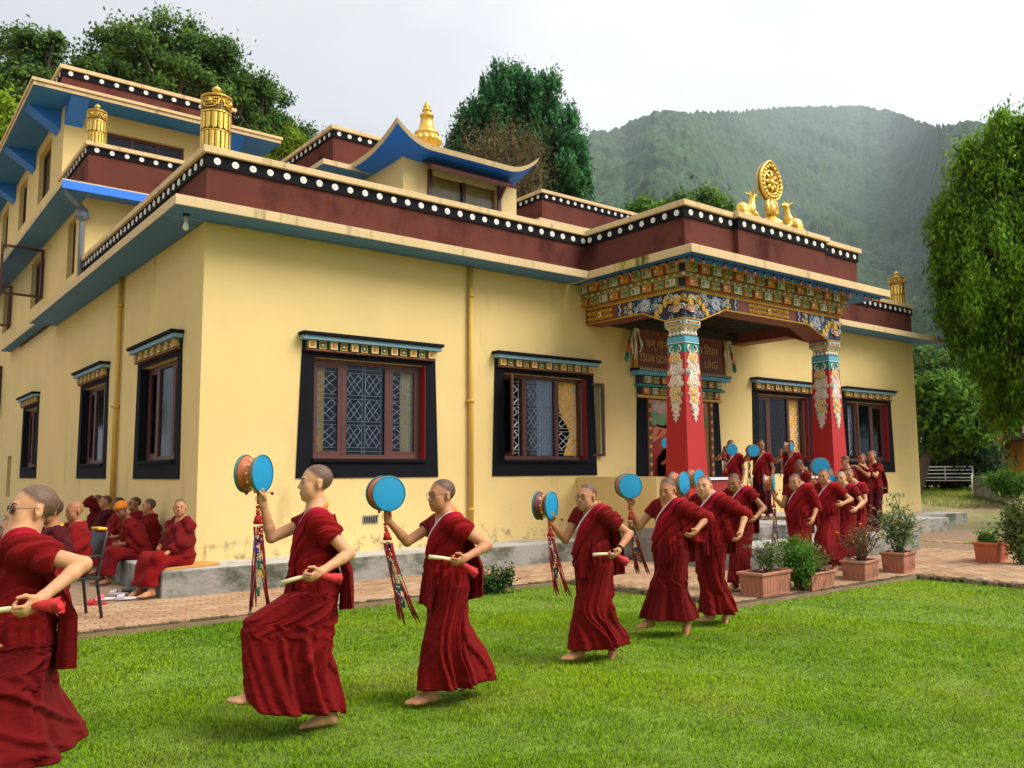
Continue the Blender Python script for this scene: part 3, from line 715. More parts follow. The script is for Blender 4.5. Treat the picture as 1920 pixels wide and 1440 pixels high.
def filigree(b, x0, x1, z0, z1, y=-.008, seed=1):
    rr = random.Random(seed); h = z1-z0; n = max(3, int((x1-x0)/(h*.36)))
    for row in range(2):
        zc = z0+h*(.28+.44*row)
        for i in range(n):
            x = x0+(x1-x0)*(i+.5)/n; spiral(b, x, zc, h*.19, 1.3, h*.035, YE, y, 1 if (i+row) % 2 else -1, i*1.1); b.ball((x, y-.006, zc+h*.01), h*.05, 6, 4, YE)
            b.ball((x+(x1-x0)/n*.5, y, zc), (h*.06, .01, h*.16), 6, 4, YE)
    for sx, xe in ((-1, x0), (1, x1)):
        for zc in (z0+h*.28, z0+h*.72): b.prism([(xe, zc-h*.17), (xe+sx*h*.30, zc), (xe, zc+h*.17)][::sx], 'y', y+.004, y-.008, YE)
    cx = (x0+x1)/2; b.ball((cx, y-.008, (z0+z1)/2), (h*.24, .012, h*.30), 16, 6, YE); b.ball((cx, y-.014, (z0+z1)/2), (h*.17, .012, h*.22), 14, 6, WH); b.ball((cx, y-.02, (z0+z1)/2), (h*.11, .012, h*.15), 12, 6, GR); spiral(b, cx, (z0+z1)/2, h*.09, 1.5, .006, YE, y-.034)
def chevrons(b, x, z0, z1, dr, y=-.006):
    zc = (z0+z1)/2
    for k, mi in enumerate((NV, WH, BL, NV)):
        xx = x+dr*k*.028
        pts = [(xx, y, z0+.01), (xx+dr*.03, y, z0+(zc-z0)*.5), (xx-dr*.02, y, zc), (xx+dr*.03, y, zc+(z1-zc)*.5), (xx, y, z1-.01)]
        b.tube(pts, .014, 4, mi)

# roof slab of the porch
MZ0, MZ1 = -2.13, -1.38
mb = MB(); mb.box(PX0, PX1, PYF, -EV-.001, ZS-.002, ZS+FT-.001, [1,0,0,0,0,0]); mb.box(PX0+.05, PX1-.05, -EV-.002, -.003, ZS-.002, ZS+FT-.001, [1,0,0,0,0,0])
o = hp(mb.build('porch_roof', [m_cream, m_deep], bevel=.006))
MB().box(PX0-.004, PX0+.04, MZ0, MZ1, ZS+.001, ZS+FT-.004).build('mossy_edge', m_mossy, o, HI*-1*0)
# platform, steps, balustrades
b = MB(); b.box(7.06, 12.4, -3.85, -.005, -.05, .33, [0,1,0,0,0,0]); hp(b.build('lower_step', [m_conc, m_conctop], bevel=.012))
b = MB(); b.box(7.08, 13.4, -2.98, -.006, .30, .56, [0,1,0,0,0,0]); hp(b.build('porch_floor', [m_conc, m_conctop], bevel=.012))
b = MB(); b.box(12.41, 18.3, -1.62, -.865, -.05, ZB-.003, [0,1,0,0,0,0]); b.box(12.41, 13.9, -3.0, -1.6, -.05, .28, [0,1,0,0,0,0]); hp(b.build('side_step', [m_conc, m_conctop], bevel=.012))
for (x0, x1, y0, y1, mt) in ((7.87, 8.63, -2.42, -2.16, o_red2), (10.80, 11.70, -2.42, -2.16, o_red2)):
    b = MB(); b.box(x0, x1, y0, y1, .561, 1.36, 0); b.box(x0-.0, x1+.02, y0-.03, y1+.03, 1.361, 1.41, 1); hp(b.build('balustrade', [mt, m_white], bevel=.006))
b = MB(); b.box(7.09, 7.33, -2.02, -.004, .33, 1.43, 0); hp(b.build('balustrade', [m_wall], bevel=.006))

# pillars
def make_pillar(cx, cy):
    z0, z1, hb, ht = .562, 3.86, .275, .185
    p = MB()
    V = [(sx*hb, sy*hb, z0) for sx, sy in ((-1,-1),(1,-1),(1,1),(-1,1))] + [(sx*ht, sy*ht, z1) for sx, sy in ((-1,-1),(1,-1),(1,1),(-1,1))]
    zt_ = 3.56; hm = hb+(ht-hb)*(zt_-z0)/(z1-z0)
    V += [(sx*hm, sy*hm, zt_) for sx, sy in ((-1,-1),(1,-1),(1,1),(-1,1))]
    p.add(V, [(0,3,2,1), (4,5,6,7)], 0)
    for i in range(4):
        j = (i+1) % 4; p.add([V[i], V[j], V[8+j], V[8+i]], [(0,1,2,3)], 0); p.add([V[8+i], V[8+j], V[4+j], V[4+i]], [(0,1,2,3)], 1)
    pil = hp(p.build('pillar', [o_pillar, o_teal], loc=(cx, cy, 0)))
    sl = math.atan2(hb-ht, z1-z0)
    for fi, ang in enumerate((0, -90, 90, 180)):
        b = MB(); s = random.Random(fi)
        # shaded teal collar
        b.box(-ht*.99, ht*.99, -.012, .0, z1-.12, z1-.02, BL); b.box(-ht*.99, ht*.99, -.016, .0, z1-.13, z1-.118, WH)
        for sx in (-1, 1): spiral(b, sx*.07, z1-.24, .062, 1.1, .016, WH, -.012, -sx, math.pi/2); b.ball((sx*.055, -.015, z1-.23), .014, 6, 4, BRN)
        b.ball((0, -.012, z1-.30), (.03, .01, .05), 8, 5, TE)
        seq = [(.40,.115,YE,WH), (.57,.140,WH,PK), (.78,.130,WH,PK), (.96,.110,YE,WH), (1.10,.100,YE,WH), (1.22,.08,WH,PK), (1.32,.060,WH,PK), (1.39,.040,WH,WH)]
        for k, (dz, r, mi, rim_) in enumerate(seq):
            puff(b, s.uniform(-.02, .02), z1-dz, r, mi, rim_, -.001, .022, 7, fi*10+k)
            for sx in (-1, 1):
                puff(b, sx*r*.95, z1-dz-.06, r*.36, (WH, TE, YE, PK)[(k+fi+(sx > 0)) % 4], WH, 0, .016, 5, k)
        b.prism([(-.03, z1-1.40), (0, z1-1.52), (.03, z1-1.40)], 'y', 0, -.014, WH)
        q = b.mesh('painted_scroll', ORN)
        oo = link('painted_scroll', q, pil)
        # tilt the face with the batter, then turn to its side
        Mx = Matrix.Rotation(R_(ang), 4, 'Z') @ Matrix.Translation((0, -ht-.001, z1)) @ Matrix.Rotation(-sl, 4, 'X') @ Matrix.Translation((0, 0, -z1))
        oo.matrix_basis = Mx
    # bead ring and capital
    b = MB()
    for ang in (0, 90, 180, 270):
        for i in range(4):
            c = Matrix.Rotation(R_(ang), 3, 'Z') @ Vector((-.13+.087*i, -.165, 3.90)); b.ball(c, (.038, .038, .042), 8, 6, 0)
    b.box(-.155, .155, -.155, .155, 3.86, 3.945, 1); b.build('bead_ring', [o_white, o_navy], pil)
    b = MB(); b.box(-.17, .17, -.17, .17, 3.945, 3.975, 0)
    b.add([(-.17,-.17,3.975),(.17,-.17,3.975),(.17,.17,3.975),(-.17,.17,3.975),(-.22,-.22,4.03),(.22,-.22,4.03),(.22,.22,4.03),(-.22,.22,4.03)], [(0,1,5,4),(1,2,6,5),(2,3,7,6),(3,0,4,7)], 0)
    b.box(-.22, .22, -.22, .22, 4.03, 4.145, 1)
    cap = b.build('capital', [m_blk_c, m_blk_y], pil)
    for ang in (0, -90, 90):
        b = MB(); b.box(-.20, .20, -.012, 0, 4.045, 4.132, BL); b.box(-.175, .175, -.017, -.012, 4.058, 4.12, WH); b.box(-.15, .15, -.022, -.017, 4.07, 4.108, BRN); b.box(-.10, .10, -.026, -.022, 4.08, 4.098, YE)
        for i in range(6): spiral(b, -.14+.056*i, 3.99, .026, 1.2, .007, (WH, GR, PK)[i % 3], .03, 1 if i % 2 else -1)
        oo = b.build('capital_panel', ORN, pil); oo.matrix_basis = Matrix.Rotation(R_(ang), 4, 'Z') @ Matrix.Translation((0, -.2205, 0))
    return pil
P1 = (7.60, -2.25); P2 = (12.02, -2.25)
make_pillar(*P1); make_pillar(*P2)

# beams with cranked underside; painted faces in relief
BZ1 = 4.66
BFY = -2.47
fx0, fx1 = 7.385, 12.245
front_poly = [(fx0, 4.147), (7.84, 4.147), (8.50, 4.40), (11.10, 4.40), (11.78, 4.147), (fx1, 4.147), (fx1, BZ1), (fx0, BZ1)]
b = MB(); b.prism(front_poly, 'y', BFY, BFY+.44); fb = hp(b.build('porch_beam', o_brown, bevel=.004))
side_poly = [(-2.03, 4.147), (-1.50, 4.36), (-.004, 4.36), (-.004, BZ1), (-2.03, BZ1)]
lb = hp(MB().prism(side_poly, 'x', 7.385, 7.80).build('porch_beam', o_brown)); rb = hp(MB().prism(side_poly, 'x', 11.83, 12.245).build('porch_beam', o_brown))
# front face ornament
b = MB()
def edge_line(b, pts, t=.014, mi=YE): b.tube(pts, t, 4, mi)
def corner_panel(b, x0, x1, zlo, zhi, dirx, seed):
    """dark ground covered with white scrolls, a pale lotus and gold lobes; x0 is at the pillar corner"""
    rr = random.Random(seed)
    n = 0
    while n < 46:
        u = rr.random(); x = x0+(x1-x0)*u; zl = zlo(x); z = zl+.03+(zhi-zl-.06)*rr.random()
        spiral(b, x, z, rr.uniform(.028, .055), 1.3, .0075, rr.choice((WH, WH, LI, WH, BL)), -.008, rr.choice((-1, 1)), rr.random()*6); n += 1
    xm = x0+(x1-x0)*.56; petal_flower(b, xm, (zlo(xm)+zhi)/2+.02, .135, LI, WH, -.02)
    for k in range(3): b.ball((x0+(x1-x0)*(.16+.09*k), -.016, zhi-.16-.09*k), (.05, .016, .085), 10, 6, YE)
    xe = x0+(x1-x0)*.88
    for k, mi in enumerate((YE, TE, YE, PK)): b.ball((xe, -.012, zlo(xe)+.06+(zhi-zlo(xe)-.12)*k/3), (.05, .014, .055), 8, 6, mi)
zlo_f = lambda x: 4.16 if x < 7.84 or x > 11.78 else (4.16+(x-7.84)/.66*.255 if x < 8.5 else (4.415 if x < 11.10 else 4.415-(x-11.10)/.68*.255))
def bgpanel(b, xs, zlo, z1, mi, y=-.004):
    b.prism([(x, zlo(x)) for x in xs] + [(x, z1) for x in reversed(xs)], 'y', .0, y, mi)
bgpanel(b, [fx0+.003, 7.84, 8.50, 8.72], zlo_f, BZ1-.02, NV); bgpanel(b, [10.88, 11.10, 11.78, fx1-.003], zlo_f, BZ1-.02, NV)
corner_panel(b, 7.62, 8.70, zlo_f, BZ1-.03, 1, 1); corner_panel(b, 12.0, 10.90, zlo_f, BZ1-.03, -1, 2)
chevrons(b, 8.76, 4.42, BZ1-.02, 1); chevrons(b, 10.84, 4.42, BZ1-.02, -1)
filigree(b, 9.25, 10.40, 4.425, BZ1-.03)
edge_line(b, [(fx0, -.008, 4.155), (7.84, -.008, 4.155), (8.50, -.008, 4.408), (11.10, -.008, 4.408), (11.78, -.008, 4.155), (fx1, -.008, 4.155)]); edge_line(b, [(fx0, -.008, BZ1-.012), (fx1, -.008, BZ1-.012)])
def mask(b, cx, cz, y=-.02):      # gilt guardian face over the pillar
    b.ball((cx, y+.012, cz+.07), (.085, .03, .14), 14, 8, YE); b.ball((cx, y-.006, cz-.06), (.085, .03, .075), 12, 8, PK)
    for kk in range(7): spiral(b, cx+.035*(kk-3), cz+.06+.10*math.cos((kk-3)*.45), .035, 1.3, .010, (YE, WH)[kk % 2], y-.03, 1 if kk > 3 else -1)
    for sx in (-1, 1):
        b.ball((cx+sx*.036, y-.03, cz-.035), (.022, .012, .018), 8, 6, WH); b.ball((cx+sx*.036, y-.042, cz-.035), (.010, .006, .011), 6, 4, NV); spiral(b, cx+sx*.13, cz-.03, .055, 1.4, .012, (PK, WH)[sx > 0], y-.004, sx); spiral(b, cx+sx*.16, cz+.12, .06, 1.3, .014, YE, y-.01, sx)
        b.tube([(cx+sx*.012, y-.036, cz-.012), (cx+sx*.06, y-.03, cz+.004)], .007, 5, NV)
    b.ball((cx, y-.035, cz-.072), (.018, .012, .016), 8, 6, YE); b.box(cx-.05, cx+.05, y-.036, y-.01, cz-.118, cz-.104, WH); b.box(cx-.045, cx+.045, y-.032, y-.01, cz-.13, cz-.118, NV)
    b.tube([(cx-.05, y-.022, cz+.17), (cx-.02, y-.026, cz+.145), (cx+.02, y-.026, cz+.145), (cx+.05, y-.022, cz+.17)], .012, 5, WH)
mask(b, 7.56, 4.38); mask(b, 12.06, 4.38)
oo = b.build('painted_ornament', ORN, fb); oo.location = (0, BFY-.001, 0)
# side face ornament (left beam and, mirrored, its end over the pillar)
b = MB(); Lz = lambda x: 4.16 if x > 2.03 else (4.16+(2.03-x)/.53*.215 if x > 1.5 else 4.375)
bgpanel(b, [1.05, 1.5, 2.03, 2.46], Lz, BZ1-.02, NV); corner_panel(b, 2.25, 1.07, Lz, BZ1-.03, -1, 3); chevrons(b, .98, 4.38, BZ1-.02, -1); filigree(b, .12, .68, 4.385, BZ1-.03, seed=4)
edge_line(b, [(.01, -.008, 4.368), (1.5, -.008, 4.368), (2.03, -.008, 4.155), (2.46, -.008, 4.155)]); edge_line(b, [(.01, -.008, BZ1-.012), (2.46, -.008, BZ1-.012)]); mask(b, 2.32, 4.38)
oo = b.build('painted_ornament', ORN, lb); oo.matrix_basis = Matrix.Translation((7.384, -.006, 0)) @ Matrix.Rotation(R_(-90), 4, 'Z')

# bracket courses: mouldings and two rows of painted blocks on front and left
b = MB()
for (z0, z1, out, mi) in ((BZ1, 4.70, .03, 0), (4.855, 4.93, .12, 1), (5.09, ZS-.004, .22, 0)):
    b.box(fx0-out, fx1+out, BFY-out, -.004, z0, z1, mi)
for (z0, z1, out) in ((4.70, 4.855, .02), (4.93, 5.09, .10)): b.box(fx0-out, fx1+out, BFY-out, -.005, z0, z1, 2)
br = hp(b.build('bracket_course', [m_blk_y, o_olive, o_navy]))
b = MB()
for i in range(90):
    x = fx0-.1+(fx1-fx0+.2)*i/89; b.ball((x, BFY-.125, 4.893), (.024, .012, .022), 6, 4, (0, 1, 2)[i % 3]); b.ball((x, BFY-.034, 4.68), (.014, .008, .013), 6, 4, 3)
for i in range(44):
    y = BFY-.1+(-BFY)*i/43; b.ball((fx0-.125, y, 4.893), (.012, .024, .022), 6, 4, (0, 1, 2)[i % 3]); b.ball((fx0-.034, y, 4.68), (.008, .014, .013), 6, 4, 3)
tag(b.build('moulding_beads', [o_white, o_rust, o_green, o_navy], br), kind='stuff')
blk = []
for v, (a, c1, c2) in enumerate(((o_rust, o_yel, o_white), (o_olive, o_white, o_green), (m_blk_y, o_green, o_rust))):
    q = MB(); w_, h_ = .108, .068
    q.box(-w_, w_, -.10, .0, -h_, h_, 0)
    for (x0, x1) in ((-w_+.006, -.006), (.006, w_-.006)):
        for (aa, bb, cc, dd) in ((x0, x1, h_-.016, h_-.006), (x0, x1, -h_+.006, -h_+.016), (x0, x0+.010, -h_+.016, h_-.016), (x1-.010, x1, -h_+.016, h_-.016)): q.box(aa, bb, -.108, -.10, cc, dd, 1)
    q.prism([(-w_/2, -.035), (-w_/2+.03, 0), (-w_/2, .035), (-w_/2-.03, 0)], 'y', -.112, -.10, 2); q.ball((w_/2, -.10, 0), (.034, .016, .034), 10, 4, 1); q.ball((w_/2, -.113, 0), (.016, .012, .016), 8, 4, 3)
    blk.append(q.mesh('bracket_block', [a, c1, c2, o_navy]))
for row, (z, out) in enumerate(((4.777, .02), (5.01, .10))):
    n = 16
    for i in range(n):
        x = fx0-out+.16+(fx1-fx0+2*out-.32)*i/(n-1)
        link('bracket_block', blk[(i+row*2) % 3], br, (x, BFY-out, z))
    n = 9
    for i in range(n):
        y = BFY-out+.20+(-BFY-.25)*i/(n-1)
        link('bracket_block', blk[(i+1+row) % 3], br, (fx0-out, y, z), (0, 0, R_(-90)))
# ceiling with rafters
b = MB(); b.box(7.80, 11.83, -2.03, -.01, BZ1-.02, BZ1-.003, 0)
for i in range(20): b.box(7.85+i*.2, 7.92+i*.2, -2.02, -.012, BZ1-.10, BZ1-.021, 1)
b.box(7.80, 11.83, -.22, -.008, 4.40, BZ1-.11, 1)
hp(b.build('porch_ceiling', [m_deep, o_dark]))

# string of coloured bulbs under the roof edge
sb = MB(); pts = [(PX0+.13, -.65+(PYF+.13+.65)*i/24, ZS-.02-.008*abs(math.sin(i*1.6))) for i in range(25)] + [(PX0+.13+(PX1-PX0-.3)*i/48, PYF+.13, ZS-.02-.008*abs(math.sin(i*1.6))) for i in range(49)]
sb.tube(pts, .006, 5)
so = sb.build('bulb_string', m_black); tag(so, 'string of small coloured bulbs under the edge of the porch roof', 'light string')
bulb_cols = [(.62,.09,.04), (.50,.16,.22), (.03,.22,.28), (.62,.09,.04), (.40,.14,.30), (.04,.28,.12), (.60,.10,.05), (.65,.22,.04)]
bulb_me = []
for k, c in enumerate(bulb_cols):
    q = MB(); q.lathe([(0,-.105),(.018,-.098),(.030,-.072),(.024,-.045),(.014,-.03),(.014,0)], 10, mi=0); q.lathe([(.016,-.032),(.016,.008)], 8, mi=1)
    bulb_me.append(q.mesh('bulb', [mat('bulb_%d' % k, c, .3, .05, 10), m_black]))
k = 0
for i in range(11): link('bulb', bulb_me[k % 8], so, (PX0+.13, -.70-.215*i, ZS-.03)); k += 1
for i in range(22): link('bulb', bulb_me[k % 8], so, (PX0+.16+(PX1-PX0-.4)*i/21, PYF+.13, ZS-.03)); k += 1

# doorway
y0 = -.02
b = MB(); b.prism([(8.66, .57), (DOOR[0]-.12, .57), (DOOR[0]-.12, DOOR[3]), (8.76, DOOR[3])], 'y', y0, .004); b.prism([(DOOR[1]+.12, .57), (11.44, .57), (11.34, DOOR[3]), (DOOR[1]+.12, DOOR[3])], 'y', y0, .004); b.box(8.80, 11.30, y0, .003, DOOR[3], 3.30)
dr = hp(b.build('doorway', m_black))
for (x0, x1) in ((DOOR[0]-.12, DOOR[0]-.002), (DOOR[1]+.002, DOOR[1]+.12)):
    b = MB()
    b.box(x0, x1, -.05, .2, .57, DOOR[3]-.002, 0)
    for i in range(26): b.box(x0+.03, x1-.03, -.062, -.05, .62+i*.092, .62+i*.092+.06, 1 if i % 2 else 2)
    b.build('door_jamb', [o_brown, m_blk_y, m_blk_g], dr)
b = MB(); b.box(8.72, 11.38, -.10, -.003, 3.02, 3.07, 0); b.box(8.70, 11.40, -.16, -.003, 3.24, 3.29, 1); b.box(8.60, 11.50, -.24, -.003, 3.47, 3.55, 2); b.box(8.58, 11.52, -.26, -.003, 3.552, 3.60, 4); b.box(8.76, 11.34, -.06, -.004, 3.07, 3.24, 3); b.box(8.74, 11.36, -.10, -.004, 3.29, 3.47, 3)
for i in range(48): b.ball((8.62+i*.0608, -.262, 3.576), (.018, .012, .018), 6, 4, 5)
b.build('door_cornice', [m_blk_y, o_teal, o_blue, o_navy, m_black, o_white], dr, bevel=0)
for row, (z, yo, n) in enumerate(((3.155, -.055, 10), (3.38, -.10, 10))):
    for i in range(n): link('door_block', blk[(i+row) % 3], dr, (8.93+2.24*i/(n-1), yo, z), None, (.78, .8, 1.0))
# curtains in the doorway
m_val = mat('patterned_valance', srgb(206,176,166), .8, .2, 14, stain=((.35,.12,.12), 16, .52, .6, (1,1,1))); m_gval = mat('green_valance', srgb(126,156,116), .8, .2, 16, stretch=(1,1,.1)); m_rcur = mat('red_door_curtain', (.42,.03,.03), .8, .12, 8, stretch=(1,1,.3)); m_ocur = mat('orange_door_curtain', srgb(206,120,80), .8, .12, 8)
def pleat_sheet(x0, x1, z0, z1, y, n, amp, seed=0):
    P = np.zeros((8, 60, 3)); 
    for j in range(8):
        for i in range(60):
            u = i/59; P[j, i] = (x0+(x1-x0)*u, y+amp*math.sin(u*n*2*math.pi+seed)*(j/7*.8+.2), z1+(z0-z1)*j/7+.012*math.sin(u*n*math.pi)*(j == 7))
    return MB().grid(P)
pleat_sheet(DOOR[0], DOOR[1], 2.72, 3.0, .05, 8, .015).build('valance', m_val, dr); pleat_sheet(DOOR[0], DOOR[1], 2.48, 2.73, .045, 16, .02).build('valance', m_gval, dr)
def drape(x0, x1, side):
    P = np.zeros((22, 24, 3))
    for j in range(22):
        t = j/21; z = 2.5+(.62-2.5)*t; g = 1-.72*min(1, t/.38)**.8 if t < .38 else .28+.06*(t-.38)
        for i in range(24):
            u = i/23; x = x0+(x1-x0)*u*g; P[j, i] = (x, .10+.03*math.sin(u*26+t*2), z-(.25*u*(1-min(1, t/.38)) if t < .38 else 0))
    return MB().grid(P)
drape(DOOR[0]+.01, DOOR[0]+.95, 1).build('curtain', m_rcur, dr); drape(DOOR[1]-.01, DOOR[1]-.95, -1).build('curtain', m_rcur, dr)
b = MB(); P = np.zeros((10, 12, 3))
for j in range(10):
    for i in range(12):
        t, u = j/9, i/11; P[j, i] = (DOOR[0]+.02+(.80-.66*t)*u, .075+.02*math.sin(u*14), 2.48-.36*t-.10*u*(1-t))
b.grid(P).build('curtain', m_ocur, dr)

# sign board with carved letters, scalloped canopy above
sg = empty('sign_board', (10.05, -.13, 3.62)); tag(sg, 'brown carved sign board in three scripts above the doorway', 'sign')
m_sign = mat('sign_brown', srgb(118,58,36), .6, .12, 5, .1, 40); m_let = mat('sign_letter', srgb(206,156,96), .5, .12, 20)
MB().box(-1.40, 1.40, 0, .05, 0, .98).build('panel', m_sign, sg, bevel=.008)
b = MB()
for (x0, x1, z0, z1) in ((-1.42,1.42,-.02,.015), (-1.42,-1.39,.015,.98), (1.39,1.42,.015,.98)): b.box(x0, x1, -.02, .055, z0, z1)
b.build('border', m_blk_y, sg)
b = MB(); n = 9
for i in range(n):
    x = -1.40+2.8*(i+.5)/n; b.prism([(x-.16, 1.04), (x-.16, .95)] + [(x-.155+.31*k/8, .95-.085*math.sin(math.pi*k/8)) for k in range(9)] + [(x+.16, .95), (x+.16, 1.04)], 'y', -.06-.004*(i % 2), -.02-.004*(i % 2), 0)
    b.tube([(x-.15+.30*k/8, -.07, .945-.085*math.sin(math.pi*k/8)) for k in range(9)], .012, 4, 1)
b.box(-1.46, 1.46, -.10, .05, 1.03, 1.09, 0); b.build('scalloped_canopy', [m_deep, o_teal], sg)
def text_part(txt, x, z, size, sx=1.0):
    cu = bpy.data.curves.new('lettering', 'FONT'); cu.body = txt; cu.size = size; cu.extrude = .006; cu.align_x = 'LEFT'; cu.resolution_u = 2
    t = bpy.data.objects.new('tmp_text', cu); col.objects.link(t)
    dg = bpy.context.evaluated_depsgraph_get(); me = bpy.data.meshes.new_from_object(t.evaluated_get(dg)); bpy.data.objects.remove(t); me.name = 'lettering'
    me.materials.clear(); me.materials.append(m_let)
    return link('lettering', me, sg, (x, -.006, z), (R_(90), 0, 0), (sx, 1, 1))
text_part('TSON GÖN NAM', -1.32, .13, .235, .70); text_part('LING', .70, .13, .235, .82)
text_part('चन् गोन न', -1.12, .43, .24, .95); text_part('न िलङ।', .52, .43, .24, .95)
# upper line in Tibetan letters, built from carved strokes
b = MB()
def strokes(x, z, s, segs):
    for sg_ in segs: b.tube([(x+p[0]*s, -.006, z+p[1]*s) for p in sg_], .010*s/.15, 4)
letters = [[[(0,1),(.8,1)],[(.1,1),(.1,.3),(.4,.3),(.4,.8)],[(.7,1),(.7,-.2)]], [[(0,1),(.9,1)],[(.15,1),(.05,.5),(.4,.45),(.45,.9)],[(.8,1),(.8,.0)]], [[(0,1),(.8,1)],[(.2,1),(.2,.55),(.6,.5),(.3,.1)],[(.3,.1),(.5,-.3)]], [[(0,1),(.9,1)],[(.2,.95),(.2,.2)],[(.2,.6),(.6,.6),(.6,.95)],[(.8,1),(.8,-.1)]], [[(.1,1.3),(.4,1.15),(.7,1.3)],[(0,1),(.8,1)],[(.4,1),(.4,.4),(.1,.1)],[(.7,1),(.7,.1)]]]
for i, x in enumerate((-1.15, -.98, -.80, -.62, -.45, .62, .80, .98)): strokes(x, .73, .12, letters[i % 5])
b.build('lettering', m_let, sg)
# hanging tassels with white scarves left and right of the sign
for sx, lbl in ((-1, 'orange and teal hanging tassel with white scarf left of the sign board'), (1, 'orange and teal hanging tassel with white scarf right of the sign board')):
    e = empty('hanging_tassel', (10.05+sx*1.62, -.16, 3.65)); tag(e, lbl, 'tassel')
    b = MB(); b.tube([(-sx*.12, 0, .80), (0, 0, .50)], .018, 8, 2); b.tube([(0, 0, .50), (sx*.07, 0, .24)], .034, 8, 0); b.tube([(sx*.07, 0, .24), (sx*.10, 0, .10), (sx*.105, 0, .05)], [.034, .045, .012], 8, 1)
    b.build('tassel_rod', [m_blk_o, o_teal, m_pipe], e)
    q = MB()
    for k, (dx, l) in enumerate(((-.10, .62), (.16, .55), (-.02, .70))):
        P = np.zeros((12, 4, 3))
        for j in range(12):
            t = j/11
            for i in range(4): P[j, i] = (-sx*.14+dx*math.sin(t*2.2)+.02*math.sin(t*9+k)+(i-1.5)*.018, -.02-.01*k+.012*math.sin(t*12+i), .82-l*t)
        q.grid(P)
    q.build('scarf', o_white, e)

# wheel of dharma between two kneeling deer, on the porch parapet
YQ = -2.44; zq = ZC
wc = atY(1443, 352, YQ); wt = atY(1443, 306, YQ); wb = atY(1443, 378, YQ)
e = empty('dharma_wheel', (wc.x, YQ, zq)); tag(e, 'gilt eight-spoked wheel on a lotus stand on the porch parapet', 'ornament')
cz = (wt.z+wb.z)/2-zq-.02; ro = (wt.z-wb.z)/2*.94
def flame(r, tip, n=40):
    return [(r*math.cos(a)*(1-.04*math.cos(2*a)), r*math.sin(a)+(tip*max(0, math.sin(a))**9)) for a in [2*math.pi*i/n for i in range(n)]]
b = MB(); b.prism([(x, z+cz) for x, z in flame(ro, .09)], 'y', -.03, .03); b.build('back_plate', m_golddark, e)
b = MB()
for r, t in ((ro*.95, .028), (ro*.62, .024)): b.tube([(x, -.035, z+cz) for x, z in (flame(r, .08 if r > ro*.8 else 0, 40)+flame(r, .08 if r > ro*.8 else 0, 40)[:1])], t, 6)
b.tube([(x, .035, z+cz) for x, z in (flame(ro*.95, .08)+flame(ro*.95, .08)[:1])], .028, 6)
for i in range(8):
    a = 2*math.pi*i/8; b.tube([(ro*.14*math.cos(a), -.035, cz+ro*.14*math.sin(a)), (ro*.35*math.cos(a), -.045, cz+ro*.35*math.sin(a)), (ro*.6*math.cos(a), -.035, cz+ro*.6*math.sin(a))], [.02, .05, .025], 6)
for i in range(22): a = 2*math.pi*i/22; b.ball((ro*.79*math.cos(a), -.04, cz+ro*.79*math.sin(a)+(.05*max(0, math.sin(a))**9)), .042, 8, 5)
b.ball((0, -.05, cz), (ro*.2, .05, ro*.2), 12, 8); b.build('wheel_relief', m_gold, e)
b = MB(); h0 = cz-ro
b.lathe([(.24,0),(.24,.02),(.22,.08),(.15,.14),(.10,.18),(.08,.20)], 20); b.lathe([(.06,.18),(.10,.22),(.12,h0-.10),(.07,h0-.03),(.06,h0+.04)], 14)
for sx in (-1, 1): b.tube([(sx*.05, -.03, .22), (sx*.15, -.04, .27), (sx*.14, -.03, h0-.03), (sx*.05, -.02, h0+.03)], [.03, .045, .04, .03], 8)
b.build('lotus_stand', m_gold, e)
# ------------------------------------------------------------------ ground, paving, lawn
LAWN_Z = -.06
def sstep(a, b, x): t = np.clip((x-a)/(b-a), 0, 1); return t*t*(3-2*t)
def ground_h(x, y):
    """gentle rise of the yard on the right behind the hall"""
    x = np.asarray(x, float); y = np.asarray(y, float)
    d = np.hypot(x-CAM[0], y-CAM[1])
    return LAWN_Z-.03 + .80*sstep(24, 37, d)*sstep(8, 18, x-.35*y) + .03*np.maximum(0, d-60)*.2
def axis_pts(a, b, n0, far):
    inner = np.linspace(a, b, n0); g = [1.25**k for k in range(1, 24)]
    lo = [a-4*(v-1)/.25 for v in g]; hi_ = [b+4*(v-1)/.25 for v in g]
    return np.array(sorted([v for v in lo if v > -far])+list(inner)+[v for v in hi_ if v < far])
gx = axis_pts(-30, 70, 68, 1600); gy = axis_pts(-30, 60, 60, 1600)
GX, GY = np.meshgrid(gx, gy); GZ = ground_h(GX, GY)
V = np.stack([GX, GY, GZ], -1).reshape(-1, 3); nx = len(gx); ny = len(gy)
idx = np.arange(nx*ny).reshape(ny, nx); F = np.stack([idx[:-1,:-1], idx[:-1,1:], idx[1:,1:], idx[1:,:-1]], -1).reshape(-1, 4)
m_yard = mat('yard_earth', srgb(150,128,96), .95, .18, .5, .4, 14, stain=(srgb(96,112,40), .16, .50, .62, (1,1,1)))
tag(link('ground', np_mesh('ground', V, F, m_yard)), kind='structure')

m_soil = mat('lawn_soil', srgb(104,128,34), .95, .3, 2.5, .5, 30, stain=(srgb(96,84,40), .9, .55, .75, (1,1,1)))
# lawn outline: straight edge along the hall, wider forecourt, walkway on the right
EY, FX0, FY, WX0, WX1 = -2.83, 4.30, -5.74, 8.50, float(atZ(1802, 1018, 0).x)
RLY = float(atZ(1802, 1018, 0).y)
b = MB()
b.box(-40, FX0, -40, EY, -.4, LAWN_Z); b.box(FX0, WX0, -40, FY, -.4, LAWN_Z-.0005)
tag(b.build('lawn', m_soil), kind='structure')
b = MB(); b.box(WX1, 40, -40, RLY, -.4, LAWN_Z+.02); tag(b.build('lawn', m_soil), kind='structure')

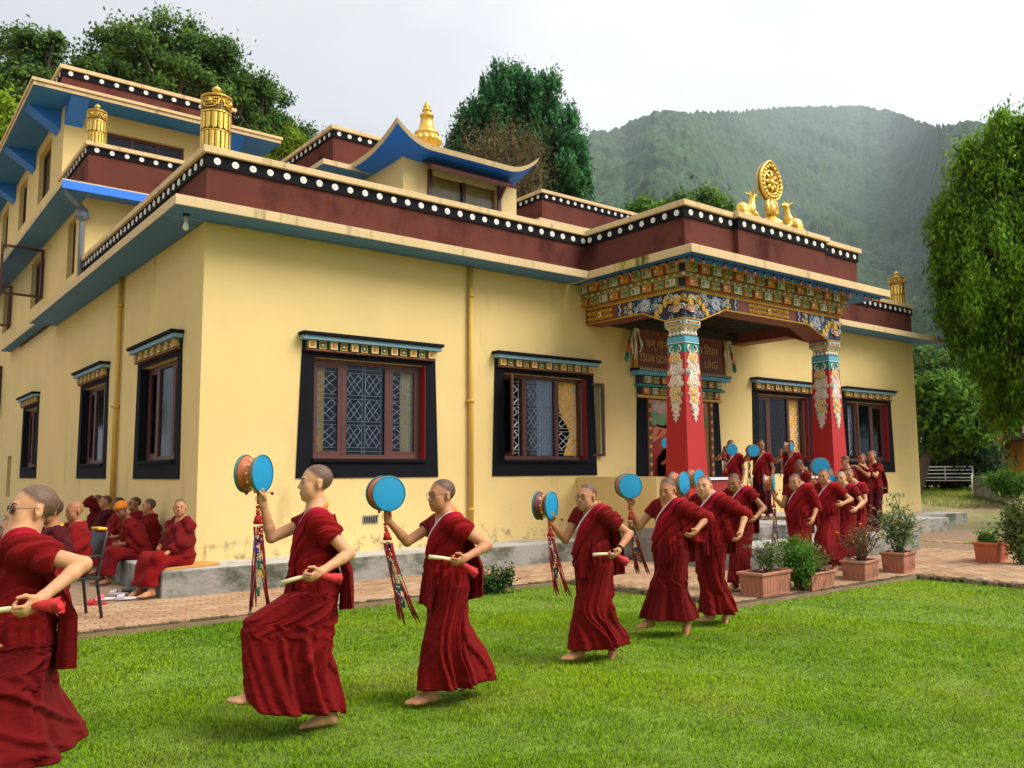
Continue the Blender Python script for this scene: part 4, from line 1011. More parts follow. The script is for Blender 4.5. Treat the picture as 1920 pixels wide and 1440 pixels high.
# brick paving
m_joint = mat('paving_joint', srgb(138,112,86), .95, .2, 6, .3, 60)
b = MB(); b.box(-40, WX0, EY, 2, -.3, -.012); b.box(FX0, WX0, FY, EY, -.3, -.013); b.box(WX0, WX1, -40, 2, -.3, -.014); b.box(WX1, 19, RLY, -.86, -.3, -.015)
path = tag(b.build('brick_path', m_joint), kind='structure')
def brick_mat(name, c): return mat(name, c, .9, .16, 5, .5, 60, stain=(srgb(120,96,72), 1.3, .52, .72, (1,1,1)))
bm_ = [brick_mat('brick_a', srgb(172,136,100)), brick_mat('brick_b', srgb(164,126,92)), brick_mat('brick_c', srgb(178,146,114))]
def brick_mesh(k):
    q = MB(); a, c, h = .110, .052, .020; e = .006
    q.add([(-a,-c,-h),(a,-c,-h),(a,c,-h),(-a,c,-h),(-a,-c,-e),(a,-c,-e),(a,c,-e),(-a,c,-e),(-a+e,-c+e,0),(a-e,-c+e,0),(a-e,c-e,0),(-a+e,c-e,0)],
          [(0,1,5,4),(1,2,6,5),(2,3,7,6),(3,0,4,7),(4,5,9,8),(5,6,10,9),(6,7,11,10),(7,4,8,11),(8,9,10,11)])
    return q.mesh('brick', bm_[k])
brick_me = [brick_mesh(k) for k in range(3)]
cells = []
def lay(x0, x1, y0, y1):
    ny = int((y1-y0)/.112); nx = int((x1-x0)/.228)
    for j in range(ny):
        for i in range(nx):
            x = x0+.114+i*.228+(.114 if j % 2 else 0); y = y0+.056+j*.112
            if x+.11 > x1: continue
            cells.append((x, y))
lay(-4.6, 7.05, EY+.12, -.87); lay(FX0+.12, 13.0, FY+.12, EY+.12); lay(WX0+.12, WX1, -9.6, FY+.12); lay(WX1, 15, RLY, EY)
def visible_size(c):
    d = math.hypot(c[0]-CAM[0], c[1]-CAM[1]); v = Vector((c[0], c[1], 0))-Vector(CAM); px = v.dot(AR)/v.dot(AD)
    if abs(px) > .64 or v.dot(AD) < 0: return 0
    return 1/d
cells = [c for c in cells if not (c[0] > 7.0 and c[1] > -3.86 and c[0] < 12.05)]
cells.sort(key=lambda c: -visible_size(c))
for (x, y) in cells[:300]:
    link('brick', brick_me[rnd.randint(0, 2)], path, (x, y, rnd.uniform(-.002, .002)), (rnd.uniform(-.012, .012), rnd.uniform(-.008, .008), rnd.uniform(-.012, .012)))
tv = np.array([v.co[:] for v in brick_me[0].vertices]); tf = np.array([p.vertices[:] for p in brick_me[0].polygons])
rest = np.array(cells[300:]); nb = len(rest)
off = np.concatenate([rest, nrs.uniform(-.002, .002, (nb, 1))], 1)
V = (tv[None]+off[:, None, :]).reshape(-1, 3); F = (tf[None]+(np.arange(nb)*len(tv))[:, None, None]).reshape(-1, 4)
o = link('bricks', np_mesh('bricks', V, F, bm_, False, np.repeat(nrs.randint(0, 3, nb), len(tf))), path); tag(o, kind='stuff')
# edging: bricks on end along the lawn
m_edge = mat('mossy_edging_brick', srgb(104,84,56), .95, .25, 4, .6, 40, stain=(srgb(50,58,22), 2.5, .48, .62, (1,1,1)))
q = MB(); q.box(-.05, .05, -.045, .045, -.10, .0); eb_me = q.mesh('edging_brick', m_edge)
bm2 = bmesh.new(); bm2.from_mesh(eb_me); bmesh.ops.bevel(bm2, geom=list(bm2.edges), offset=.012, segments=1, affect='EDGES'); bm2.to_mesh(eb_me); bm2.free()
edge_pos = [(-4.2+.104*i, EY+.05) for i in range(int((FX0+4.2)/.104))] + [(FX0+.05, EY-.104*i) for i in range(1, int((EY-FY)/.104))] + [(FX0+.05+.104*i, FY+.05) for i in range(int((WX0-FX0)/.104))] + [(WX0+.05, FY-.104*i) for i in range(38)]
edge_pos.sort(key=lambda c: -visible_size(c))
for (x, y) in edge_pos[:290]: link('edging_brick', eb_me, path, (x, y, rnd.uniform(-.008, .012)), (rnd.uniform(-.05, .05), rnd.uniform(-.05, .05), rnd.uniform(-.06, .06)))

# ------------------------------------------------------------------ leaves and grass
def leaf_mat(name, a, b, trans=.35, rough=.55, nscale=.6, soft=False, c=None):
    """two-tone leaf: per-leaf attribute and a slow noise pick between a and b"""
    if name in MATS: return MATS[name]
    M = bpy.data.materials.new(name); M.use_nodes = True; t = M.node_tree; t.nodes.clear(); lk = t.links.new
    o = N(t, 'ShaderNodeOutputMaterial'); bs = N(t, 'ShaderNodeBsdfPrincipled', ins={'Roughness': rough, 'Specular IOR Level': .12}); tr = N(t, 'ShaderNodeBsdfTranslucent'); ms = N(t, 'ShaderNodeMixShader'); ms.inputs[0].default_value = trans
    at = N(t, 'ShaderNodeAttribute', attribute_name='tint'); co = N(t, 'ShaderNodeTexCoord'); nz_ = N(t, 'ShaderNodeTexNoise', ins={'Scale': nscale, 'Detail': 4}); lk(co.outputs['Object'], nz_.inputs['Vector'])
    ad = N(t, 'ShaderNodeMath', operation='ADD'); lk(at.outputs['Fac'], ad.inputs[0]); mr = N(t, 'ShaderNodeMapRange', ins={'From Min': .32, 'From Max': .68, 'To Min': -.45, 'To Max': .45}); lk(nz_.outputs['Fac'], mr.inputs['Value']); lk(mr.outputs[0], ad.inputs[1])
    mx_ = N(t, 'ShaderNodeMix', data_type='RGBA', clamp_factor=True); lk(ad.outputs[0], mx_.inputs[0]); mx_.inputs[6].default_value = (*a, 1); mx_.inputs[7].default_value = (*b, 1)
    outc = mx_.outputs[2]
    if c:
        nz2 = N(t, 'ShaderNodeTexNoise', ins={'Scale': nscale*1.7, 'Detail': 5, 'Roughness': .65}); lk(co.outputs['Object'], nz2.inputs['Vector']); m2 = N(t, 'ShaderNodeMapRange', ins={'From Min': .52, 'From Max': .72}); lk(nz2.outputs['Fac'], m2.inputs['Value']); pr_ = N(t, 'ShaderNodeMath', operation='MULTIPLY'); lk(m2.outputs[0], pr_.inputs[0]); lk(at.outputs['Fac'], pr_.inputs[1]); m3 = N(t, 'ShaderNodeMix', data_type='RGBA', clamp_factor=True); lk(pr_.outputs[0], m3.inputs[0]); lk(outc, m3.inputs[6]); m3.inputs[7].default_value = (*c, 1); outc = m3.outputs[2]
    if soft:
        an_ = N(t, 'ShaderNodeAttribute', attribute_name='nrm'); lk(an_.outputs['Vector'], bs.inputs['Normal'])
    lk(outc, bs.inputs['Base Color']); lk(outc, tr.inputs[0]); lk(bs.outputs[0], ms.inputs[1]); lk(tr.outputs[0], ms.inputs[2]); lk(ms.outputs[0], o.inputs[0])
    MATS[name] = M; return M
def set_tint(me, vals):
    a = me.attributes.new('tint', 'FLOAT', 'POINT'); a.data.foreach_set('value', np.ascontiguousarray(vals, np.float32))
def set_nrm(me, v):
    v = v/(np.linalg.norm(v, axis=1, keepdims=True)+1e-9); a = me.attributes.new('nrm', 'FLOAT_VECTOR', 'POINT'); a.data.foreach_set('vector', np.ascontiguousarray(v, np.float32).ravel())
def leaves_mesh(name, C, size, mt, rs, nrm=None, up=.3, aspect=2.0, droop=0.0, bend=.25, size_var=.4, soft=None):
    """C (n,3) leaf centres -> one kite-shaped folded leaf each (two triangles)"""
    n = len(C); d = rs.normal(size=(n, 3)); d[:, 2] += up
    if droop: d = d*.35+np.array([0, 0, -droop])
    d /= np.linalg.norm(d, axis=1, keepdims=True)+1e-9
    k = rs.normal(size=(n, 3)) if nrm is None else nrm+.7*rs.normal(size=(n, 3))
    s = np.cross(d, k); s /= np.linalg.norm(s, axis=1, keepdims=True)+1e-9; nn = np.cross(s, d)
    L_ = (size*(1+size_var*rs.uniform(-1, 1, n)))[:, None]; W_ = L_/aspect
    v0 = C-d*L_*.5; v1 = C+s*W_*.5+nn*L_*bend*.3; v2 = C+d*L_*.5; v3 = C-s*W_*.5+nn*L_*bend*.3
    V = np.stack([v0, v1, v2, v3], 1).reshape(-1, 3); i = np.arange(n)*4
    F = np.stack([i, i+1, i+2, i, i+2, i+3], 1).reshape(-1, 3)
    me = np_mesh(name, V, F, mt, False); set_tint(me, np.repeat(rs.uniform(0, 1, n), 4))
    if soft is not None: set_nrm(me, np.repeat(soft+.30*rs.normal(size=(n, 3)), 4, 0))
    return me

m_grass = leaf_mat('lawn_grass', (.165,.37,.005), (.42,.62,.010), .25, .7, .55, True, (.50,.47,.06))
def in_lawn(x, y): return ((x < FX0-.01) & (y < EY-.005)) | ((x >= FX0-.01) & (x < WX0-.02) & (y < FY-.005))
def grass_points(dmin, dmax, dens, rs):
    # sample a fan in front of the viewer
    half = .72; n = int(dens*(dmax**2-dmin**2)*half)
    r = np.sqrt(rs.uniform(dmin**2, dmax**2, n)); a = YAW+rs.uniform(-half, half, n)
    x = CAM[0]+r*np.sin(a); y = CAM[1]+r*np.cos(a); k = in_lawn(x, y); return x[k], y[k], r[k]
rs = np.random.RandomState(3); X, Y, D = [], [], []
for (a, c_, den) in ((2.4, 5.0, 17000), (5.0, 7.0, 12000), (7.0, 10.0, 7000), (10.0, 16.0, 2600)):
    x, y, r = grass_points(a, c_, den, rs); X.append(x); Y.append(y); D.append(r)
X = np.concatenate(X); Y = np.concatenate(Y); D = np.concatenate(D); n = len(X)
def vnoise(x, y, s, seed):
    """smooth value noise"""
    g = np.random.RandomState(seed).rand(64, 64); u = (x/s) % 64; v = (y/s) % 64; i = u.astype(int) % 64; j = v.astype(int) % 64; fu = u-np.floor(u); fv = v-np.floor(v); fu = fu*fu*(3-2*fu); fv = fv*fv*(3-2*fv); i1 = (i+1) % 64; j1 = (j+1) % 64
    return (g[i, j]*(1-fu)+g[i1, j]*fu)*(1-fv)+(g[i, j1]*(1-fu)+g[i1, j1]*fu)*fv
clump = vnoise(X, Y, .16, 1)*.6+vnoise(X, Y, .45, 2)*.4
h = (.010+.012*clump**1.6*2)*(1+.35*rs.uniform(-1, 1, n)); wd = (.0022+.0016*rs.rand(n))*np.clip(D/6, .9, 2.0)
an = rs.uniform(0, 2*np.pi, n); ln = h*rs.uniform(.25, 1.1, n); la = rs.uniform(0, 2*np.pi, n)
B = np.stack([X, Y, np.full(n, LAWN_Z-.002)], 1); S = np.stack([np.cos(an), np.sin(an), np.zeros(n)], 1)*wd[:, None]
T = B+np.stack([ln*np.cos(la), ln*np.sin(la), h], 1); Mid = B+np.stack([ln*.3*np.cos(la), ln*.3*np.sin(la), h*.62], 1)
V = np.stack([B-S, B+S, T], 1).reshape(-1, 3)
F = np.arange(3*n).reshape(-1, 3)
me = np_mesh('lawn_grass', V, F, m_grass, False); tint = .25+.5*vnoise(X, Y, .9, 5)+.35*rs.uniform(-1, 1, n); set_tint(me, np.repeat(tint, 3)); gn = np.stack([.55*rs.normal(size=n), .55*rs.normal(size=n), np.ones(n)], 1); set_nrm(me, np.repeat(gn, 3, 0)); GRASS_N = n
tag(link('lawn_grass', me), 'short bright green lawn grass in front of the hall', 'grass', kind='stuff')

# grass on the lawn across the walkway and on the far verge
def verge(x0, x1, y0, y1, n, hh, nm, lbl, zoff=0):
    x = rs.uniform(x0, x1, n); y = rs.uniform(y0, y1, n); z = np.maximum(ground_h(x, y), LAWN_Z+.02 if y1 <= RLY+.01 else -9); L_ = hh*(.6+.8*rs.rand(n)); an = rs.uniform(0, 6.28, n); la = rs.uniform(0, 6.28, n)
    B = np.stack([x, y, z+zoff], 1); S = np.stack([np.cos(an), np.sin(an), 0*an], 1)*.009; T = B+np.stack([.5*L_*np.cos(la), .5*L_*np.sin(la), L_], 1)
    V = np.stack([B-S, B+S, T], 1).reshape(-1, 3); me = np_mesh(nm, V, np.arange(3*n).reshape(-1, 3), m_grass, False); set_tint(me, np.repeat(.3+.6*rs.rand(n), 3)); set_nrm(me, np.repeat(np.stack([.5*rs.normal(size=n), .5*rs.normal(size=n), np.ones(n)], 1), 3, 0)); tag(link(nm, me), lbl, 'grass', kind='stuff')
verge(WX1, 18, -9.5, RLY, 26000, .06, 'side_lawn_grass', 'patch of bright grass right of the brick walkway')

# ------------------------------------------------------------------ planters and plants
m_terra = mat('pinkish_planter', srgb(176,114,90), .8, .12, 3, .1, 40, stain=(srgb(64,48,36), 3.5, .56, .72, (1,1,.5))); m_terra2 = mat('terracotta_planter', srgb(196,104,70), .8, .10, 3, .1, 40, stain=(srgb(110,58,40), 3, .55, .8, (1,1,.6))); m_potsoil = mat('potting_soil', (.03,.022,.015), .95, .3, 10, .6, 50)
m_stem = mat('green_stem', srgb(84,98,48), .8, .15, 8); m_twig = mat('brown_twig', srgb(104,78,52), .9, .2, 8); m_bark = mat('tree_bark', srgb(98,84,66), .95, .25, 3, .8, 12, stretch=(1,1,.25))
def planter(label, x, y, rz, L_, W_, H_, mt, group='planters by the forecourt edge'):
    e = empty('planter', (x, y, 0), rz); tag(e, label, 'planter')
    b = MB(); a, c = L_/2, W_/2; t = .88
    for (s0, s1, z0, z1) in ((t, 1.0, 0, H_*.86),):
        vs_ = [(-a*s0,-c*s0,z0),(a*s0,-c*s0,z0),(a*s0,c*s0,z0),(-a*s0,c*s0,z0),(-a*.96,-c*.96,z1),(a*.96,-c*.96,z1),(a*.96,c*.96,z1),(-a*.96,c*.96,z1)]
        b.add(vs_, [(0,3,2,1),(0,1,5,4),(1,2,6,5),(2,3,7,6),(3,0,4,7)], 0)
        n = 9   # vertical ribs on the long sides
        for i in range(n):
            u = -.9+1.8*i/(n-1)
            for sy in (-1, 1): b.tube([(u*a*t, sy*c*t*1.0, z0+.03), (u*a*.96, sy*c*.96, z1-.01)], .006, 4, 0)
        for i in range(5):
            u = -.8+1.6*i/4
            for sx in (-1, 1): b.tube([(sx*a*t, u*c*t, z0+.03), (sx*a*.96, u*c*.96, z1-.01)], .006, 4, 0)
    b.build('body', mt, e)
    b = MB(); o_, i_ = 1.04, .90
    for (x0, x1, y0, y1) in ((-a*o_, a*o_, -c*o_*1.04, -c*i_), (-a*o_, a*o_, c*i_, c*o_*1.04), (-a*o_, -a*i_, -c*i_, c*i_), (a*i_, a*o_, -c*i_, c*i_)): b.box(x0, x1, y0, y1, H_*.86, H_)
    b.build('rim', mt, e, bevel=.008); MB().box(-a*.93, a*.93, -c*.93, c*.93, H_*.78, H_*.88).build('soil', m_potsoil, e)
    return e
def plant(name, label, cat, loc, stems, h, spread, leaf, n, mt, seed, up=.3, aspect=2.2, flowers=None, stem_mat=None, lo=.1, group=None, shape=1.0, dry=False):
    """several arching stems, leaves gathered around them"""
    rs = np.random.RandomState(seed); e = empty(name, loc); tag(e, label, cat, group)
    b = MB(); C = []; tips = []
    for s in range(stems):
        a = rs.uniform(0, 6.28); r = spread*math.sqrt(rs.rand()); hh = h*(.6+.4*rs.rand())*(1-.25*shape*(r/spread)**2); pts = []
        for t in np.linspace(0, 1, 6): pts.append((r*math.cos(a)*(.15+.85*t**.8)+.012*rs.normal(), r*math.sin(a)*(.15+.85*t**.8)+.012*rs.normal(), hh*t))
        b.tube(pts, [.007*(1-.6*k/5)*(1+h) for k in range(6)], 5); tips.append(pts[-1])
        for _ in range(3):      # side twigs
            k = rs.randint(2, 5); p = Vector(pts[k]); q = p+Vector((rs.normal()*.10, rs.normal()*.10, .07+.08*rs.rand()))*(h/.6); b.tube([p, (p+q)/2+Vector((0, 0, .01)), q], .003*(1+h), 4); tips.append(tuple(q)); C.append(np.array(p)[None]+(np.array(q-p)[None])*rs.rand(max(2, n//stems//6), 1)+rs.normal(size=(max(2, n//stems//6), 3))*leaf*.6)
        m_ = n//stems; t = lo+(1-lo)*rs.rand(m_)**.75; P = np.array(pts); k = np.clip((t*5).astype(int), 0, 4); f = (t*5-k)[:, None]
        C.append(P[k]*(1-f)+P[k+1]*f+rs.normal(size=(m_, 3))*leaf*1.1)
    b.build('stems', stem_mat or m_stem, e)
    C = np.concatenate(C); C[:, 2] = np.maximum(C[:, 2], .01)
    link('leaves', leaves_mesh('leaves', C, leaf, mt, rs, None, up, aspect), e)
    if flowers:
        fm, k, sz = flowers; q = MB()
        for t in [tips[i] for i in rs.choice(len(tips), min(k, len(tips)), replace=False)]:
            for j in range(7):
                aa = j*.9; q.ball((t[0]+sz*.5*math.cos(aa), t[1]+sz*.5*math.sin(aa), t[2]+.01), (sz*.45, sz*.45, sz*.3), 6, 4)
        q.build('flowers', fm, e)
    return e
m_lf_a = leaf_mat('leaf_fresh', (.055,.16,.020), (.14,.30,.03), .3, .5, 6); m_lf_b = leaf_mat('leaf_olive', (.075,.12,.03), (.17,.22,.06), .25, .6, 6); m_lf_c = leaf_mat('leaf_pale', (.12,.20,.06), (.34,.42,.20), .3, .6, 6); m_lf_d = leaf_mat('leaf_dry', (.10,.07,.03), (.24,.19,.07), .2, .7, 6); m_lf_k = leaf_mat('leaf_dark', (.018,.055,.016), (.06,.13,.03), .25, .5, 4)
m_fl_o = mat('orange_flower', srgb(236,140,20), .7, .1, 20); m_fl_y = mat('yellow_flower', srgb(226,190,50), .7, .1, 20); m_fl_p = mat('pink_flower', srgb(210,90,110), .7, .1, 20)
def mid(*p):
    q = [atZ(x, y, 0) for x, y in p]; return sum((v.x for v in q))/len(q), sum((v.y for v in q))/len(q)
PL = [(5.22, -5.50, .78, .34, .30), (6.15, -5.58, .62, .26, .22), (7.48, -5.46, .62, .36, .28), (8.72, -5.36, .62, .36, .30)]
planter('pinkish planter with sparse low weeds, nearest in the row on the forecourt edge', PL[0][0], PL[0][1], R_(6), .72, .34, .29, m_terra)
planter('low pinkish planter half hidden behind a leafy bush', PL[1][0], PL[1][1], R_(4), .62, .28, .22, m_terra)
planter('pinkish planter holding a dry twiggy plant', PL[2][0], PL[2][1], R_(10), .58, .34, .27, m_terra)
planter('pinkish planter holding a tall plant with orange flowers', PL[3][0], PL[3][1], R_(10), .56, .34, .30, m_terra)
pr = mid((1835, 1052), (1887, 1056)); planter('terracotta planter standing alone on the far side of the walkway', 11.25, -5.62, R_(8), .72, .36, .33, m_terra2)
plant('potted_plant', 'sparse low weeds growing in the nearest planter', 'plant', (PL[0][0]+.05, PL[0][1], .28), 9, .38, .20, .055, 260, m_lf_b, 21)
plant('garden_bush', 'bright green feathery bush in front of the second planter', 'bush', (5.86, -5.62, 0), 14, .76, .25, .055, 1900, m_lf_a, 22, up=.6, aspect=2.6, lo=.2)
plant('potted_plant', 'small reddish plant in the low planter beside the feathery bush', 'plant', (6.25, -5.55, .19), 8, .36, .16, .045, 200, m_lf_d, 23)
plant('potted_plant', 'dry twiggy plant with yellowing flowers in the third planter', 'plant', (PL[2][0], PL[2][1], .26), 18, .58, .28, .035, 420, m_lf_d, 24, flowers=(m_fl_y, 12, .022), stem_mat=m_twig, lo=.4)
plant('potted_plant', 'tall leafy plant with orange flowers in the last planter of the row', 'plant', (PL[3][0], PL[3][1], .28), 11, .90, .22, .075, 620, m_lf_c, 25, flowers=(m_fl_o, 14, .03), aspect=2.8)
plant('potted_plant', 'low green plant in the lone terracotta planter', 'plant', (11.25, -5.62, .28), 10, .22, .16, .06, 240, m_lf_a, 26, flowers=(m_fl_o, 4, .02))
rb_ = atZ(930, 1112, LAWN_Z); plant('rose_bush', 'small leafy rose bush at the lawn edge behind the third walking nun', 'bush', (rb_.x, rb_.y, LAWN_Z), 14, .34, .30, .055, 800, m_lf_k, 27, flowers=(m_fl_p, 3, .018))
for k, (px, py, hh, sp, lbl) in enumerate(((1915, 1058, 1.10, .20, 'tall slender shrub at the right edge beside the terracotta planter'), (1898, 932, .9, .8, 'rounded bright shrub below the sloping concrete wall'),)):
    p = atZ(px, py, 0) if k == 0 else atD(px, py, 31)
    plant('shrub', lbl, 'shrub', (p.x, p.y, p.z), 16 if k == 0 else 30, hh, sp, .08 if k == 0 else .10, 1500 if k == 0 else 2600, m_lf_a if k else m_lf_b, 30+k, flowers=(m_fl_p, 8, .04) if k else (m_fl_y, 4, .02))
p = atZ(1890, 1030, 0); plant('shrub', 'low spreading green shrub behind the terracotta planter', 'shrub', (p.x+.6, p.y-.2, 0), 20, .55, .45, .06, 1600, m_lf_a, 35)

# ------------------------------------------------------------------ far right yard: bench, sloping wall, yellow outbuilding
pb = atD(1773, 926, 36); bench = empty('garden_bench', (pb.x, pb.y, float(ground_h(pb.x, pb.y))), math.atan2(-(pb.x-CAM[0]), (pb.y-CAM[1]))+R_(-8)); tag(bench, 'white metal garden bench on the grass in front of the dark trees', 'bench')
m_wmetal = mat('white_metal', (.78,.78,.78), .4, .04, 5); zf = .62
def bpart(nm, fn): b = MB(); fn(b); b.build(nm, m_wmetal, bench)
hw = .92
for i, z in enumerate((.52, .66, .80)): bpart('back_slat', lambda b: b.tube([(-hw, .20, z), (hw, .20, z)], .022, 6))
for i, y in enumerate((-.18, -.04, .10)): bpart('seat_slat', lambda b: b.box(-hw, hw, y-.05, y+.05, .40, .425))
for x in (-hw, hw):
    bpart('leg', lambda b: b.tube([(x, -.22, 0), (x, -.22, .60), (x, .18, .62)], .025, 6)); bpart('leg', lambda b: b.tube([(x, .22, 0), (x, .20, .92)], .025, 6))
bpart('top_rail', lambda b: b.tube([(-hw, .20, .92), (hw, .20, .92)], .025, 6)); bpart('back_post', lambda b: b.tube([(0, .20, .42), (0, .20, .92)], .02, 6))
q0 = atD(1826, 935, 34); q1 = atD(1890, 935, 31); zt0 = atD(1826, 893, 34).z
sw = MB(); dv = Vector((q1.x-q0.x, q1.y-q0.y, 0)); ln_ = dv.length; dv.normalize(); nv = Vector((-dv.y, dv.x, 0))
for k in range(1): 
    z0 = float(ground_h(q0.x, q0.y))-.1
    pts = [(0, z0), (ln_, z0), (ln_, z0+.25), (.35*ln_, zt0-.02), (0, zt0)]
    A = [q0.xy.to_3d()*1+dv*u+Vector((0, 0, z)) for u, z in pts]; B_ = [p+nv*.35 for p in A]; n_ = len(pts)
    sw.add(A+B_, [tuple(range(n_)), tuple(range(n_, 2*n_))[::-1]]+[(i, n_+i, n_+(i+1) % n_, (i+1) % n_) for i in range(n_)])
tag(sw.build('sloping_wall', m_conc), 'low sloping concrete wall beside the bright shrub in the far yard', 'wall')
h0 = atD(1872, 893, 46); h1 = atD(1990, 893, 40); zr = atD(1872, 830, 46).z
oe = empty('outbuilding', (h0.x, h0.y, float(ground_h(h0.x, h0.y))), math.atan2(h1.y-h0.y, h1.x-h0.x)); tag(oe, 'deep yellow outbuilding with a dark flat roof at the right edge', 'building')
zb_ = oe.location.z; wl = (h1-h0).length; hh = zr-zb_
MB().box(0, wl, 0, 4, 0, hh).build('wall', mat('ochre_wall', srgb(214,150,24), .85, .1, 1, .1, 40, stain=(srgb(90,62,20), 1.5, .55, .75, (1,1,.3))), oe)
MB().box(-.55, wl+.4, -.5, 4.4, hh+.002, hh+.28).build('roof', mat('dark_roof_edge', srgb(62,58,44), .9, .2, 1.5, .3, 20), oe, bevel=.02); MB().box(1.4, 2.0, .6, 1.2, hh+.28, hh+.75).build('roof_stub', m_cream, oe)

verge(pb.x-5, pb.x+4.5, pb.y-3.2, pb.y+2.0, 9000, .11, 'verge_grass', 'strip of grass around the white bench')
# ------------------------------------------------------------------ people: distance-field bodies and robes
V3 = lambda *a: np.array(a, float)
def unit(v): v = np.asarray(v, float); return v/(np.linalg.norm(v)+1e-12)
class Field:
    """dense signed-distance grid; primitives blend smoothly, then a surface net is pulled out"""
    def __init__(s, lo, hi, h):
        s.lo = np.asarray(lo, float); s.h = h; s.n = np.ceil((np.asarray(hi)-s.lo)/h).astype(int)+1; s.D = np.full(s.n, 9.0, np.float32); s.bw = 1.0
        s.ax = [s.lo[i]+h*np.arange(s.n[i]) for i in range(3)]
    def sl(s, mn, mx, pad):
        a = np.clip(np.floor((np.asarray(mn)-pad-s.lo)/s.h).astype(int), 0, s.n); b = np.clip(np.ceil((np.asarray(mx)+pad-s.lo)/s.h).astype(int)+1, 0, s.n)
        if np.any(b <= a): return None
        return tuple(slice(a[i], b[i]) for i in range(3))
    def P(s, q):
        return s.ax[0][q[0]][:, None, None], s.ax[1][q[1]][None, :, None], s.ax[2][q[2]][None, None, :]
    def blend(s, q, d, k, sub=False):
        A = s.D[q]; d = d.astype(np.float32)
        if sub:
            d = -d; hh = np.maximum(k-np.abs(A-d), 0)/k; s.D[q] = np.maximum(A, d)+hh*hh*k*.25
        else:
            hh = np.maximum(k-np.abs(A-d), 0)/k; s.D[q] = np.minimum(A, d)-hh*hh*k*.25
    def rc(s, a, b, ra, rb, k=.02, sub=False, pad=None):
        a = np.asarray(a, float); b = np.asarray(b, float); r = max(ra, rb); q = s.sl(np.minimum(a, b)-r, np.maximum(a, b)+r, k+2.5*s.h if pad is None else pad)
        if q is None: return
        X, Y, Z = s.P(q); ba = b-a; L2 = ba@ba+1e-12
        t = np.clip(((X-a[0])*ba[0]+(Y-a[1])*ba[1]+(Z-a[2])*ba[2])/L2, 0, 1)
        d = np.sqrt((X-a[0]-t*ba[0])**2+(Y-a[1]-t*ba[1])**2+(Z-a[2]-t*ba[2])**2)-(ra+(rb-ra)*t); s.blend(q, d, k, sub)
    def ell(s, c, r, k=.02, M=None, sub=False, pad=None):
        c = np.asarray(c, float); r = np.asarray(r, float)*(np.array([s.bw, s.bw, 1.0]) if M is None else 1.0); R = max(r) if M is not None else r; q = s.sl(c-R, c+R, k+2.5*s.h if pad is None else pad)
        if q is None: return
        X, Y, Z = s.P(q); X = X-c[0]; Y = Y-c[1]; Z = Z-c[2]
        if M is not None: X, Y, Z = (M[0,0]*X+M[1,0]*Y+M[2,0]*Z), (M[0,1]*X+M[1,1]*Y+M[2,1]*Z), (M[0,2]*X+M[1,2]*Y+M[2,2]*Z)
        k0 = np.sqrt((X/r[0])**2+(Y/r[1])**2+(Z/r[2])**2); k1 = np.sqrt((X/r[0]**2)**2+(Y/r[1]**2)**2+(Z/r[2]**2)**2)+1e-9
        s.blend(q, k0*(k0-1)/k1, k, sub)
    def full(s): return s.ax[0][:, None, None], s.ax[1][None, :, None], s.ax[2][None, None, :]
    def net(s):
        D = s.D; D[0] = D[-1] = 9; D[:, 0] = D[:, -1] = 9; D[:, :, 0] = D[:, :, -1] = 9
        S = D < 0; c = np.zeros(tuple(s.n-1), np.int8)
        for i in (0, 1):
            for j in (0, 1):
                for k in (0, 1): c += S[i:s.n[0]-1+i, j:s.n[1]-1+j, k:s.n[2]-1+k]
        act = np.argwhere((c > 0) & (c < 8)); m = len(act); idx = np.full(tuple(s.n-1), -1, np.int32); idx[act[:, 0], act[:, 1], act[:, 2]] = np.arange(m)
        cor = [(i, j, k) for i in (0, 1) for j in (0, 1) for k in (0, 1)]; val = np.stack([D[act[:, 0]+i, act[:, 1]+j, act[:, 2]+k] for i, j, k in cor], 1).astype(float)
        acc = np.zeros((m, 3)); cnt = np.zeros(m)
        for a in range(8):
            for b in range(a+1, 8):
                da = np.array(cor[b])-np.array(cor[a])
                if np.abs(da).sum() != 1: continue
                va, vb = val[:, a], val[:, b]; x = (va < 0) != (vb < 0); t = np.where(x, va/(va-vb+1e-12), 0); t = np.clip(t, 0, 1)
                acc += x[:, None]*(np.array(cor[a])+t[:, None]*da); cnt += x
        V = s.lo+s.h*(act+acc/np.maximum(cnt, 1)[:, None]); F = []
        for ax in range(3):
            o1, o2 = (ax+1) % 3, (ax+2) % 3
            A = [slice(None)]*3; B = [slice(None)]*3; A[ax] = slice(0, -1); B[ax] = slice(1, None)
            e = S[tuple(A)] != S[tuple(B)]; e2 = np.zeros(e.shape, bool); sl_ = [slice(None)]*3; sl_[o1] = slice(1, -1); sl_[o2] = slice(1, -1); e2[tuple(sl_)] = e[tuple(sl_)]
            p = np.argwhere(e2)
            if not len(p): continue
            ins = S[p[:, 0], p[:, 1], p[:, 2]]
            def g(d1, d2):
                q = p.copy(); q[:, o1] -= d1; q[:, o2] -= d2; return idx[q[:, 0], q[:, 1], q[:, 2]]
            q = np.stack([g(0, 0), g(1, 0), g(1, 1), g(0, 1)], 1); q[~ins] = q[~ins][:, ::-1]; F.append(q)
        F = np.concatenate(F); F = F[(F >= 0).all(1)]
        return V, F
def smooth(V, F, it=1, lam=.5):
    n = len(V); E = np.concatenate([F[:, [0, 1]], F[:, [1, 2]], F[:, [2, 3]], F[:, [3, 0]]]); E = np.concatenate([E, E[:, ::-1]])
    cnt = np.bincount(E[:, 0], minlength=n)[:, None]
    for _ in range(it):
        S = np.stack([np.bincount(E[:, 0], V[E[:, 1], i], n) for i in range(3)], 1)/np.maximum(cnt, 1); V = V+(S-V)*lam
    return V

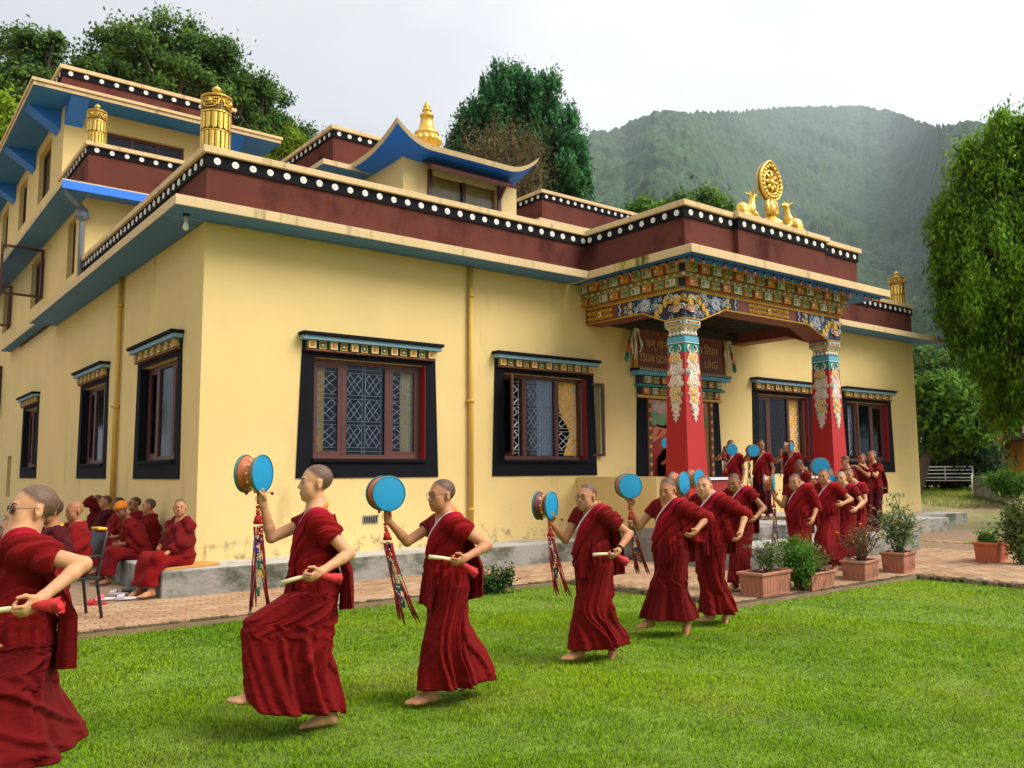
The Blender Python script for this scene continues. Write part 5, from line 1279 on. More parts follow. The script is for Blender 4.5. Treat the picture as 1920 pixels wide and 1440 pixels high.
# ---- materials
def skin_mat():
    M = bpy.data.materials.new('skin'); M.use_nodes = True; t = M.node_tree; t.nodes.clear(); lk = t.links.new
    o = N(t, 'ShaderNodeOutputMaterial'); b = N(t, 'ShaderNodeBsdfPrincipled', ins={'Roughness': .52, 'Specular IOR Level': .35}); a = N(t, 'ShaderNodeAttribute', attribute_name='skin')
    b.inputs['Subsurface Weight'].default_value = .12; b.inputs['Subsurface Radius'].default_value = (.012, .005, .003); b.inputs['Subsurface Scale'].default_value = 1.0
    co = N(t, 'ShaderNodeTexCoord'); n1 = N(t, 'ShaderNodeTexNoise', ins={'Scale': 26, 'Detail': 4}); lk(co.outputs['Object'], n1.inputs['Vector']); mr = N(t, 'ShaderNodeMapRange', ins={'From Min': .3, 'From Max': .7, 'To Min': .90, 'To Max': 1.09}); lk(n1.outputs['Fac'], mr.inputs['Value'])
    hs = N(t, 'ShaderNodeHueSaturation'); lk(a.outputs['Color'], hs.inputs['Color']); lk(mr.outputs[0], hs.inputs['Value']); lk(hs.outputs[0], b.inputs['Base Color'])
    n2 = N(t, 'ShaderNodeTexNoise', ins={'Scale': 320, 'Detail': 3}); lk(co.outputs['Object'], n2.inputs['Vector']); bu = N(t, 'ShaderNodeBump', ins={'Strength': .12, 'Distance': .003}); lk(n2.outputs['Fac'], bu.inputs['Height']); lk(bu.outputs[0], b.inputs['Normal']); lk(b.outputs[0], o.inputs[0])
    return M
m_skin = skin_mat()
def cloth_mat(name, base, stripe=False, var=.16):
    if name in MATS: return MATS[name]
    M = bpy.data.materials.new(name); M.use_nodes = True; t = M.node_tree; t.nodes.clear(); lk = t.links.new
    o = N(t, 'ShaderNodeOutputMaterial'); b = N(t, 'ShaderNodeBsdfPrincipled', ins={'Roughness': .88, 'Specular IOR Level': .15}); b.inputs['Sheen Weight'].default_value = .05; b.inputs['Sheen Roughness'].default_value = .5; b.inputs['Sheen Tint'].default_value = (1, .35, .3, 1)
    co = N(t, 'ShaderNodeTexCoord'); n1 = N(t, 'ShaderNodeTexNoise', ins={'Scale': 3.5, 'Detail': 5}); lk(co.outputs['Object'], n1.inputs['Vector']); mr = N(t, 'ShaderNodeMapRange', ins={'From Min': .3, 'From Max': .7, 'To Min': 1-var, 'To Max': 1+var}); lk(n1.outputs['Fac'], mr.inputs['Value'])
    hs = N(t, 'ShaderNodeHueSaturation'); lk(mr.outputs[0], hs.inputs['Value'])
    if stripe:
        at = N(t, 'ShaderNodeAttribute', attribute_name='edge'); r = N(t, 'ShaderNodeValToRGB'); cr = r.color_ramp; cr.interpolation = 'CONSTANT'
        pts = [(0, (.80, .66, .64)), (.017, (.27, .004, .014)), (.050, (.35, .007, .022)), (.105, base)]
        cr.elements[0].position = 0; cr.elements[0].color = (*pts[0][1], 1); cr.elements[1].position = pts[1][0]; cr.elements[1].color = (*pts[1][1], 1)
        for p, c in pts[2:]: e = cr.elements.new(p); e.color = (*c, 1)
        lk(at.outputs['Fac'], r.inputs[0]); lk(r.outputs[0], hs.inputs['Color'])
    else: hs.inputs['Color'].default_value = (*base, 1)
    lk(hs.outputs[0], b.inputs['Base Color'])
    n2 = N(t, 'ShaderNodeTexNoise', ins={'Scale': 9, 'Detail': 4, 'Roughness': .55, 'Distortion': .6}); n3 = N(t, 'ShaderNodeTexNoise', ins={'Scale': 420, 'Detail': 2}); lk(co.outputs['Object'], n2.inputs['Vector']); lk(co.outputs['Object'], n3.inputs['Vector'])
    b1 = N(t, 'ShaderNodeBump', ins={'Strength': .45, 'Distance': .03}); lk(n2.outputs['Fac'], b1.inputs['Height']); b2 = N(t, 'ShaderNodeBump', ins={'Strength': .2, 'Distance': .002}); lk(n3.outputs['Fac'], b2.inputs['Height']); lk(b1.outputs[0], b2.inputs['Normal']); lk(b2.outputs[0], b.inputs['Normal']); lk(b.outputs[0], o.inputs[0])
    MATS[name] = M; return M
RB, RB2, RB3 = (.170, .0036, .0042), (.138, .0032, .0048), (.062, .0040, .0075)
TONE = [(1.0, 1.0), (.84, 1.25), (1.14, .9), (.93, 1.0)]
def tones(nm, base, stripe=False): return [cloth_mat('%s_%d' % (nm, i), (base[0]*a, base[1]*a*b, base[2]*a*b), stripe) for i, (a, b) in enumerate(TONE)]
c_skirt = cloth_mat('maroon_skirt', RB); c_skirt2 = cloth_mat('deep_maroon_skirt', RB2); c_vest = cloth_mat('maroon_vest', (.165, .0040, .0055)); c_shawl = cloth_mat('striped_shawl', (.205, .0046, .0050), True); c_shawlp = cloth_mat('plain_shawl', (.180, .0044, .0056)); c_dark = cloth_mat('dark_maroon_cloth', RB3); c_orange = cloth_mat('orange_collar', (.62, .20, .02)); c_yel = cloth_mat('yellow_collar', (.70, .40, .03)); c_hat = cloth_mat('orange_knit', (.60, .17, .015)); c_pinkshirt = cloth_mat('pale_sleeve', (.50, .30, .20))
m_eye = mat('dark_eye', (.012, .008, .007), .25, 0); m_sclera = mat('eye_white', (.60, .55, .50), .35, 0); m_mouth = mat('mouth_line', (.10,.025,.02), .6, 0); m_brow = mat('brow_hair', (.020, .014, .012), .8, 0); m_glassf = mat('spectacle_frame', (.02, .02, .02), .3, 0); m_lens = mat('dark_lens', (.02, .03, .035), .08, 0)

T_SK, T_SH, T_SP = tones('skirt_cloth', RB), tones('shawl_cloth', (.185, .0040, .0046), True), tones('wrap_cloth', (.160, .0038, .0050))
SK = {'light': srgb(204,150,108), 'mid': srgb(186,128,88), 'tan': srgb(162,106,70), 'brown': srgb(128,80,54)}

def head_basis(yaw, pitch, roll=0):
    """columns: right, forward, up of the head in body space; yaw>0 turns to the person's left"""
    return np.array(Euler((R_(pitch), R_(roll), R_(yaw)), 'XYZ').to_matrix())
def add_head(f, c, B, s=1.0, jaw=1.0):
    T = lambda x, y, z: c+B@(V3(x, y, z)*s)
    E_ = lambda p, r, k, sub=False: f.ell(T(*p), np.array(r)*s, k, B, sub)
    E_((0,-.014,.032), (.0755,.097,.086), .02); E_((0,.028,-.035), (.0625,.064,.083), .035); E_((0,.034,-.074), (.050*jaw,.051,.038), .03); E_((0,.073,-.100), (.018,.015,.016), .022)
    for sx in (-1, 1): E_((sx*.041,.056,-.026), (.023,.021,.020), .025); E_((sx*.036,.047,-.055), (.026,.027,.030), .03)
    f.rc(T(-.034,.079,.021), T(.034,.079,.021), .009*s, .009*s, .02)
    for sx in (-1, 1): E_((sx*.031,.1005,.002), (.0165,.0125,.0085), .014, True)
    for sx in (-1, 1): E_((sx*.0315,.0775,.001), (.0160,.0120,.0100), .006)
    f.rc(T(0,.086,.012), T(0,.1065,-.029), .0075*s, .0108*s, .014)
    for sx in (-1, 1): E_((sx*.0120,.0965,-.0345), (.0082,.010,.0072), .006)
    E_((0,.0925,-.0615), (.0215,.0095,.0055), .007); E_((0,.0905,-.0725), (.0185,.0095,.0065), .006); E_((0,.100,-.0668), (.019,.006,.0014), .003, True)
    Mt = B@np.array(Euler((R_(-12), 0, 0)).to_matrix())
    for sx in (-1, 1):
        Me = Mt@np.array(Euler((0, 0, R_(sx*-24))).to_matrix())
        f.ell(T(sx*.080,-.010,-.006), np.array((.0085,.0205,.031))*s, .007, Me); f.ell(T(sx*.091,-.003,-.003), np.array((.006,.0105,.018))*s, .004, Me, True); E_((sx*.078,-.002,-.034), (.008,.010,.010), .006)
    return T
def hand(f, w, d, n, thumb, curl, k=.006, s=1.0, spread=.0):
    """palm and five jointed fingers; d towards the fingers, n palm normal, thumb = +1/-1 side along d x n"""
    d = unit(d); n = unit(n-d*(n@d)); sd = np.cross(d, n)*thumb
    M = np.stack([sd, n, d], 1); f.ell(w+d*.040*s, np.array((.037,.0155,.048))*s, .012, M); f.rc(w-d*.02*s, w+d*.03*s, .024*s, .026*s, .015)
    offs = (.0275, .0095, -.0085, -.0255); lens = (.068, .076, .071, .056); rad = (.0082, .0085, .0081, .0072)
    for i in range(4):
        p = w+d*(.080-.004*abs(i-1))*s+sd*offs[i]*s+n*.002; cur = unit(d+sd*spread*(1.5-i)*.12); cu = curl[i] if isinstance(curl, (list, tuple)) else curl
        for j, (fr, an) in enumerate(((.44, 1.15), (.31, 1.55), (.25, 1.0))):
            a = an*cu; ax = np.cross(cur, n); ax = unit(np.cross(n, cur)) if False else None
            # rotate within the plane of the finger direction and palm normal
            t2 = unit(n-cur*(n@cur)) if abs(n@cur) < .999 else unit(-d)
            if j > 0: t2 = nn_
            new = cur*math.cos(a)+t2*math.sin(a); nn_ = -cur*math.sin(a)+t2*math.cos(a); q = p+new*lens[i]*fr*s; r0 = rad[i]*(1-.10*j)*s; f.rc(p, q, r0, r0*.92, k); p = q; cur = new
    p = w+d*.022*s+sd*.030*s; q = p+unit(d*.55+sd*.62+n*.35)*.036*s; f.rc(w+d*.015*s+sd*.012*s, p, .016*s, .0125*s, .01); f.rc(p, q, .0115*s, .0095*s, .008); f.rc(q, q+unit(d*.75+sd*.05+n*.55)*.030*s, .0095*s, .008*s, .006)
def foot(f, a, fd, up, s=1.0, side=1):
    """a = ankle centre; fd foot direction; side +1 big toe towards -x"""
    fd = unit(fd); up = unit(up-fd*(up@fd)); lat = np.cross(fd, up)
    f.rc(a+up*.02, a-up*.035-fd*.035, .033, .029, .02); f.rc(a-up*.020, a+fd*.075-up*.036, .034, .031, .03); f.rc(a-up*.048-fd*.03, a+fd*.12-up*.052, .020, .018, .03)
    big = -lat*side
    f.rc(a+fd*.06-up*.040+big*.008, a+fd*.128-up*.052+big*.022, .028, .020, .02); f.rc(a+fd*.05-up*.045-big*.012, a+fd*.112-up*.055-big*.026, .024, .016, .02)
    for i in range(5):
        u = i/4; b = a+fd*(.128-.022*u)+big*(.030-.066*u)-up*.056; l = (.042, .040, .034, .028, .022)[i]; r = (.0135, .0100, .0095, .009, .0085)[i]; f.rc(b, b+fd*l*.6+up*.004, r, r, .008); f.rc(b+fd*l*.6+up*.004, b+fd*l-up*.004, r, r*.95, .006)

def ik(a, b, l1, l2, hint):
    d = b-a; L = np.linalg.norm(d); L = min(L, (l1+l2)*.995); d = unit(d); b = a+d*L; x = (l1*l1-l2*l2+L*L)/(2*L); hh = math.sqrt(max(l1*l1-x*x, 0)); p = hint-a; p = unit(p-d*(p@d)); return a+d*x+p*hh, b
def ridge(x): return np.abs(np.sin(x*.5))*2-1

def loft_skirt(J, zw, hemf, rs, flare=.035, folds=1.65, nrow=64, ncol=230, slope=.16, waist=(.150, .118), hemr=.075, cen=(0, 0), step_ang=None):
    """skirt hung from waist over both legs: convex hull of the leg sections, cloth folds on top"""
    th = np.linspace(0, 2*np.pi, 720, endpoint=False); U = np.stack([np.cos(th), np.sin(th)], 1); P = np.zeros((nrow, ncol, 3)); hp_ = None; zs_ = np.linspace(0, 1, nrow)
    ph = rs.uniform(0, 6.28, 8); fr = rs.uniform(.75, 1.25, 8); zmin = hemf(th).min()
    FL = [((k+.7*rs.rand())/13, rs.uniform(.010, .026), rs.uniform(.006, .024)*(1 if rs.rand() < .8 else 1.5), rs.normal()*.05, rs.uniform(.7, 1.6)) for k in range(13)]
    sg0 = rs.choice((-1, 1)); CR = [(rs.rand(), rs.uniform(.25, .85), sg0*rs.uniform(.25, .75), rs.uniform(.012, .024), rs.uniform(.004, .011), rs.uniform(.16, .34)) for _ in range(11)]
    def leg(z, side):
        pts = [J['hip'+side], J['knee'+side], J['ank'+side]]
        if z >= pts[0][2]: return pts[0], .085
        for a, b, r0, r1 in ((pts[0], pts[1], .088, .066), (pts[1], pts[2], .066, .052)):
            if z >= b[2]: t = (a[2]-z)/(a[2]-b[2]+1e-9); return a+(b-a)*t, r0+(r1-r0)*t
        return pts[2], .05
    H_ = []
    for j, t in enumerate(zs_):
        z = zw+(zmin-zw)*t; h = np.full(720, -9.0)
        for sd in 'RL':
            for dz0, ex in ((0, 0), (-.05, -.008)):
                c, r = leg(max(z+dz0, zmin), sd); r = r+.012+flare*t+ex; h = np.maximum(h, U@(c[:2])+r)
        if z > J['hipR'][2]-.15:
            w = np.clip((z-(J['hipR'][2]-.15))/.15, 0, 1); a, b = waist[0]+.02*(1-min(1, max(0, (z-J['hipR'][2])/.17))), waist[1]+.03*(1-min(1, max(0, (z-J['hipR'][2])/.17)))
            he = np.sqrt((a*U[:, 0])**2+(b*U[:, 1])**2)+U@(np.array(cen)*min(1, (zw-z)/.2+.0)); h = np.where(z > J['hipR'][2], he, np.maximum(h, he*w+h*(1-w)))
        if hp_ is not None: h = np.maximum(h, hp_-slope*(zw-zmin)/nrow)
        k = np.ones(41)/41; h = np.convolve(np.concatenate([h[-20:], h, h[:20]]), k, 'valid'); hp_ = h; H_.append(h)
    H_ = np.array(H_)
    hem_th = hemf(th); gz = (zw-zmin)/(nrow-1)
    for j, t in enumerate(zs_):
        fz = np.clip(t*(zw-hem_th)/gz, 0, nrow-1.001); i0 = fz.astype(int); fr_ = fz-i0; ii = np.arange(720); h = H_[i0, ii]*(1-fr_)+H_[i0+1, ii]*fr_; dh = (np.roll(h, -1)-np.roll(h, 1))/(2*(th[1]-th[0])); C = h[:, None]*U+dh[:, None]*np.stack([-U[:, 1], U[:, 0]], 1)
        L = np.concatenate([[0], np.cumsum(np.linalg.norm(np.roll(C, -1, 0)-C, axis=1))]); tot = L[-1]; s_ = np.linspace(0, tot, ncol, endpoint=False)
        cx = np.interp(s_, L, np.append(C[:, 0], C[0, 0])); cy_2 = np.interp(s_, L, np.append(C[:, 1], C[0, 1])); an = np.interp(s_, L, np.append(th, 2*np.pi)); nx_, ny_ = np.cos(an), np.sin(an); u = s_/tot
        z = zw+(hemf(an)-zw)*t
        # slack: distance from the cloth to the nearest leg
        sl = np.full(ncol, 9.0)
        for sd in 'RL':
            c, r = leg(float(zw+(hem_th.mean()-zw)*t), sd); sl = np.minimum(sl, np.hypot(cx-c[0], cy_2-c[1])-r)
        sl = np.clip(sl/.10, 0, 1.3)
        dz_ = zw-z; gain = (.25+.85*sl)*folds; d = np.zeros(ncol)
        for (u0, w0, a0, dr0, p0) in FL:        # single pleats, each with its own place, width, slant and depth
            du = ((u-u0-dr0*t+.5) % 1)-.5; w1 = w0*(.75+.6*t); g0 = np.exp(-(du/w1)**2)-.55*np.exp(-((du-1.5*w1)/(w1*.9))**2)
            d += a0*(.10+.90*t**p0)*g0*gain
        for (u0, t0, s0, w0, a0, l0) in CR:     # slanting creases pulled by the stride
            du = ((u-u0+.5) % 1)-.5; q0 = du-s0*(t-t0)-.25*s0*(t-t0)**2; g0 = np.exp(-(q0/w0)**2)-.5*np.exp(-((q0+1.5*w0)/w0)**2)
            d += a0*g0*np.exp(-((t-t0)/l0)**2)*folds*(.45+.55*sl)
        d += .0020*folds*np.sin(2*np.pi*26*u+ph[6])*(1-t)**3+.003*np.sin(2*np.pi*2*u+ph[4]+3*t)
        if step_ang is not None:
            q = (an-step_ang+np.pi) % (2*np.pi)-np.pi; d += .030*np.exp(-np.clip(q, 0, 9)/.38)*(q > 0)*(.45+.55*t)
        P[j] = np.stack([cx+nx_*d, cy_2+ny_*d, z], 1)
    # turned-in hem
    inn = P[-1].copy(); ctr = inn[:, :2].mean(0); inn[:, :2] = ctr+(inn[:, :2]-ctr)*.955; inn[:, 2] += .012; P = np.concatenate([P, inn[None]]); return P
def grid_mesh(name, P, mt, closed):
    r, c = P.shape[:2]; i = np.arange(r*c).reshape(r, c); j = np.roll(i, -1, 1) if closed else i[:, 1:]; a = i if closed else i[:, :-1]
    F = np.stack([a[:-1], j[:-1], j[1:], a[1:]], -1).reshape(-1, 4); return np_mesh(name, P.reshape(-1, 3), F, mt, True)
def sheet(name, parent, rows, mt, rs, nc=26, amp=.014, k=5, grow=1.0, thick=.006):
    """hanging cloth: rows = list of (left point, right point), folds across, closed with a back face"""
    rows = np.array(rows, float); n = 22; tt = np.linspace(0, len(rows)-1, n); A = np.stack([np.interp(tt, np.arange(len(rows)), rows[:, 0, i]) for i in range(3)], 1); B = np.stack([np.interp(tt, np.arange(len(rows)), rows[:, 1, i]) for i in range(3)], 1)
    u = np.linspace(0, 1, nc); P = A[:, None]*(1-u)[None, :, None]+B[:, None]*u[None, :, None]; ac = B-A; dn = np.gradient(A+B, axis=0); nr = np.cross(ac, dn); nr /= np.linalg.norm(nr, axis=1, keepdims=True)+1e-9; t = np.linspace(0, 1, n)[:, None]; p1, p2 = rs.uniform(0, 6, 2)
    d = amp*(.35+.65*t*grow)*(ridge(2*np.pi*k*u[None]*.5+p1+.8*t)+.4*np.sin(2*np.pi*k*1.7*u[None]+p2-t)); P = P+nr[:, None]*d[..., None]; Q = P-nr[:, None]*thick
    b = MB(); b.grid(P); b.grid(Q[:, ::-1])
    return b.build(name, mt, parent)

H0 = 1.6
def person(label, pos, heading, H=1.58, head=(0, 0, 0), lean=0.0, arms=None, legs=None, skin='mid', hair=1.0, hairc=(.030,.024,.022), vox=.006, seed=0, skirt=None, shawl='stripe', drape=None, glasses=None, hat=False, collar=None, group=None, seat=None, twist=0, back_drape=True, flap=True, vest=None, brow=True, hairlong=0.0, lookdown=False, shawl_low=.84, skirt_step=None, headc=None, hem=None, hemtilt=0.0, girth=1.0):
    """builds one person. pos = ground point under the hips; arms/legs hold world-space targets."""
    rs = np.random.RandomState(seed+100); k_ = (seed*7+seed//3) % 4; t_sh, t_sp = T_SH[k_], T_SP[(k_+1) % 4]; skirt = skirt or T_SK[(k_+2) % 4]; s = H/H0; c_, s_ = math.cos(R_(heading)), math.sin(R_(heading)); pos = np.array(pos, float)
    def loc(p): q = (np.array(p, float)-pos)/s; return V3(c_*q[0]+s_*q[1], -s_*q[0]+c_*q[1], q[2])
    J = {}; ly = math.tan(R_(lean)); sh = lambda z: ly*(z-.88)
    zoff = 0.0
    if seat is not None: zoff = (seat-pos[2])/s+.085-.86+.02
    zz = lambda z: z+zoff
    J['pel'] = V3(0, 0, zz(.88)); J['chest'] = V3(0, sh(1.16), zz(1.155)); J['neck'] = V3(0, sh(1.33)-.008, zz(1.322))
    for sd, sx in (('R', 1), ('L', -1)):
        a = R_(twist); J['sh'+sd] = V3(sx*.158*math.cos(a), sx*.158*math.sin(a)+sh(1.30), zz(1.255)); J['hip'+sd] = V3(sx*.085, 0, zz(.84))
    HB = head_basis(head[0], head[1], head[2] if len(head) > 2 else 0); J['head'] = V3(0, sh(1.5)+.018, zz(1.487)) if headc is None else loc(headc)
    arms = arms or {}
    for sd, sx in (('R', 1), ('L', -1)):
        if ('el'+sd) in arms:
            e = loc(arms['el'+sd]); w = loc(arms['wr'+sd]); S = J['sh'+sd]
            e = S+unit(e-S)*.265; w = e+unit(w-e)*.225; J['el'+sd], J['wr'+sd] = e, w
        else:
            wl = arms.get('loc'+sd, V3(sx*.20, .06, .80)); el, w = ik(J['sh'+sd], np.array(wl)+V3(0, 0, zoff), .265, .225, arms.get('hint'+sd, V3(sx*.5, -.5, .9))); J['el'+sd], J['wr'+sd] = el, w
    legs = legs or {}
    for sd, sx in (('R', 1), ('L', -1)):
        a = loc(legs['an'+sd]) if ('an'+sd) in legs else legs.get('loc'+sd, V3(sx*.085, 0, .085)); a = np.array(a, float); kn, a = ik(J['hip'+sd], a, .40, .365, legs.get('hint'+sd, J['hip'+sd]+V3(sx*.03, 1, -.3))); J['knee'+sd], J['ank'+sd] = kn, a
    pts = np.array(list(J.values())); lo = pts.min(0)-.16; hi = pts.max(0)+.18; lo[2] = min(lo[2], -.03)
    f = Field(lo, hi, vox/s); bw = girth*(.90+.07*rs.rand()); f.bw = bw
    # trunk
    f.ell(J['pel'], (.150,.108,.125), .06); f.ell((J['pel']+J['chest'])/2+V3(0, .004, 0), (.125,.098,.16), .08); f.ell(J['chest'], (.142,.100,.165), .07); f.rc(J['shR']*.92+J['shL']*.08, J['shL']*.92+J['shR']*.08, .052, .052, .06); f.rc(J['neck']+V3(0, -.016, -.06), J['neck']*.35+(J['head']+HB@V3(0,-.026,-.055))*.65, .056, .044, .04)
    f.rc(J['neck']*.5+J['shR']*.5, J['neck']+V3(0, 0, .02), .045, .045, .05); f.rc(J['neck']*.5+J['shL']*.5, J['neck']+V3(0, 0, .02), .045, .045, .05)
    for sd in 'RL':
        f.ell(J['sh'+sd], (.056,.052,.055), .04); f.rc(J['sh'+sd], J['el'+sd], .043, .034, .02); mid_ = J['el'+sd]*.7+J['wr'+sd]*.3; f.rc(J['el'+sd], mid_, .034, .034, .012); f.rc(mid_, J['wr'+sd], .034, .0225, .012)
        f.rc(J['hip'+sd], J['knee'+sd], .080, .053, .04); f.rc(J['knee'+sd], J['knee'+sd]*.62+J['ank'+sd]*.38, .050, .050, .02); f.rc(J['knee'+sd]*.62+J['ank'+sd]*.38, J['ank'+sd]+V3(0, 0, .02), .050, .032, .02)
        fd = legs.get('dir'+sd, V3(0, 1, 0)); foot(f, J['ank'+sd], np.array(fd, float), V3(0, 0, 1) if abs(unit(fd)[2]) < .8 else V3(0, -1, 0), 1.0, 1 if sd == 'R' else -1)
        hd = arms.get('hd'+sd); d = unit(J['wr'+sd]-J['el'+sd]) if hd is None else unit(hd); n = np.array(arms.get('hn'+sd, V3(-1 if sd == 'R' else 1, .2, -.2)), float); hand(f, J['wr'+sd]+d*.012, d, n, arms.get('th'+sd, 1 if sd == 'R' else -1), arms.get('cu'+sd, .45), max(.005, vox*.9))
    T = add_head(f, J['head'], HB, .965)
    V, F = f.net(); V = smooth(V, F, 1, .35)
    # colours: skin, shaved hair, lips
    q = (V-J['head'])@HB/.965; base = np.array(SK[skin]); colr = np.tile(base, (len(V), 1)); inhead = (np.abs(q[:, 0]) < .095) & (q[:, 2] > -.125) & (np.abs(q[:, 1]) < .125)
    zh = np.interp(q[:, 1], [-.13, -.06, -.028, -.010, .012, .040, .058, .10], [-.062, -.058, -.045, .018, .034, .058, .076, .080])-hairlong; ear = (np.abs(q[:, 0]) > .0735) & (q[:, 2] < .028) & (q[:, 1] > -.035)
    hm = np.clip((q[:, 2]-zh)/.032+.30, 0, 1)**1.2*inhead*(~ear)*hair; hm *= .80+.20*rs.rand(len(V))
    hc = np.array(hairc)*.9+base*.10; colr = colr*(1-hm[:, None])+hc*hm[:, None]
    lip = np.exp(-((q[:, 2]+.0668)/.0085)**2)*np.exp(-(q[:, 0]/.020)**4)*(q[:, 1] > .078)*inhead; colr = colr*(1-.75*lip[:, None])+np.array((.30,.085,.065))*.75*lip[:, None]
    chk = np.exp(-((q[:, 2]+.03)/.03)**2)*np.exp(-((np.abs(q[:, 0])-.045)/.02)**2)*(q[:, 1] > .03)*inhead; colr = colr*(1-.16*chk[:, None])+np.array((.50,.16,.12))*.16*chk[:, None]
    me = np_mesh('person', V, F, m_skin); at = me.attributes.new('skin', 'FLOAT_COLOR', 'POINT'); at.data.foreach_set('color', np.concatenate([colr, np.ones((len(V), 1))], 1).astype(np.float32).ravel())
    o = link('person', me, None, tuple(pos), (0, 0, R_(heading)), (s, s, s)); tag(o, label, 'person', group)
    # eyes, brows
    fs = max(1.0, vox/.0055)**.8
    Mh = Matrix([list(r) for r in HB])
    for sx in (-1, 1):
        b = MB(); bl = MB()
        if not lookdown:
            b.ball(T(sx*.0315, .0865, .0005), (.0115, .0045, .0042), 10, 6, 1, Mh); b.ball(T(sx*.0315, .0898, .0005), (.0052, .0026, .0042), 8, 6, 0, Mh)
        zz_ = -.0035 if lookdown else .0042
        b.tube([T(sx*(.0315+.0145*k), .0893-.0045*abs(k)**2-.002*(sx*k*sx > 0)*abs(k), zz_-.0038*k*k*(1 if not lookdown else -.4)) for k in np.linspace(-1, 1, 7)], .0021*fs, 5, 0)
        if brow: bl.tube([T(sx*(.013+.037*k), .0925-.016*k*k, .0215+.006*math.sin(k*2.4)) for k in np.linspace(0, 1, 6)], [.0024*fs, .0036*fs, .0038*fs, .0034*fs, .0026*fs, .0014*fs], 5)
        b.build('eye', [m_eye, m_sclera], o)
        if brow: bl.build('eyebrow', m_brow, o)
    b = MB(); b.tube([T(.0185*k, .1005-.010*k*k, -.0668+.0015*k*k) for k in np.linspace(-1, 1, 7)], .0012*fs, 4); b.build('mouth', m_mouth, o)
    # collar of the inner shirt
    nk = J['neck']
    if collar is not None:
        b = MB(); b.tube([nk+V3(.068*math.sin(a), .066*math.cos(a)-.004, .010-.030*math.cos(a)+.004*math.sin(3*a)) for a in np.linspace(.35, 2*np.pi-.35, 22)], .011, 8); b.build('collar', collar, o)
    # vest with cap sleeves
    if vest is not False:
        g = Field(np.array([-.32, -.28, zz(.90)]), np.array([.32, .32, zz(1.44)]), max(.0065, vox*1.15)/s); e = .014; g.bw = bw
        g.ell((J['pel']+J['chest'])/2+V3(0, .004, .02), (.128+e,.100+e,.19), .08); g.ell(J['chest'], (.145+e,.103+e,.168), .07); g.rc(J['shR']*.9+J['shL']*.1, J['shL']*.9+J['shR']*.1, .056+e*.6, .056+e*.6, .05)
        g.rc(J['neck']*.5+J['shR']*.5, J['neck']+V3(0, -.01, -.01), .052, .055, .05); g.rc(J['neck']*.5+J['shL']*.5, J['neck']+V3(0, -.01, -.01), .052, .055, .05)
        for sd in 'RL':
            mm = J['sh'+sd]+(J['el'+sd]-J['sh'+sd])*.36; g.rc(J['sh'+sd], mm, .060, .060, .025)
        X, Y, Z = g.full(); g.D -= (.0035*np.sin(38*X+9*Z)*np.sin(21*Z+5*X+14*Y)).astype(np.float32)
        for sd in 'RL':
            ad = unit(J['el'+sd]-J['sh'+sd]); mm = J['sh'+sd]+ad*.108; pl = (X-mm[0])*ad[0]+(Y-mm[1])*ad[1]+(Z-mm[2])*ad[2]
            far = ((X-J['sh'+sd][0])*ad[0]+(Y-J['sh'+sd][1])*ad[1]+(Z-J['sh'+sd][2])*ad[2] > .02) & (np.abs(X) > .10 if abs(ad[0]) < .95 else True)
            dax = np.sqrt(np.maximum((X-J['sh'+sd][0])**2+(Y-J['sh'+sd][1])**2+(Z-J['sh'+sd][2])**2-((X-J['sh'+sd][0])*ad[0]+(Y-J['sh'+sd][1])*ad[1]+(Z-J['sh'+sd][2])*ad[2])**2, 0))
            cut = np.where(dax < .085, pl, -9); g.D = np.maximum(g.D, cut.astype(np.float32))
        g.rc(nk+V3(0, .115, -.10), nk+V3(0, .03, .05), .012, .062, .012, True); g.rc(nk+V3(0, -.01, .01), nk+V3(0, -.02, .12), .060, .075, .01, True)
        Vv, Fv = g.net(); link('vest', np_mesh('vest', smooth(Vv, Fv, 1, .5), Fv, vest or c_vest), o)
    # mantle wrapped round both shoulders
    if shawl == 'cloak':
        g = Field(lo-.08, hi+np.array([.08, .08, 0]), max(.008, vox*1.15)/s); e = .035
        g.ell((J['pel']+J['chest'])/2+V3(0, .01, .0), (.150+e,.125+e,.24), .10); g.ell(J['chest'], (.155+e,.112+e,.165), .09); g.ell(J['pel']+V3(0, .02, .0), (.19+e*.6,.16+e*.8,.17), .10)
        for sd in 'RL':
            g.rc(J['sh'+sd], J['el'+sd], .074, .070, .08); g.rc(J['el'+sd], J['el'+sd]*.55+J['wr'+sd]*.45, .070, .060, .05); g.rc(J['neck']*.4+J['sh'+sd]*.6, J['neck']+V3(0, -.02, -.01), .064, .062, .06)
        X, Y, Z = g.full(); p = rs.uniform(0, 6, 4); dg_ = X*.62-Z*.78; g.D -= (.017*ridge(dg_*34+p[0]+2.4*np.sin(6*Y+4*X))+.007*np.sin(60*X*.4+34*Z+p[1]+2*np.sin(9*Y))).astype(np.float32)
        g.rc(J['neck']+V3(0, .10, -.09), J['neck']+V3(0, .03, .06), .02, .07, .015, True); g.rc(J['neck']+V3(0, -.005, .012), J['neck']+V3(0, -.01, .14), .062, .085, .012, True)
        g.D = np.maximum(g.D, (zz(.86)+.05*np.sin(9*X+p[2])-Z).astype(np.float32))
        Vv, Fv = g.net(); link('mantle', np_mesh('mantle', smooth(Vv, Fv, 1, .5), Fv, t_sp if vest is not c_dark else c_dark), o)
    # shawl over the left shoulder
    elif shawl:
        g = Field(np.array([-.40 if not drape else -.56, -.40, zz(shawl_low-.06)]), np.array([.36, .40, zz(1.44)]), max(.007, vox*1.2)/s); e = .021; g.bw = bw
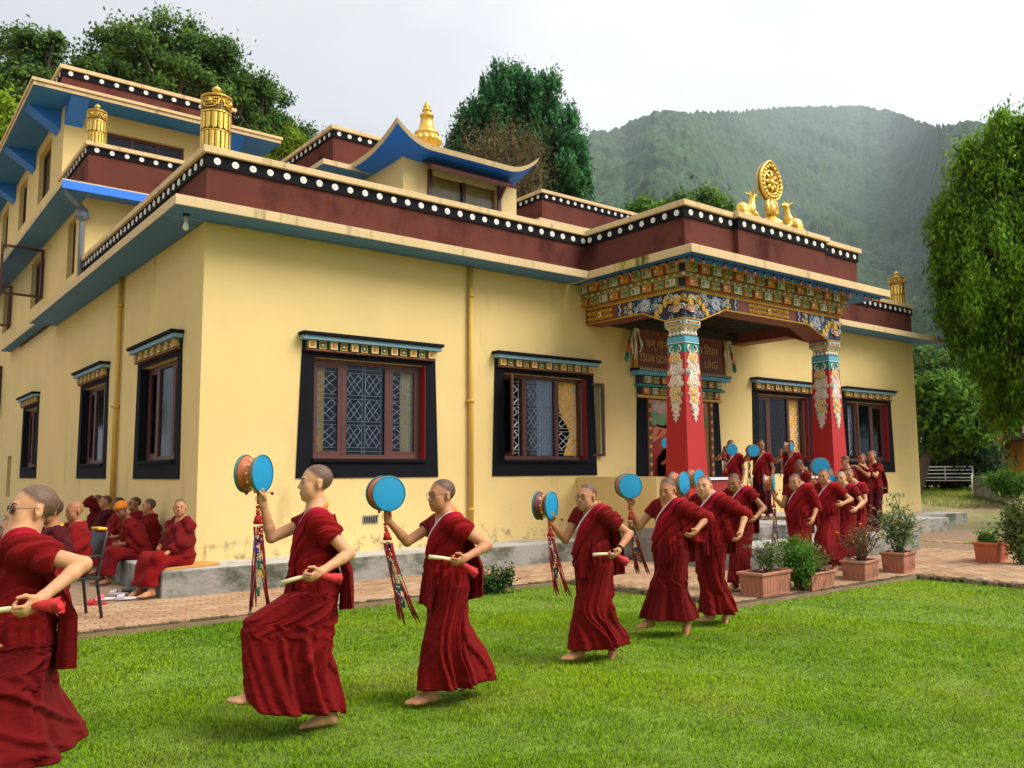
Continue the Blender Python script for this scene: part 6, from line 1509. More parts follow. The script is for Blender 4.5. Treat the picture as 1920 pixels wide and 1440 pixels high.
        g.ell((J['pel']+J['chest'])/2+V3(0, .004, .0), (.132+e,.106+e,.21), .08); g.ell(J['chest'], (.146+e,.106+e,.170), .07); g.ell(J['pel']+V3(0, .01, -.02), (.172+e*.6,.128+e*.8,.19), .10); g.rc(J['shR']*.5+J['shL']*.5, J['shL']*.95+J['shR']*.05, .060, .066, .05)
        mm = J['shL']+(J['elL']-J['shL'])*.40; g.rc(J['shL'], mm, .070, .072, .03); g.rc(J['neck']*.35+J['shL']*.65, J['neck']*.8+J['shL']*.2+V3(0, -.012, -.012), .062, .056, .05)
        if drape:        # cloth carried over the upper arm, hanging from it like a wing
            g.rc(J['shL'], J['elL']+unit(J['elL']-J['shL'])*.015, .072, .060, .03)
            X, Y, Z = g.full(); S0, E0 = J['shL'], J['elL']; ah = V3(E0[0]-S0[0], E0[1]-S0[1], 0); La = np.linalg.norm(ah); ah = ah/La; u_ = (X-S0[0])*ah[0]+(Y-S0[1])*ah[1]; w_ = (X-S0[0])*-ah[1]+(Y-S0[1])*ah[0]; zr_ = S0[2]+(E0[2]-S0[2])*np.clip(u_/La, 0, 1.2)
            wv = .018*np.sin(Z*14+u_*22+seed)+.012*np.sin(u_*40+seed*2); dr_ = .16+.24*drape*np.clip(1.15-u_/La*.5, .5, 1)
            dw = np.maximum(np.maximum(np.maximum(np.abs(w_+wv)-.017, Z-zr_-.02), zr_-dr_-Z), np.maximum(.0-u_, u_-La-.035+.10*np.clip((zr_-Z)/.3, 0, 1))).astype(np.float32); hh = np.maximum(.03-np.abs(g.D-dw), 0)/.03; g.D = np.minimum(g.D, dw)-hh*hh*.03*.25
        A = J['neck']+V3(-.055, .07, -.005); Bp = V3(.175, .06, zz(1.00)); dd = unit(Bp-A); nrm = unit(np.cross(V3(0, 1, 0), dd)); nrm = nrm if nrm[0] > 0 else -nrm
        X, Y, Z = g.full(); dist = (X-A[0])*nrm[0]+(Y-A[1])*nrm[1]+(Z-A[2])*nrm[2]; al = (X-A[0])*dd[0]+(Y-A[1])*dd[1]+(Z-A[2])*dd[2]
        p = rs.uniform(0, 6, 5); fade = np.clip(-dist/.05, 0, 1); fl = .0105*(ridge(dist*2*np.pi/.070+p[0]+1.6*np.sin(al*6+p[1]))+.4*np.sin(dist*2*np.pi/.027+p[4]+2*np.sin(al*11+p[2])))*fade*np.clip((.34+dist)/.1+.35, .15, 1)
        low = np.clip((zz(1.08)-Z)/.16, 0, 1); ang = np.arctan2(X, Y); fl = fl+low*(.010*ridge(ang*9+p[2]+1.5*Z)+.006*np.sin(ang*21+p[3]))
        g.D -= fl.astype(np.float32); g.D = np.maximum(g.D, dist.astype(np.float32))
        ad = unit(J['elL']-J['shL']); mL = J['shL']+ad*(.115+.05*rs.rand()); pl = (X-mL[0])*ad[0]+(Y-mL[1])*ad[1]+(Z-mL[2])*ad[2]
        dax = np.sqrt(np.maximum((X-J['shL'][0])**2+(Y-J['shL'][1])**2+(Z-J['shL'][2])**2-((X-J['shL'][0])*ad[0]+(Y-J['shL'][1])*ad[1]+(Z-J['shL'][2])*ad[2])**2, 0)); g.D = g.D if drape else np.maximum(g.D, np.where((dax < .10) & (X < -.10), pl, -9).astype(np.float32))
        zl = zz(shawl_low)+.10*np.clip(X/.2, -1, 1)*.5+.012*np.sin(ang*5+p[4]); g.D = np.maximum(g.D, (zl-Z).astype(np.float32))
        Vv, Fv = g.net(); ed = -((Vv-A)@nrm); Vv = smooth(Vv, Fv, 1, .4); me = np_mesh('shawl', Vv, Fv, t_sh if shawl == 'stripe' else t_sp); at = me.attributes.new('edge', 'FLOAT', 'POINT'); at.data.foreach_set('value', np.clip(-((Vv-A)@nrm), 0, 1).astype(np.float32)); so_ = link('shawl', me, o)
        if back_drape:
            SL = J['shL']; a0 = SL+V3(-.01, -.045, .035); b0 = V3(.02, J['chest'][1]-.125, zz(1.30))
            sheet('shawl_drape', o, [(a0, b0), (a0+V3(-.05, -.06, -.18), b0+V3(.02, -.05, -.18)), (V3(-.20, -.17+J['chest'][1]*.5, zz(.95)), V3(.05, -.20, zz(.95))), (V3(-.19, -.17, zz(.72+.05*rs.rand())), V3(.04, -.20, zz(.70)))], t_sp, rs, amp=.032, k=4)
        if flap:
            x0 = -.06+.05*rs.rand(); sheet('sash_end', o, [(V3(x0-.04, .135, zz(1.00)), V3(x0+.05, .140, zz(1.01))), (V3(x0-.07, .165, zz(.86)), V3(x0+.07, .170, zz(.87))), (V3(x0-.09, .185, zz(.70+.06*rs.rand())), V3(x0+.05, .19, zz(.71)))], t_sp, rs, amp=.020, k=3)
    # lower robe
    if seat is None:
        hz = hem if hem is not None else .085; zmin_ = min(J['ankR'][2], J['ankL'][2])-.03
        fy = {sd: (J['ank'+sd][1], J['ank'+sd][2]) for sd in 'RL'}
        # hem rises with whichever foot is nearer in that direction
        (ya, za), (yb, zb2) = sorted(fy.values()); gr = (zb2-za)/max(.15, yb-ya) if yb-ya > .05 else 0
        hemf = lambda an: max(zmin_, 0)+hz-.02+np.clip(gr*((np.sin(an)*.5+.5)*max(.15, yb-ya)), 0, .25)+hemtilt*np.sin(an)
        P = loft_skirt(J, zz(1.02), hemf, rs, step_ang=skirt_step, cen=(0, sh(.95)))
        link('skirt', grid_mesh('skirt', P, skirt or c_skirt, True), o)
    else:
        g = Field(lo-.05, hi+np.array([.05, .05, 0]), max(.008, vox*1.2)/s)
        for sd in 'RL': g.rc(J['hip'+sd], J['knee'+sd]+V3(0, .02, .01), .115, .092, .09); g.rc(J['knee'+sd]+V3(0, .02, .01), J['ank'+sd]+V3(0, .0, .08), .092, .085, .07)
        g.ell(J['pel']+V3(0, -.01, -.02), (.19,.15,.14), .08); g.rc((J['kneeR']+J['kneeL'])/2, (J['ankR']+J['ankL'])/2+V3(0, -.02, .10), .08, .08, .10); g.ell((J['pel']+J['chest'])/2, (.165,.135,.20), .10)
        X, Y, Z = g.full(); p = rs.uniform(0, 6, 4); g.D -= (.010*ridge(24*X+7*Y+p[0]+3*np.sin(6*Z))+.007*np.sin(30*Z+16*Y+p[1]+2*np.sin(9*X))).astype(np.float32)
        g.D = np.maximum(g.D, ((min(J['ankR'][2], J['ankL'][2])+.055)-Z).astype(np.float32)); g.D = np.maximum(g.D, (Z-zz(1.05)).astype(np.float32))
        Vv, Fv = g.net(); link('skirt', np_mesh('skirt', smooth(Vv, Fv, 1, .5), Fv, skirt or c_skirt), o)
    if glasses:
        b = MB(); r = .0225
        for sx in (-1, 1):
            ring_ = [T(sx*.033+r*math.cos(a), .098, -.001+.9*r*math.sin(a)) for a in np.linspace(0, 2*np.pi, 17)]; b.tube(ring_, .0016, 5, 0)
            b.tube([T(sx*.056, .096, .004), T(sx*.083, .06, .006), T(sx*.087, -.005, .006)], .0016, 5, 0)
            if glasses == 'dark': b.ball(T(sx*.033, .097, -.001), (r*.95, .0015, r*.86), 14, 6, 1, Mh)
        b.tube([T(-.011, .100, .004), T(0, .103, .007), T(.011, .100, .004)], .0016, 5, 0); b.build('spectacles', [m_glassf if glasses != 'thin' else m_frame, m_lens], o)
    if hat:
        g = Field(J['head']-.16, J['head']+.17, .007); g.ell(J['head']+HB@V3(0,-.012,.045), np.array((.092,.112,.098)), .02, HB); X, Y, Z = g.full(); up_ = HB[:, 2]; fw = HB[:, 1]; pl = (X-J['head'][0])*up_[0]+(Y-J['head'][1])*up_[1]+(Z-J['head'][2])*up_[2]-.25*((X-J['head'][0])*fw[0]+(Y-J['head'][1])*fw[1]+(Z-J['head'][2])*fw[2]); g.D = np.maximum(g.D, (.022-pl).astype(np.float32)); Vv, Fv = g.net(); link('knit_hat', np_mesh('knit_hat', smooth(Vv, Fv, 2, .5), Fv, c_hat), o)
    M_ = o.matrix_basis.copy()
    M_ = Matrix.Translation(Vector(pos)) @ Matrix.Rotation(R_(heading), 4, 'Z') @ Matrix.Scale(s, 4)
    W = {k: M_ @ Vector(v) for k, v in J.items()}; W['obj'] = o; W['M'] = M_; W['HB'] = HB
    for sd in 'RL':
        hd = arms.get('hd'+sd); d = unit(J['wr'+sd]-J['el'+sd]) if hd is None else unit(hd); W['grip'+sd] = M_ @ Vector(J['wr'+sd]+d*.085+unit(np.array(arms.get('hn'+sd, V3(-1 if sd == 'R' else 1, .2, -.2)), float))*.022)
    return W

# ------------------------------------------------------------------ kneeling deer on the porch parapet
def deer(name_lbl, x, mirror):
    e = empty('deer_statue', (x, YQ+.02, zq)); tag(e, name_lbl, 'statue', 'kneeling gilt deer beside the wheel')
    f = Field((-.45, -.2, 0), (.5, .2, .75), .010); k = .04
    f.ell((-.02, 0, .185), (.20, .105, .125), .06); f.ell((-.16, 0, .175), (.13, .12, .15), .05); f.ell((.13, 0, .20), (.11, .10, .135), .05); f.rc((.15, 0, .27), (.19, 0, .47), .085, .056, .05); f.rc((.20, 0, .515), (.27, 0, .525), .060, .048, .03); f.rc((.27, 0, .525), (.345, 0, .515), .045, .028, .03)
    for sy in (-1, 1):
        f.rc((.16, sy*.045, .55), (.09, sy*.095, .60), .022, .012, .012); f.rc((.20, sy*.03, .57), (.18, sy*.05, .655), .012, .008, .01); f.rc((.18, sy*.075, .12), (.29, sy*.08, .055), .05, .032, .03); f.rc((.29, sy*.08, .055), (.14, sy*.085, .04), .032, .026, .02); f.ell((-.14, sy*.095, .115), (.12, .05, .10), .03); f.rc((-.04, sy*.12, .05), (-.24, sy*.125, .045), .035, .026, .02)
    f.rc((-.28, 0, .17), (-.31, 0, .09), .028, .014, .02)
    V, F = f.net(); V = smooth(V, F, 1, .4); V[:, 0] *= mirror
    if mirror < 0: F = F[:, ::-1]
    o = link('deer_body', np_mesh('deer_body', V, F, m_gold), e); o.scale = (.95, .95, .95); o.location = (0, 0, .02)
    MB().box(-.30, .30, -.14, .14, 0, .03).build('base_plate', m_gold, e, bevel=.005)
    return e
deer('gilt kneeling deer left of the wheel on the porch parapet', atY(1402, 392, YQ).x, 1); deer('gilt kneeling deer right of the wheel on the porch parapet', atY(1487, 418, YQ).x, -1)
# ------------------------------------------------------------------ hand drums, bone trumpets
m_dface = mat('blue_drum_skin', (.008,.27,.52), .45, .05, 6); m_drim = mat('teal_drum_rim', (.03,.20,.20), .5, .08, 8); m_dshell = mat('orange_brown_lacquer', srgb(176,88,40), .3, .14, 9, .05, 40, coat=.5); m_dshell2 = mat('dark_red_lacquer', srgb(110,40,34), .35, .14, 9, coat=.4)
m_cord = mat('white_bead', (.70,.64,.52), .5, .1, 20); m_strap = mat('orange_strap', srgb(196,120,50), .8, .1, 10); m_tred = mat('red_tassel', (.40,.012,.012), .85, .2, 12); m_tdark = mat('dark_red_tassel', (.20,.010,.014), .85, .2, 12); m_bone = mat('ivory_bone', srgb(232,214,166), .45, .08, 8, .05, 30); m_bell = mat('red_bell_cloth', (.50,.020,.022), .8, .12, 10)
m_br = [mat('brocade_navy', (.020,.022,.10), .6, .3, 40), mat('brocade_green', (.012,.12,.075), .6, .3, 40), mat('brocade_red', (.40,.02,.02), .6, .2, 30), mat('brocade_gold', srgb(214,176,90), .5, .2, 40), mat('brocade_violet', (.10,.04,.30), .6, .2, 30), mat('brocade_cream', srgb(200,196,170), .6, .2, 40)]
def face_axis(px, ratio, side):
    """drum axis from how wide its face reads at that bearing"""
    v = ray(px, 890); v.z = 0; v.normalize(); r = Vector((v.y, -v.x, 0)); return (-v*ratio+r*side*math.sqrt(max(0, 1-ratio*ratio)))
def hand_drum(label, c, axis, grip, r=.118, w=.125, tail=.62, sway=(0, 0), seed=0, shell=None, detail=1, group='hand drums of the walking nuns'):
    c = Vector(c); axis = Vector(axis).normalized(); rr = random.Random(seed); e = empty('hand_drum', c); tag(e, label, 'drum', group)
    q = axis.to_track_quat('Z', 'Y').to_matrix().to_4x4()
    b = MB(); b.lathe([(r*.985,-w/2),(r*.93,-w*.30),(r*.72,-w*.10),(r*.66,0),(r*.72,w*.10),(r*.93,w*.30),(r*.985,w/2)], 32, M=q); b.build('shell', shell or m_dshell, e)
    for s_ in (-1, 1):
        b = MB(); z = s_*w/2; b.lathe([(r*.99,z-.012*s_),(r*1.02,z-.006*s_),(r*1.02,z+.004*s_),(r*.97,z+.006*s_)][::s_], 32, mi=1, M=q, cap=False); b.lathe([(r*.975,z+.002*s_),(r*.6,z+.0055*s_),(0,z+.0065*s_)][::s_], 32, mi=0, M=q, cap=False); b.build('drum_face', [m_dface, m_drim], e)
    g = Vector(grip)-c
    b = MB(); b.lathe([(r*.70,-.016),(r*.73,-.010),(r*.73,.010),(r*.70,.016)], 24, mi=0, M=q)
    for k in range(10): a = 2*math.pi*k/10; b.ball(q @ Vector((r*.75*math.cos(a), r*.75*math.sin(a), rr.uniform(-.008, .008))), .009, 6, 4, 1)
    gd = g.normalized(); b.tube([gd*r*.66, g*.9], .009, 6, 0); b.build('waist_band', [m_strap, m_cord], e)
    b = MB()
    for s_ in (-1, 1):
        p0 = gd*r*.72; p1 = p0+axis*s_*.05+Vector((0, 0, -.03)); p2 = axis*s_*(w*.5+.03)+gd*(r+.012); b.tube([p0, p1, p2], .0025, 4, 0); b.ball(p2, .011, 8, 6, 1)
    b.build('striker_cord', [m_strap, m_tdark], e)
    # tail of beads, brocade and tassels
    if tail:
        sx = Vector((sway[0], sway[1], 0)); side = Vector((axis.y, -axis.x, 0)).normalized() if abs(axis.z) < .9 else Vector((1, 0, 0)); vw = (c-Vector(CAM)); vw.z = 0; vw.normalize(); side = Vector((vw.y, -vw.x, 0)); g2 = g+Vector((0, 0, -.02))
        at_ = lambda t: g2+Vector((0, 0, -tail*t))+sx*(t**1.5)
        b = MB(); b.tube([g*.95, at_(.10)], .008, 6, 0); b.tube([at_(.05)+side*.016*math.cos(a)+Vector((0, 0, .016*math.sin(a))) for a in np.linspace(0, 6.28, 11)], .003, 5, 1)
        for t, rad, mi in ((.125, .016, 2), (.155, .015, 0), (.18, .016, 2)): b.ball(at_(t), (rad, rad, rad*.7), 10, 6, mi)
        b.ball(at_(.235), (.026, .018, .032), 10, 8, 2); b.ball(at_(.26)+side*.018, .014, 8, 6, 2); b.ball(at_(.26)-side*.018, .014, 8, 6, 2); b.build('tail_beads', [m_strap, m_bone, m_tred], e)
        b = MB(); cols_ = [2, 0, 1, 5, 4, 3, 1, 0]; rr.shuffle(cols_); n = 8
        for k in range(n):
            t0, t1 = .29+.62*k/n, .29+.62*(k+1)/n; wd = .017+.007*math.sin(k*1.7); of0 = side*(.012*math.sin(k*1.3+seed)); P = np.zeros((4, 5, 3))
            for j in range(4):
                for i in range(5): p = at_(t0+(t1-t0)*j/3*1.02)+of0+side*wd*(i-2)/2-vw*(.006+.005*math.sin(i*2.1+k)+.001*k); P[j, i] = p[:]
            b.grid(P, cols_[k])
            for m_i in range(5): b.ball(Vector(at_(t0+(t1-t0)*rr.random()))+of0+side*wd*rr.uniform(-.8, .8)-vw*.013, (.006, .003, .006), 6, 4, (3, 5, 3)[m_i % 3])
        b.build('brocade_tail', m_br, e)
        b = MB(); 
        for s_ in (-1, 1):
            for k in range(9 if detail else 4):
                ph = rr.uniform(0, 6); sp = s_*(.014+.016*k/8+.018*rr.random()); pts = []
                for t in np.linspace(.30, 1.0+.08*rr.random(), 8): u = (t-.3)/.7; pts.append(at_(t)+side*(sp*(.6+.9*u*u)+.006*math.sin(6*u+ph))+vw*(.01*math.cos(ph)))
                b.tube(pts, [.0034]*5+[.0040, .0046, .0026], 5, 0 if k % 2 else 1)
        b.build('tassel', [m_tred, m_tdark], e)
    return e
def trumpet(label, p0, p1, p2, seed=0, group='bone trumpets held at the hip'):
    """p0 mouth end, p1 grip, p2 bell end"""
    p0, p1, p2 = Vector(p0), Vector(p1), Vector(p2); e = empty('bone_trumpet', p1); tag(e, label, 'trumpet', group)
    b = MB(); d = [p0-p1, (p0-p1)*.5+Vector((0, 0, .004)), Vector((0, 0, 0)), (p2-p1)*.3]; b.tube(d, [.0145, .0115, .012, .014], 12); b.build('bone_tube', m_bone, e)
    b = MB(); q = p2-p1; b.tube([q*.25, q*.5, q*.8+Vector((0, 0, -.01)), q], [.015, .021, .029, .026], 12); P = np.zeros((5, 16, 3)); a = q.normalized(); s1 = a.orthogonal().normalized(); s2 = a.cross(s1)
    for j in range(5):
        for i in range(16): an = 2*math.pi*i/16; r = .024+.009*j/4+.006*math.sin(5*an+j)*j/4; P[j, i] = (q*.72+a*.05*j/4+s1*r*math.cos(an)+s2*r*math.sin(an)+Vector((0, 0, -.012*j/4)))[:]
    b.grid(P, closed=True); b.build('bell_cover', m_bell, e)
    return e

# ------------------------------------------------------------------ the walking nuns
ZL = LAWN_Z
WALK = 'nuns walking in procession with hand drums'
def base_at(px, py, D, z): p = atD(px, py, D); return (p.x, p.y, z)
W1_, W2_ = None, None
# 1: half out of the picture on the left
n1 = person('nun with dark round glasses cut off by the left picture edge', base_at(34, 1190, 4.55, ZL), 90, 1.60, head=(2, 2), headc=atD(62, 955, 4.55), lean=3, skin='light', vox=.0055, seed=1,
    arms={'elL': atD(157, 1058, 4.30), 'wrL': atD(72, 1126, 4.18), 'hnL': V3(.8, .1, .5), 'cuL': .8, 'elR': atD(-60, 1100, 4.9), 'wrR': atD(-150, 1010, 4.9), 'hdR': V3(0, .2, 1), 'hnR': V3(0, 1, .1), 'cuR': .85},
    legs={'anL': atD(-60, 1430, 4.35), 'anR': atZ(140, 1424, ZL+.09), 'dirR': V3(0, .75, -.5)}, glasses='dark', group=WALK, skirt=c_skirt2, skirt_step=-2.4, hem=.07)
trumpet('pale bone trumpet of the nun cut off by the left picture edge', atD(-30, 1150, 4.25), n1['gripL'], n1['gripL']+(n1['gripL']-atD(-30, 1150, 4.25)).normalized()*.15)
# 2: leg lifted
n2 = person('nun in profile lifting her front foot high, large drum raised', base_at(590, 1085, 5.62, ZL), 74, 1.63, head=(2, 1), headc=atD(592, 905, 5.62), lean=1, skin='light', vox=.0055, seed=2,
    arms={'elR': atD(520, 1003, 5.72), 'wrR': atD(495, 951, 5.66), 'hdR': V3(0, .12, 1), 'hnR': V3(-.2, 1, .1), 'cuR': .85, 'elL': atD(653, 1036, 5.42), 'wrL': atD(600, 1073, 5.27), 'hnL': V3(.75, -.1, .55), 'cuL': .85},
    legs={'anL': atD(488, 1296, 5.48), 'anR': atZ(616, 1338, ZL+.085), 'dirL': V3(0, 1, .10), 'hintL': V3(-.1, 2, .9)}, collar=c_orange, group=WALK, skirt_step=-2.2, hem=.03)
hand_drum('large orange-shelled drum raised by the nun lifting her foot', atD(476, 888, 5.66), face_axis(476, .54, 1), n2['gripR'], tail=.70, sway=(.03, 0), seed=2)
trumpet('bone trumpet held at the hip by the nun lifting her foot', atD(528, 1093, 5.25), n2['gripL'], atD(640, 1083, 5.30))
# 3
n3 = person('bespectacled nun walking behind the foot-lifting nun', base_at(838, 1100, 6.05, ZL), 83, 1.56, head=(4, -2), headc=atD(828, 928, 6.02), lean=2, skin='mid', vox=.0055, seed=3,
    arms={'elR': atD(757, 1020, 6.05), 'wrR': atD(728, 976, 5.98), 'hdR': V3(0, .1, 1), 'hnR': V3(-.2, 1, .1), 'cuR': .85, 'elL': atD(916, 1024, 5.90), 'wrL': atD(858, 1054, 5.70), 'hnL': V3(.75, -.1, .55), 'cuL': .85},
    legs={'anL': atZ(806, 1300, ZL+.085), 'anR': atZ(902, 1268, ZL+.13), 'dirR': V3(0, .55, -.8)}, glasses='frame', collar=c_orange, group=WALK, skirt_step=-2.6, hem=.08)
hand_drum('flat blue drum face raised by the bespectacled nun', atD(723, 925, 5.95), face_axis(723, .93, 1), n3['gripR'], tail=.72, sway=(.17, -.04), seed=3)
trumpet('bone trumpet held at the hip by the bespectacled nun', atD(804, 1044, 5.66), n3['gripL'], atD(890, 1072, 5.80))
# 4
n4 = person('nun in thin glasses with a wristwatch, fourth of the file', base_at(1112, 1090, 7.35, ZL), 93, 1.56, head=(6, 0), headc=atD(1100, 932, 7.32), lean=1, skin='mid', vox=.0055, seed=4, shawl_low=.74,
    arms={'elR': atD(1054, 1024, 7.35), 'wrR': atD(1032, 980, 7.25), 'hdR': V3(0, .1, 1), 'hnR': V3(-.3, 1, .1), 'cuR': .85, 'elL': atD(1188, 1008, 7.28), 'wrL': atD(1152, 1043, 7.05), 'hnL': V3(.6, -.1, .7), 'cuL': .7},
    legs={'anL': atZ(1084, 1222, ZL+.085), 'anR': atZ(1150, 1206, ZL+.12), 'dirR': V3(0, .6, -.7)}, glasses='thin', collar=c_orange, group=WALK, skirt=c_skirt, skirt_step=-2.5, hem=.06)
hand_drum('edge-on drum raised by the nun with the wristwatch', atD(1022, 948, 7.25), face_axis(1022, .44, 1), n4['gripR'], tail=.62, sway=(.10, -.03), seed=4, shell=m_dshell2)
trumpet('short bone trumpet held by the nun with the wristwatch', atD(1112, 1040, 7.0), n4['gripL'], atD(1172, 1050, 7.12))
b = MB(); wd_ = (n4['wrL']-n4['elL']).normalized(); b.lathe([(.029,-.012),(.030,-.008),(.030,.008),(.029,.012)], 16, M=wd_.to_track_quat('Z', 'Y').to_matrix().to_4x4()); wt_ = b.build('wristwatch', m_black, loc=n4['wrL']+wd_*-.02); tag(wt_, 'black wristwatch on the wrist of the fourth nun', 'watch')
# 5
n5 = person('nun looking down, blue drum face held beside her head, shawl over her elbow', base_at(1258, 1075, 8.45, ZL), 94, 1.58, head=(8, -14), headc=atD(1252, 918, 8.42), lean=2, skin='mid', vox=.0065, seed=5, drape=.5, lookdown=True, shawl_low=.72,
    arms={'elR': atD(1200, 986, 8.50), 'wrR': atD(1181, 948, 8.42), 'hdR': V3(0, .1, 1), 'hnR': V3(-.3, 1, .1), 'cuR': .85, 'elL': atD(1334, 974, 8.42), 'wrL': atD(1293, 1008, 8.15), 'hnL': V3(.6, -.1, .7), 'cuL': .4},
    legs={'anL': atZ(1214, 1174, ZL+.085), 'anR': atZ(1288, 1166, ZL+.12), 'dirR': V3(0, .6, -.7)}, collar=c_yel, group=WALK, skirt=c_skirt2, skirt_step=-2.6, hem=.07)
hand_drum('blue drum face raised by the nun looking down', atD(1178, 911, 8.40), face_axis(1178, .94, 1), n5['gripR'], tail=.66, sway=(.13, -.02), seed=5)
# 6
n6 = person('nun with short dark hair facing the viewer, shawl spread over her elbow', base_at(1332, 1065, 9.15, ZL), 97, 1.62, head=(16, 2), headc=atD(1320, 912, 9.12), lean=1, skin='light', hairc=(.025,.020,.020), vox=.0065, seed=6, drape=.8, shawl_low=.70,
    arms={'elR': atD(1288, 985, 9.3), 'wrR': atD(1277, 945, 9.25), 'hdR': V3(0, .1, 1), 'hnR': V3(-.3, 1, .1), 'cuR': .85, 'elL': atD(1410, 970, 9.12), 'wrL': atD(1385, 1010, 8.9), 'hnL': V3(.6, -.1, .7), 'cuL': .4},
    legs={'anL': atZ(1332, 1154, ZL+.085), 'anR': atZ(1364, 1148, ZL+.11), 'dirR': V3(0, .6, -.6)}, collar=c_orange, group=WALK, skirt=c_skirt, hem=.06)
hand_drum('drum showing behind the head of the nun looking down', atD(1273, 906, 9.2), face_axis(1273, .48, 1), n6['gripR'], tail=.5, sway=(.05, 0), seed=6, detail=0)
# 7
n7 = person('nun with lowered eyes, bare elbow out, behind the spread shawl', base_at(1388, 1010, 11.55, 0), 96, 1.58, head=(10, -16), headc=atD(1376, 904, 11.5), skin='tan', vox=.0075, seed=7, lookdown=True,
    arms={'elR': atD(1325, 960, 11.6), 'wrR': atD(1310, 928, 11.5), 'hdR': V3(0, .1, 1), 'hnR': V3(-.3, 1, .1), 'cuR': .85, 'elL': atD(1430, 950, 11.45), 'wrL': atD(1412, 975, 11.25), 'hnL': V3(.7, -.1, .5), 'cuL': .6},
    legs={'anL': atZ(1378, 1096, .085), 'anR': atZ(1402, 1090, .11)}, group=WALK, hem=.06)
hand_drum('dark drum beside the cheek of the nun with short dark hair', atD(1304, 897, 11.5), face_axis(1304, .6, 1), n7['gripR'], tail=0, seed=7, detail=0)
# 8
n8 = person('nun with a yellow collar holding an edge-on drum, behind the planters', base_at(1500, 1000, 12.95, 0), 96, 1.60, head=(4, -8), headc=atD(1490, 903, 12.9), skin='mid', vox=.009, seed=8, drape=.5, lookdown=True, shawl_low=.72,
    arms={'elR': atD(1467, 950, 12.95), 'wrR': atD(1447, 928, 12.75), 'hdR': V3(0, .1, 1), 'hnR': V3(-.3, 1, .1), 'cuR': .85, 'elL': atD(1537, 960, 12.9), 'wrL': atD(1520, 985, 12.65), 'cuL': .5},
    legs={'anL': atZ(1480, 1078, .085), 'anR': atZ(1512, 1072, .11)}, collar=c_yel, group=WALK, hem=.06)
hand_drum('edge-on drum held by the nun with the yellow collar', atD(1442, 905, 12.7), face_axis(1442, .12, 1), n8['gripR'], tail=.75, seed=8, detail=0)
n9 = person('nun with a bright blue drum behind her head', base_at(1552, 995, 13.75, 0), 96, 1.60, head=(6, -4), headc=atD(1544, 893, 13.7), skin='mid', vox=.009, seed=9,
    arms={'elR': atD(1522, 945, 14.0), 'wrR': atD(1527, 905, 14.0), 'hdR': V3(0, .1, 1), 'hnR': V3(-.3, 1, .1), 'cuR': .85, 'elL': atD(1594, 935, 13.7), 'wrL': atD(1572, 948, 13.4), 'cuL': .5},
    legs={'anL': atZ(1540, 1072, .085), 'anR': atZ(1566, 1062, .11)}, group=WALK, hem=.06)
hand_drum('bright blue drum face behind the head of a nun near the planters', atD(1537, 875, 14.05), face_axis(1537, .97, 1), n9['gripR'], r=.135, tail=0, seed=9, detail=0)
n10 = person('pale-haired nun partly hidden behind the dry twiggy plant', base_at(1585, 990, 14.55, 0), 98, 1.56, head=(8, -4), headc=atD(1577, 897, 14.5), skin='light', hairc=(.22,.19,.16), vox=.009, seed=10,
    arms={'elL': atD(1618, 945, 14.4), 'wrL': atD(1604, 955, 14.2), 'elR': atD(1562, 955, 14.75), 'wrR': atD(1556, 930, 14.55), 'hdR': V3(0, .1, 1), 'cuR': .85}, legs={'anL': atZ(1574, 1060, .085), 'anR': atZ(1596, 1058, .09)}, group=WALK, hem=.08)
hand_drum('blue drum half hidden between two nuns by the red pillar', atD(1554, 904, 14.5), face_axis(1554, .9, 1), n10['gripR'], tail=0, seed=10, detail=0)
n11 = person('nun in the rear of the file, arm bent, close to the tall potted plant', base_at(1604, 985, 15.1, 0), 100, 1.58, head=(4, -8), headc=atD(1591, 890, 15.05), skin='mid', vox=.009, seed=11,
    arms={'elL': atD(1622, 935, 14.9), 'wrL': atD(1610, 955, 14.7), 'locR': V3(.2, .1, .9)}, legs={'anL': atZ(1592, 1052, .085), 'anR': atZ(1612, 1048, .09)}, group=WALK, hem=.08)

# ------------------------------------------------------------------ people on the porch
PO_ = 'people standing on the porch'
ZF = .56
def porch(px, py, yy): p = atY(px, py, yy); return (p.x, p.y, ZF)
q1 = person('nun by the doorway whose face is hidden by a blue drum', porch(1374, 930, -1.6), 120, 1.56, head=(20, -4), skin='tan', vox=.0095, seed=12, arms={'locR': V3(.10, .33, 1.36), 'hdR': V3(0, .1, 1), 'cuR': .85}, group=PO_)
hand_drum('small blue drum in front of the face of a nun by the doorway', atY(1371, 843, -1.95), face_axis(1371, .97, 1), q1['gripR'], r=.105, tail=.5, seed=12, detail=0)
q2 = person('dark-haired nun on the porch with a blue drum at her shoulder', porch(1430, 930, -1.7), 105, 1.58, head=(25, -16), skin='tan', hairc=(.02,.018,.018), vox=.0095, seed=13, skirt=c_dark, arms={'locR': V3(.16, .30, 1.30), 'hdR': V3(0, .1, 1), 'cuR': .85}, lookdown=True, group=PO_)
hand_drum('blue drum at the shoulder of the dark-haired nun on the porch', atY(1411, 845, -2.0), face_axis(1411, .95, 1), q2['gripR'], r=.115, tail=.7, seed=13, detail=0)
q3 = person('nun on the porch behind an upright edge-on drum', porch(1487, 930, -1.75), 100, 1.58, head=(10, -10), skin='mid', vox=.0095, seed=14, arms={'locR': V3(.10, .30, 1.30), 'hdR': V3(0, .1, 1), 'cuR': .85}, group=PO_)
hand_drum('edge-on red and teal drum in front of the window by the second pillar', atY(1478, 838, -2.1), face_axis(1478, .25, 1), q3['gripR'], r=.105, tail=.5, seed=14, detail=0)
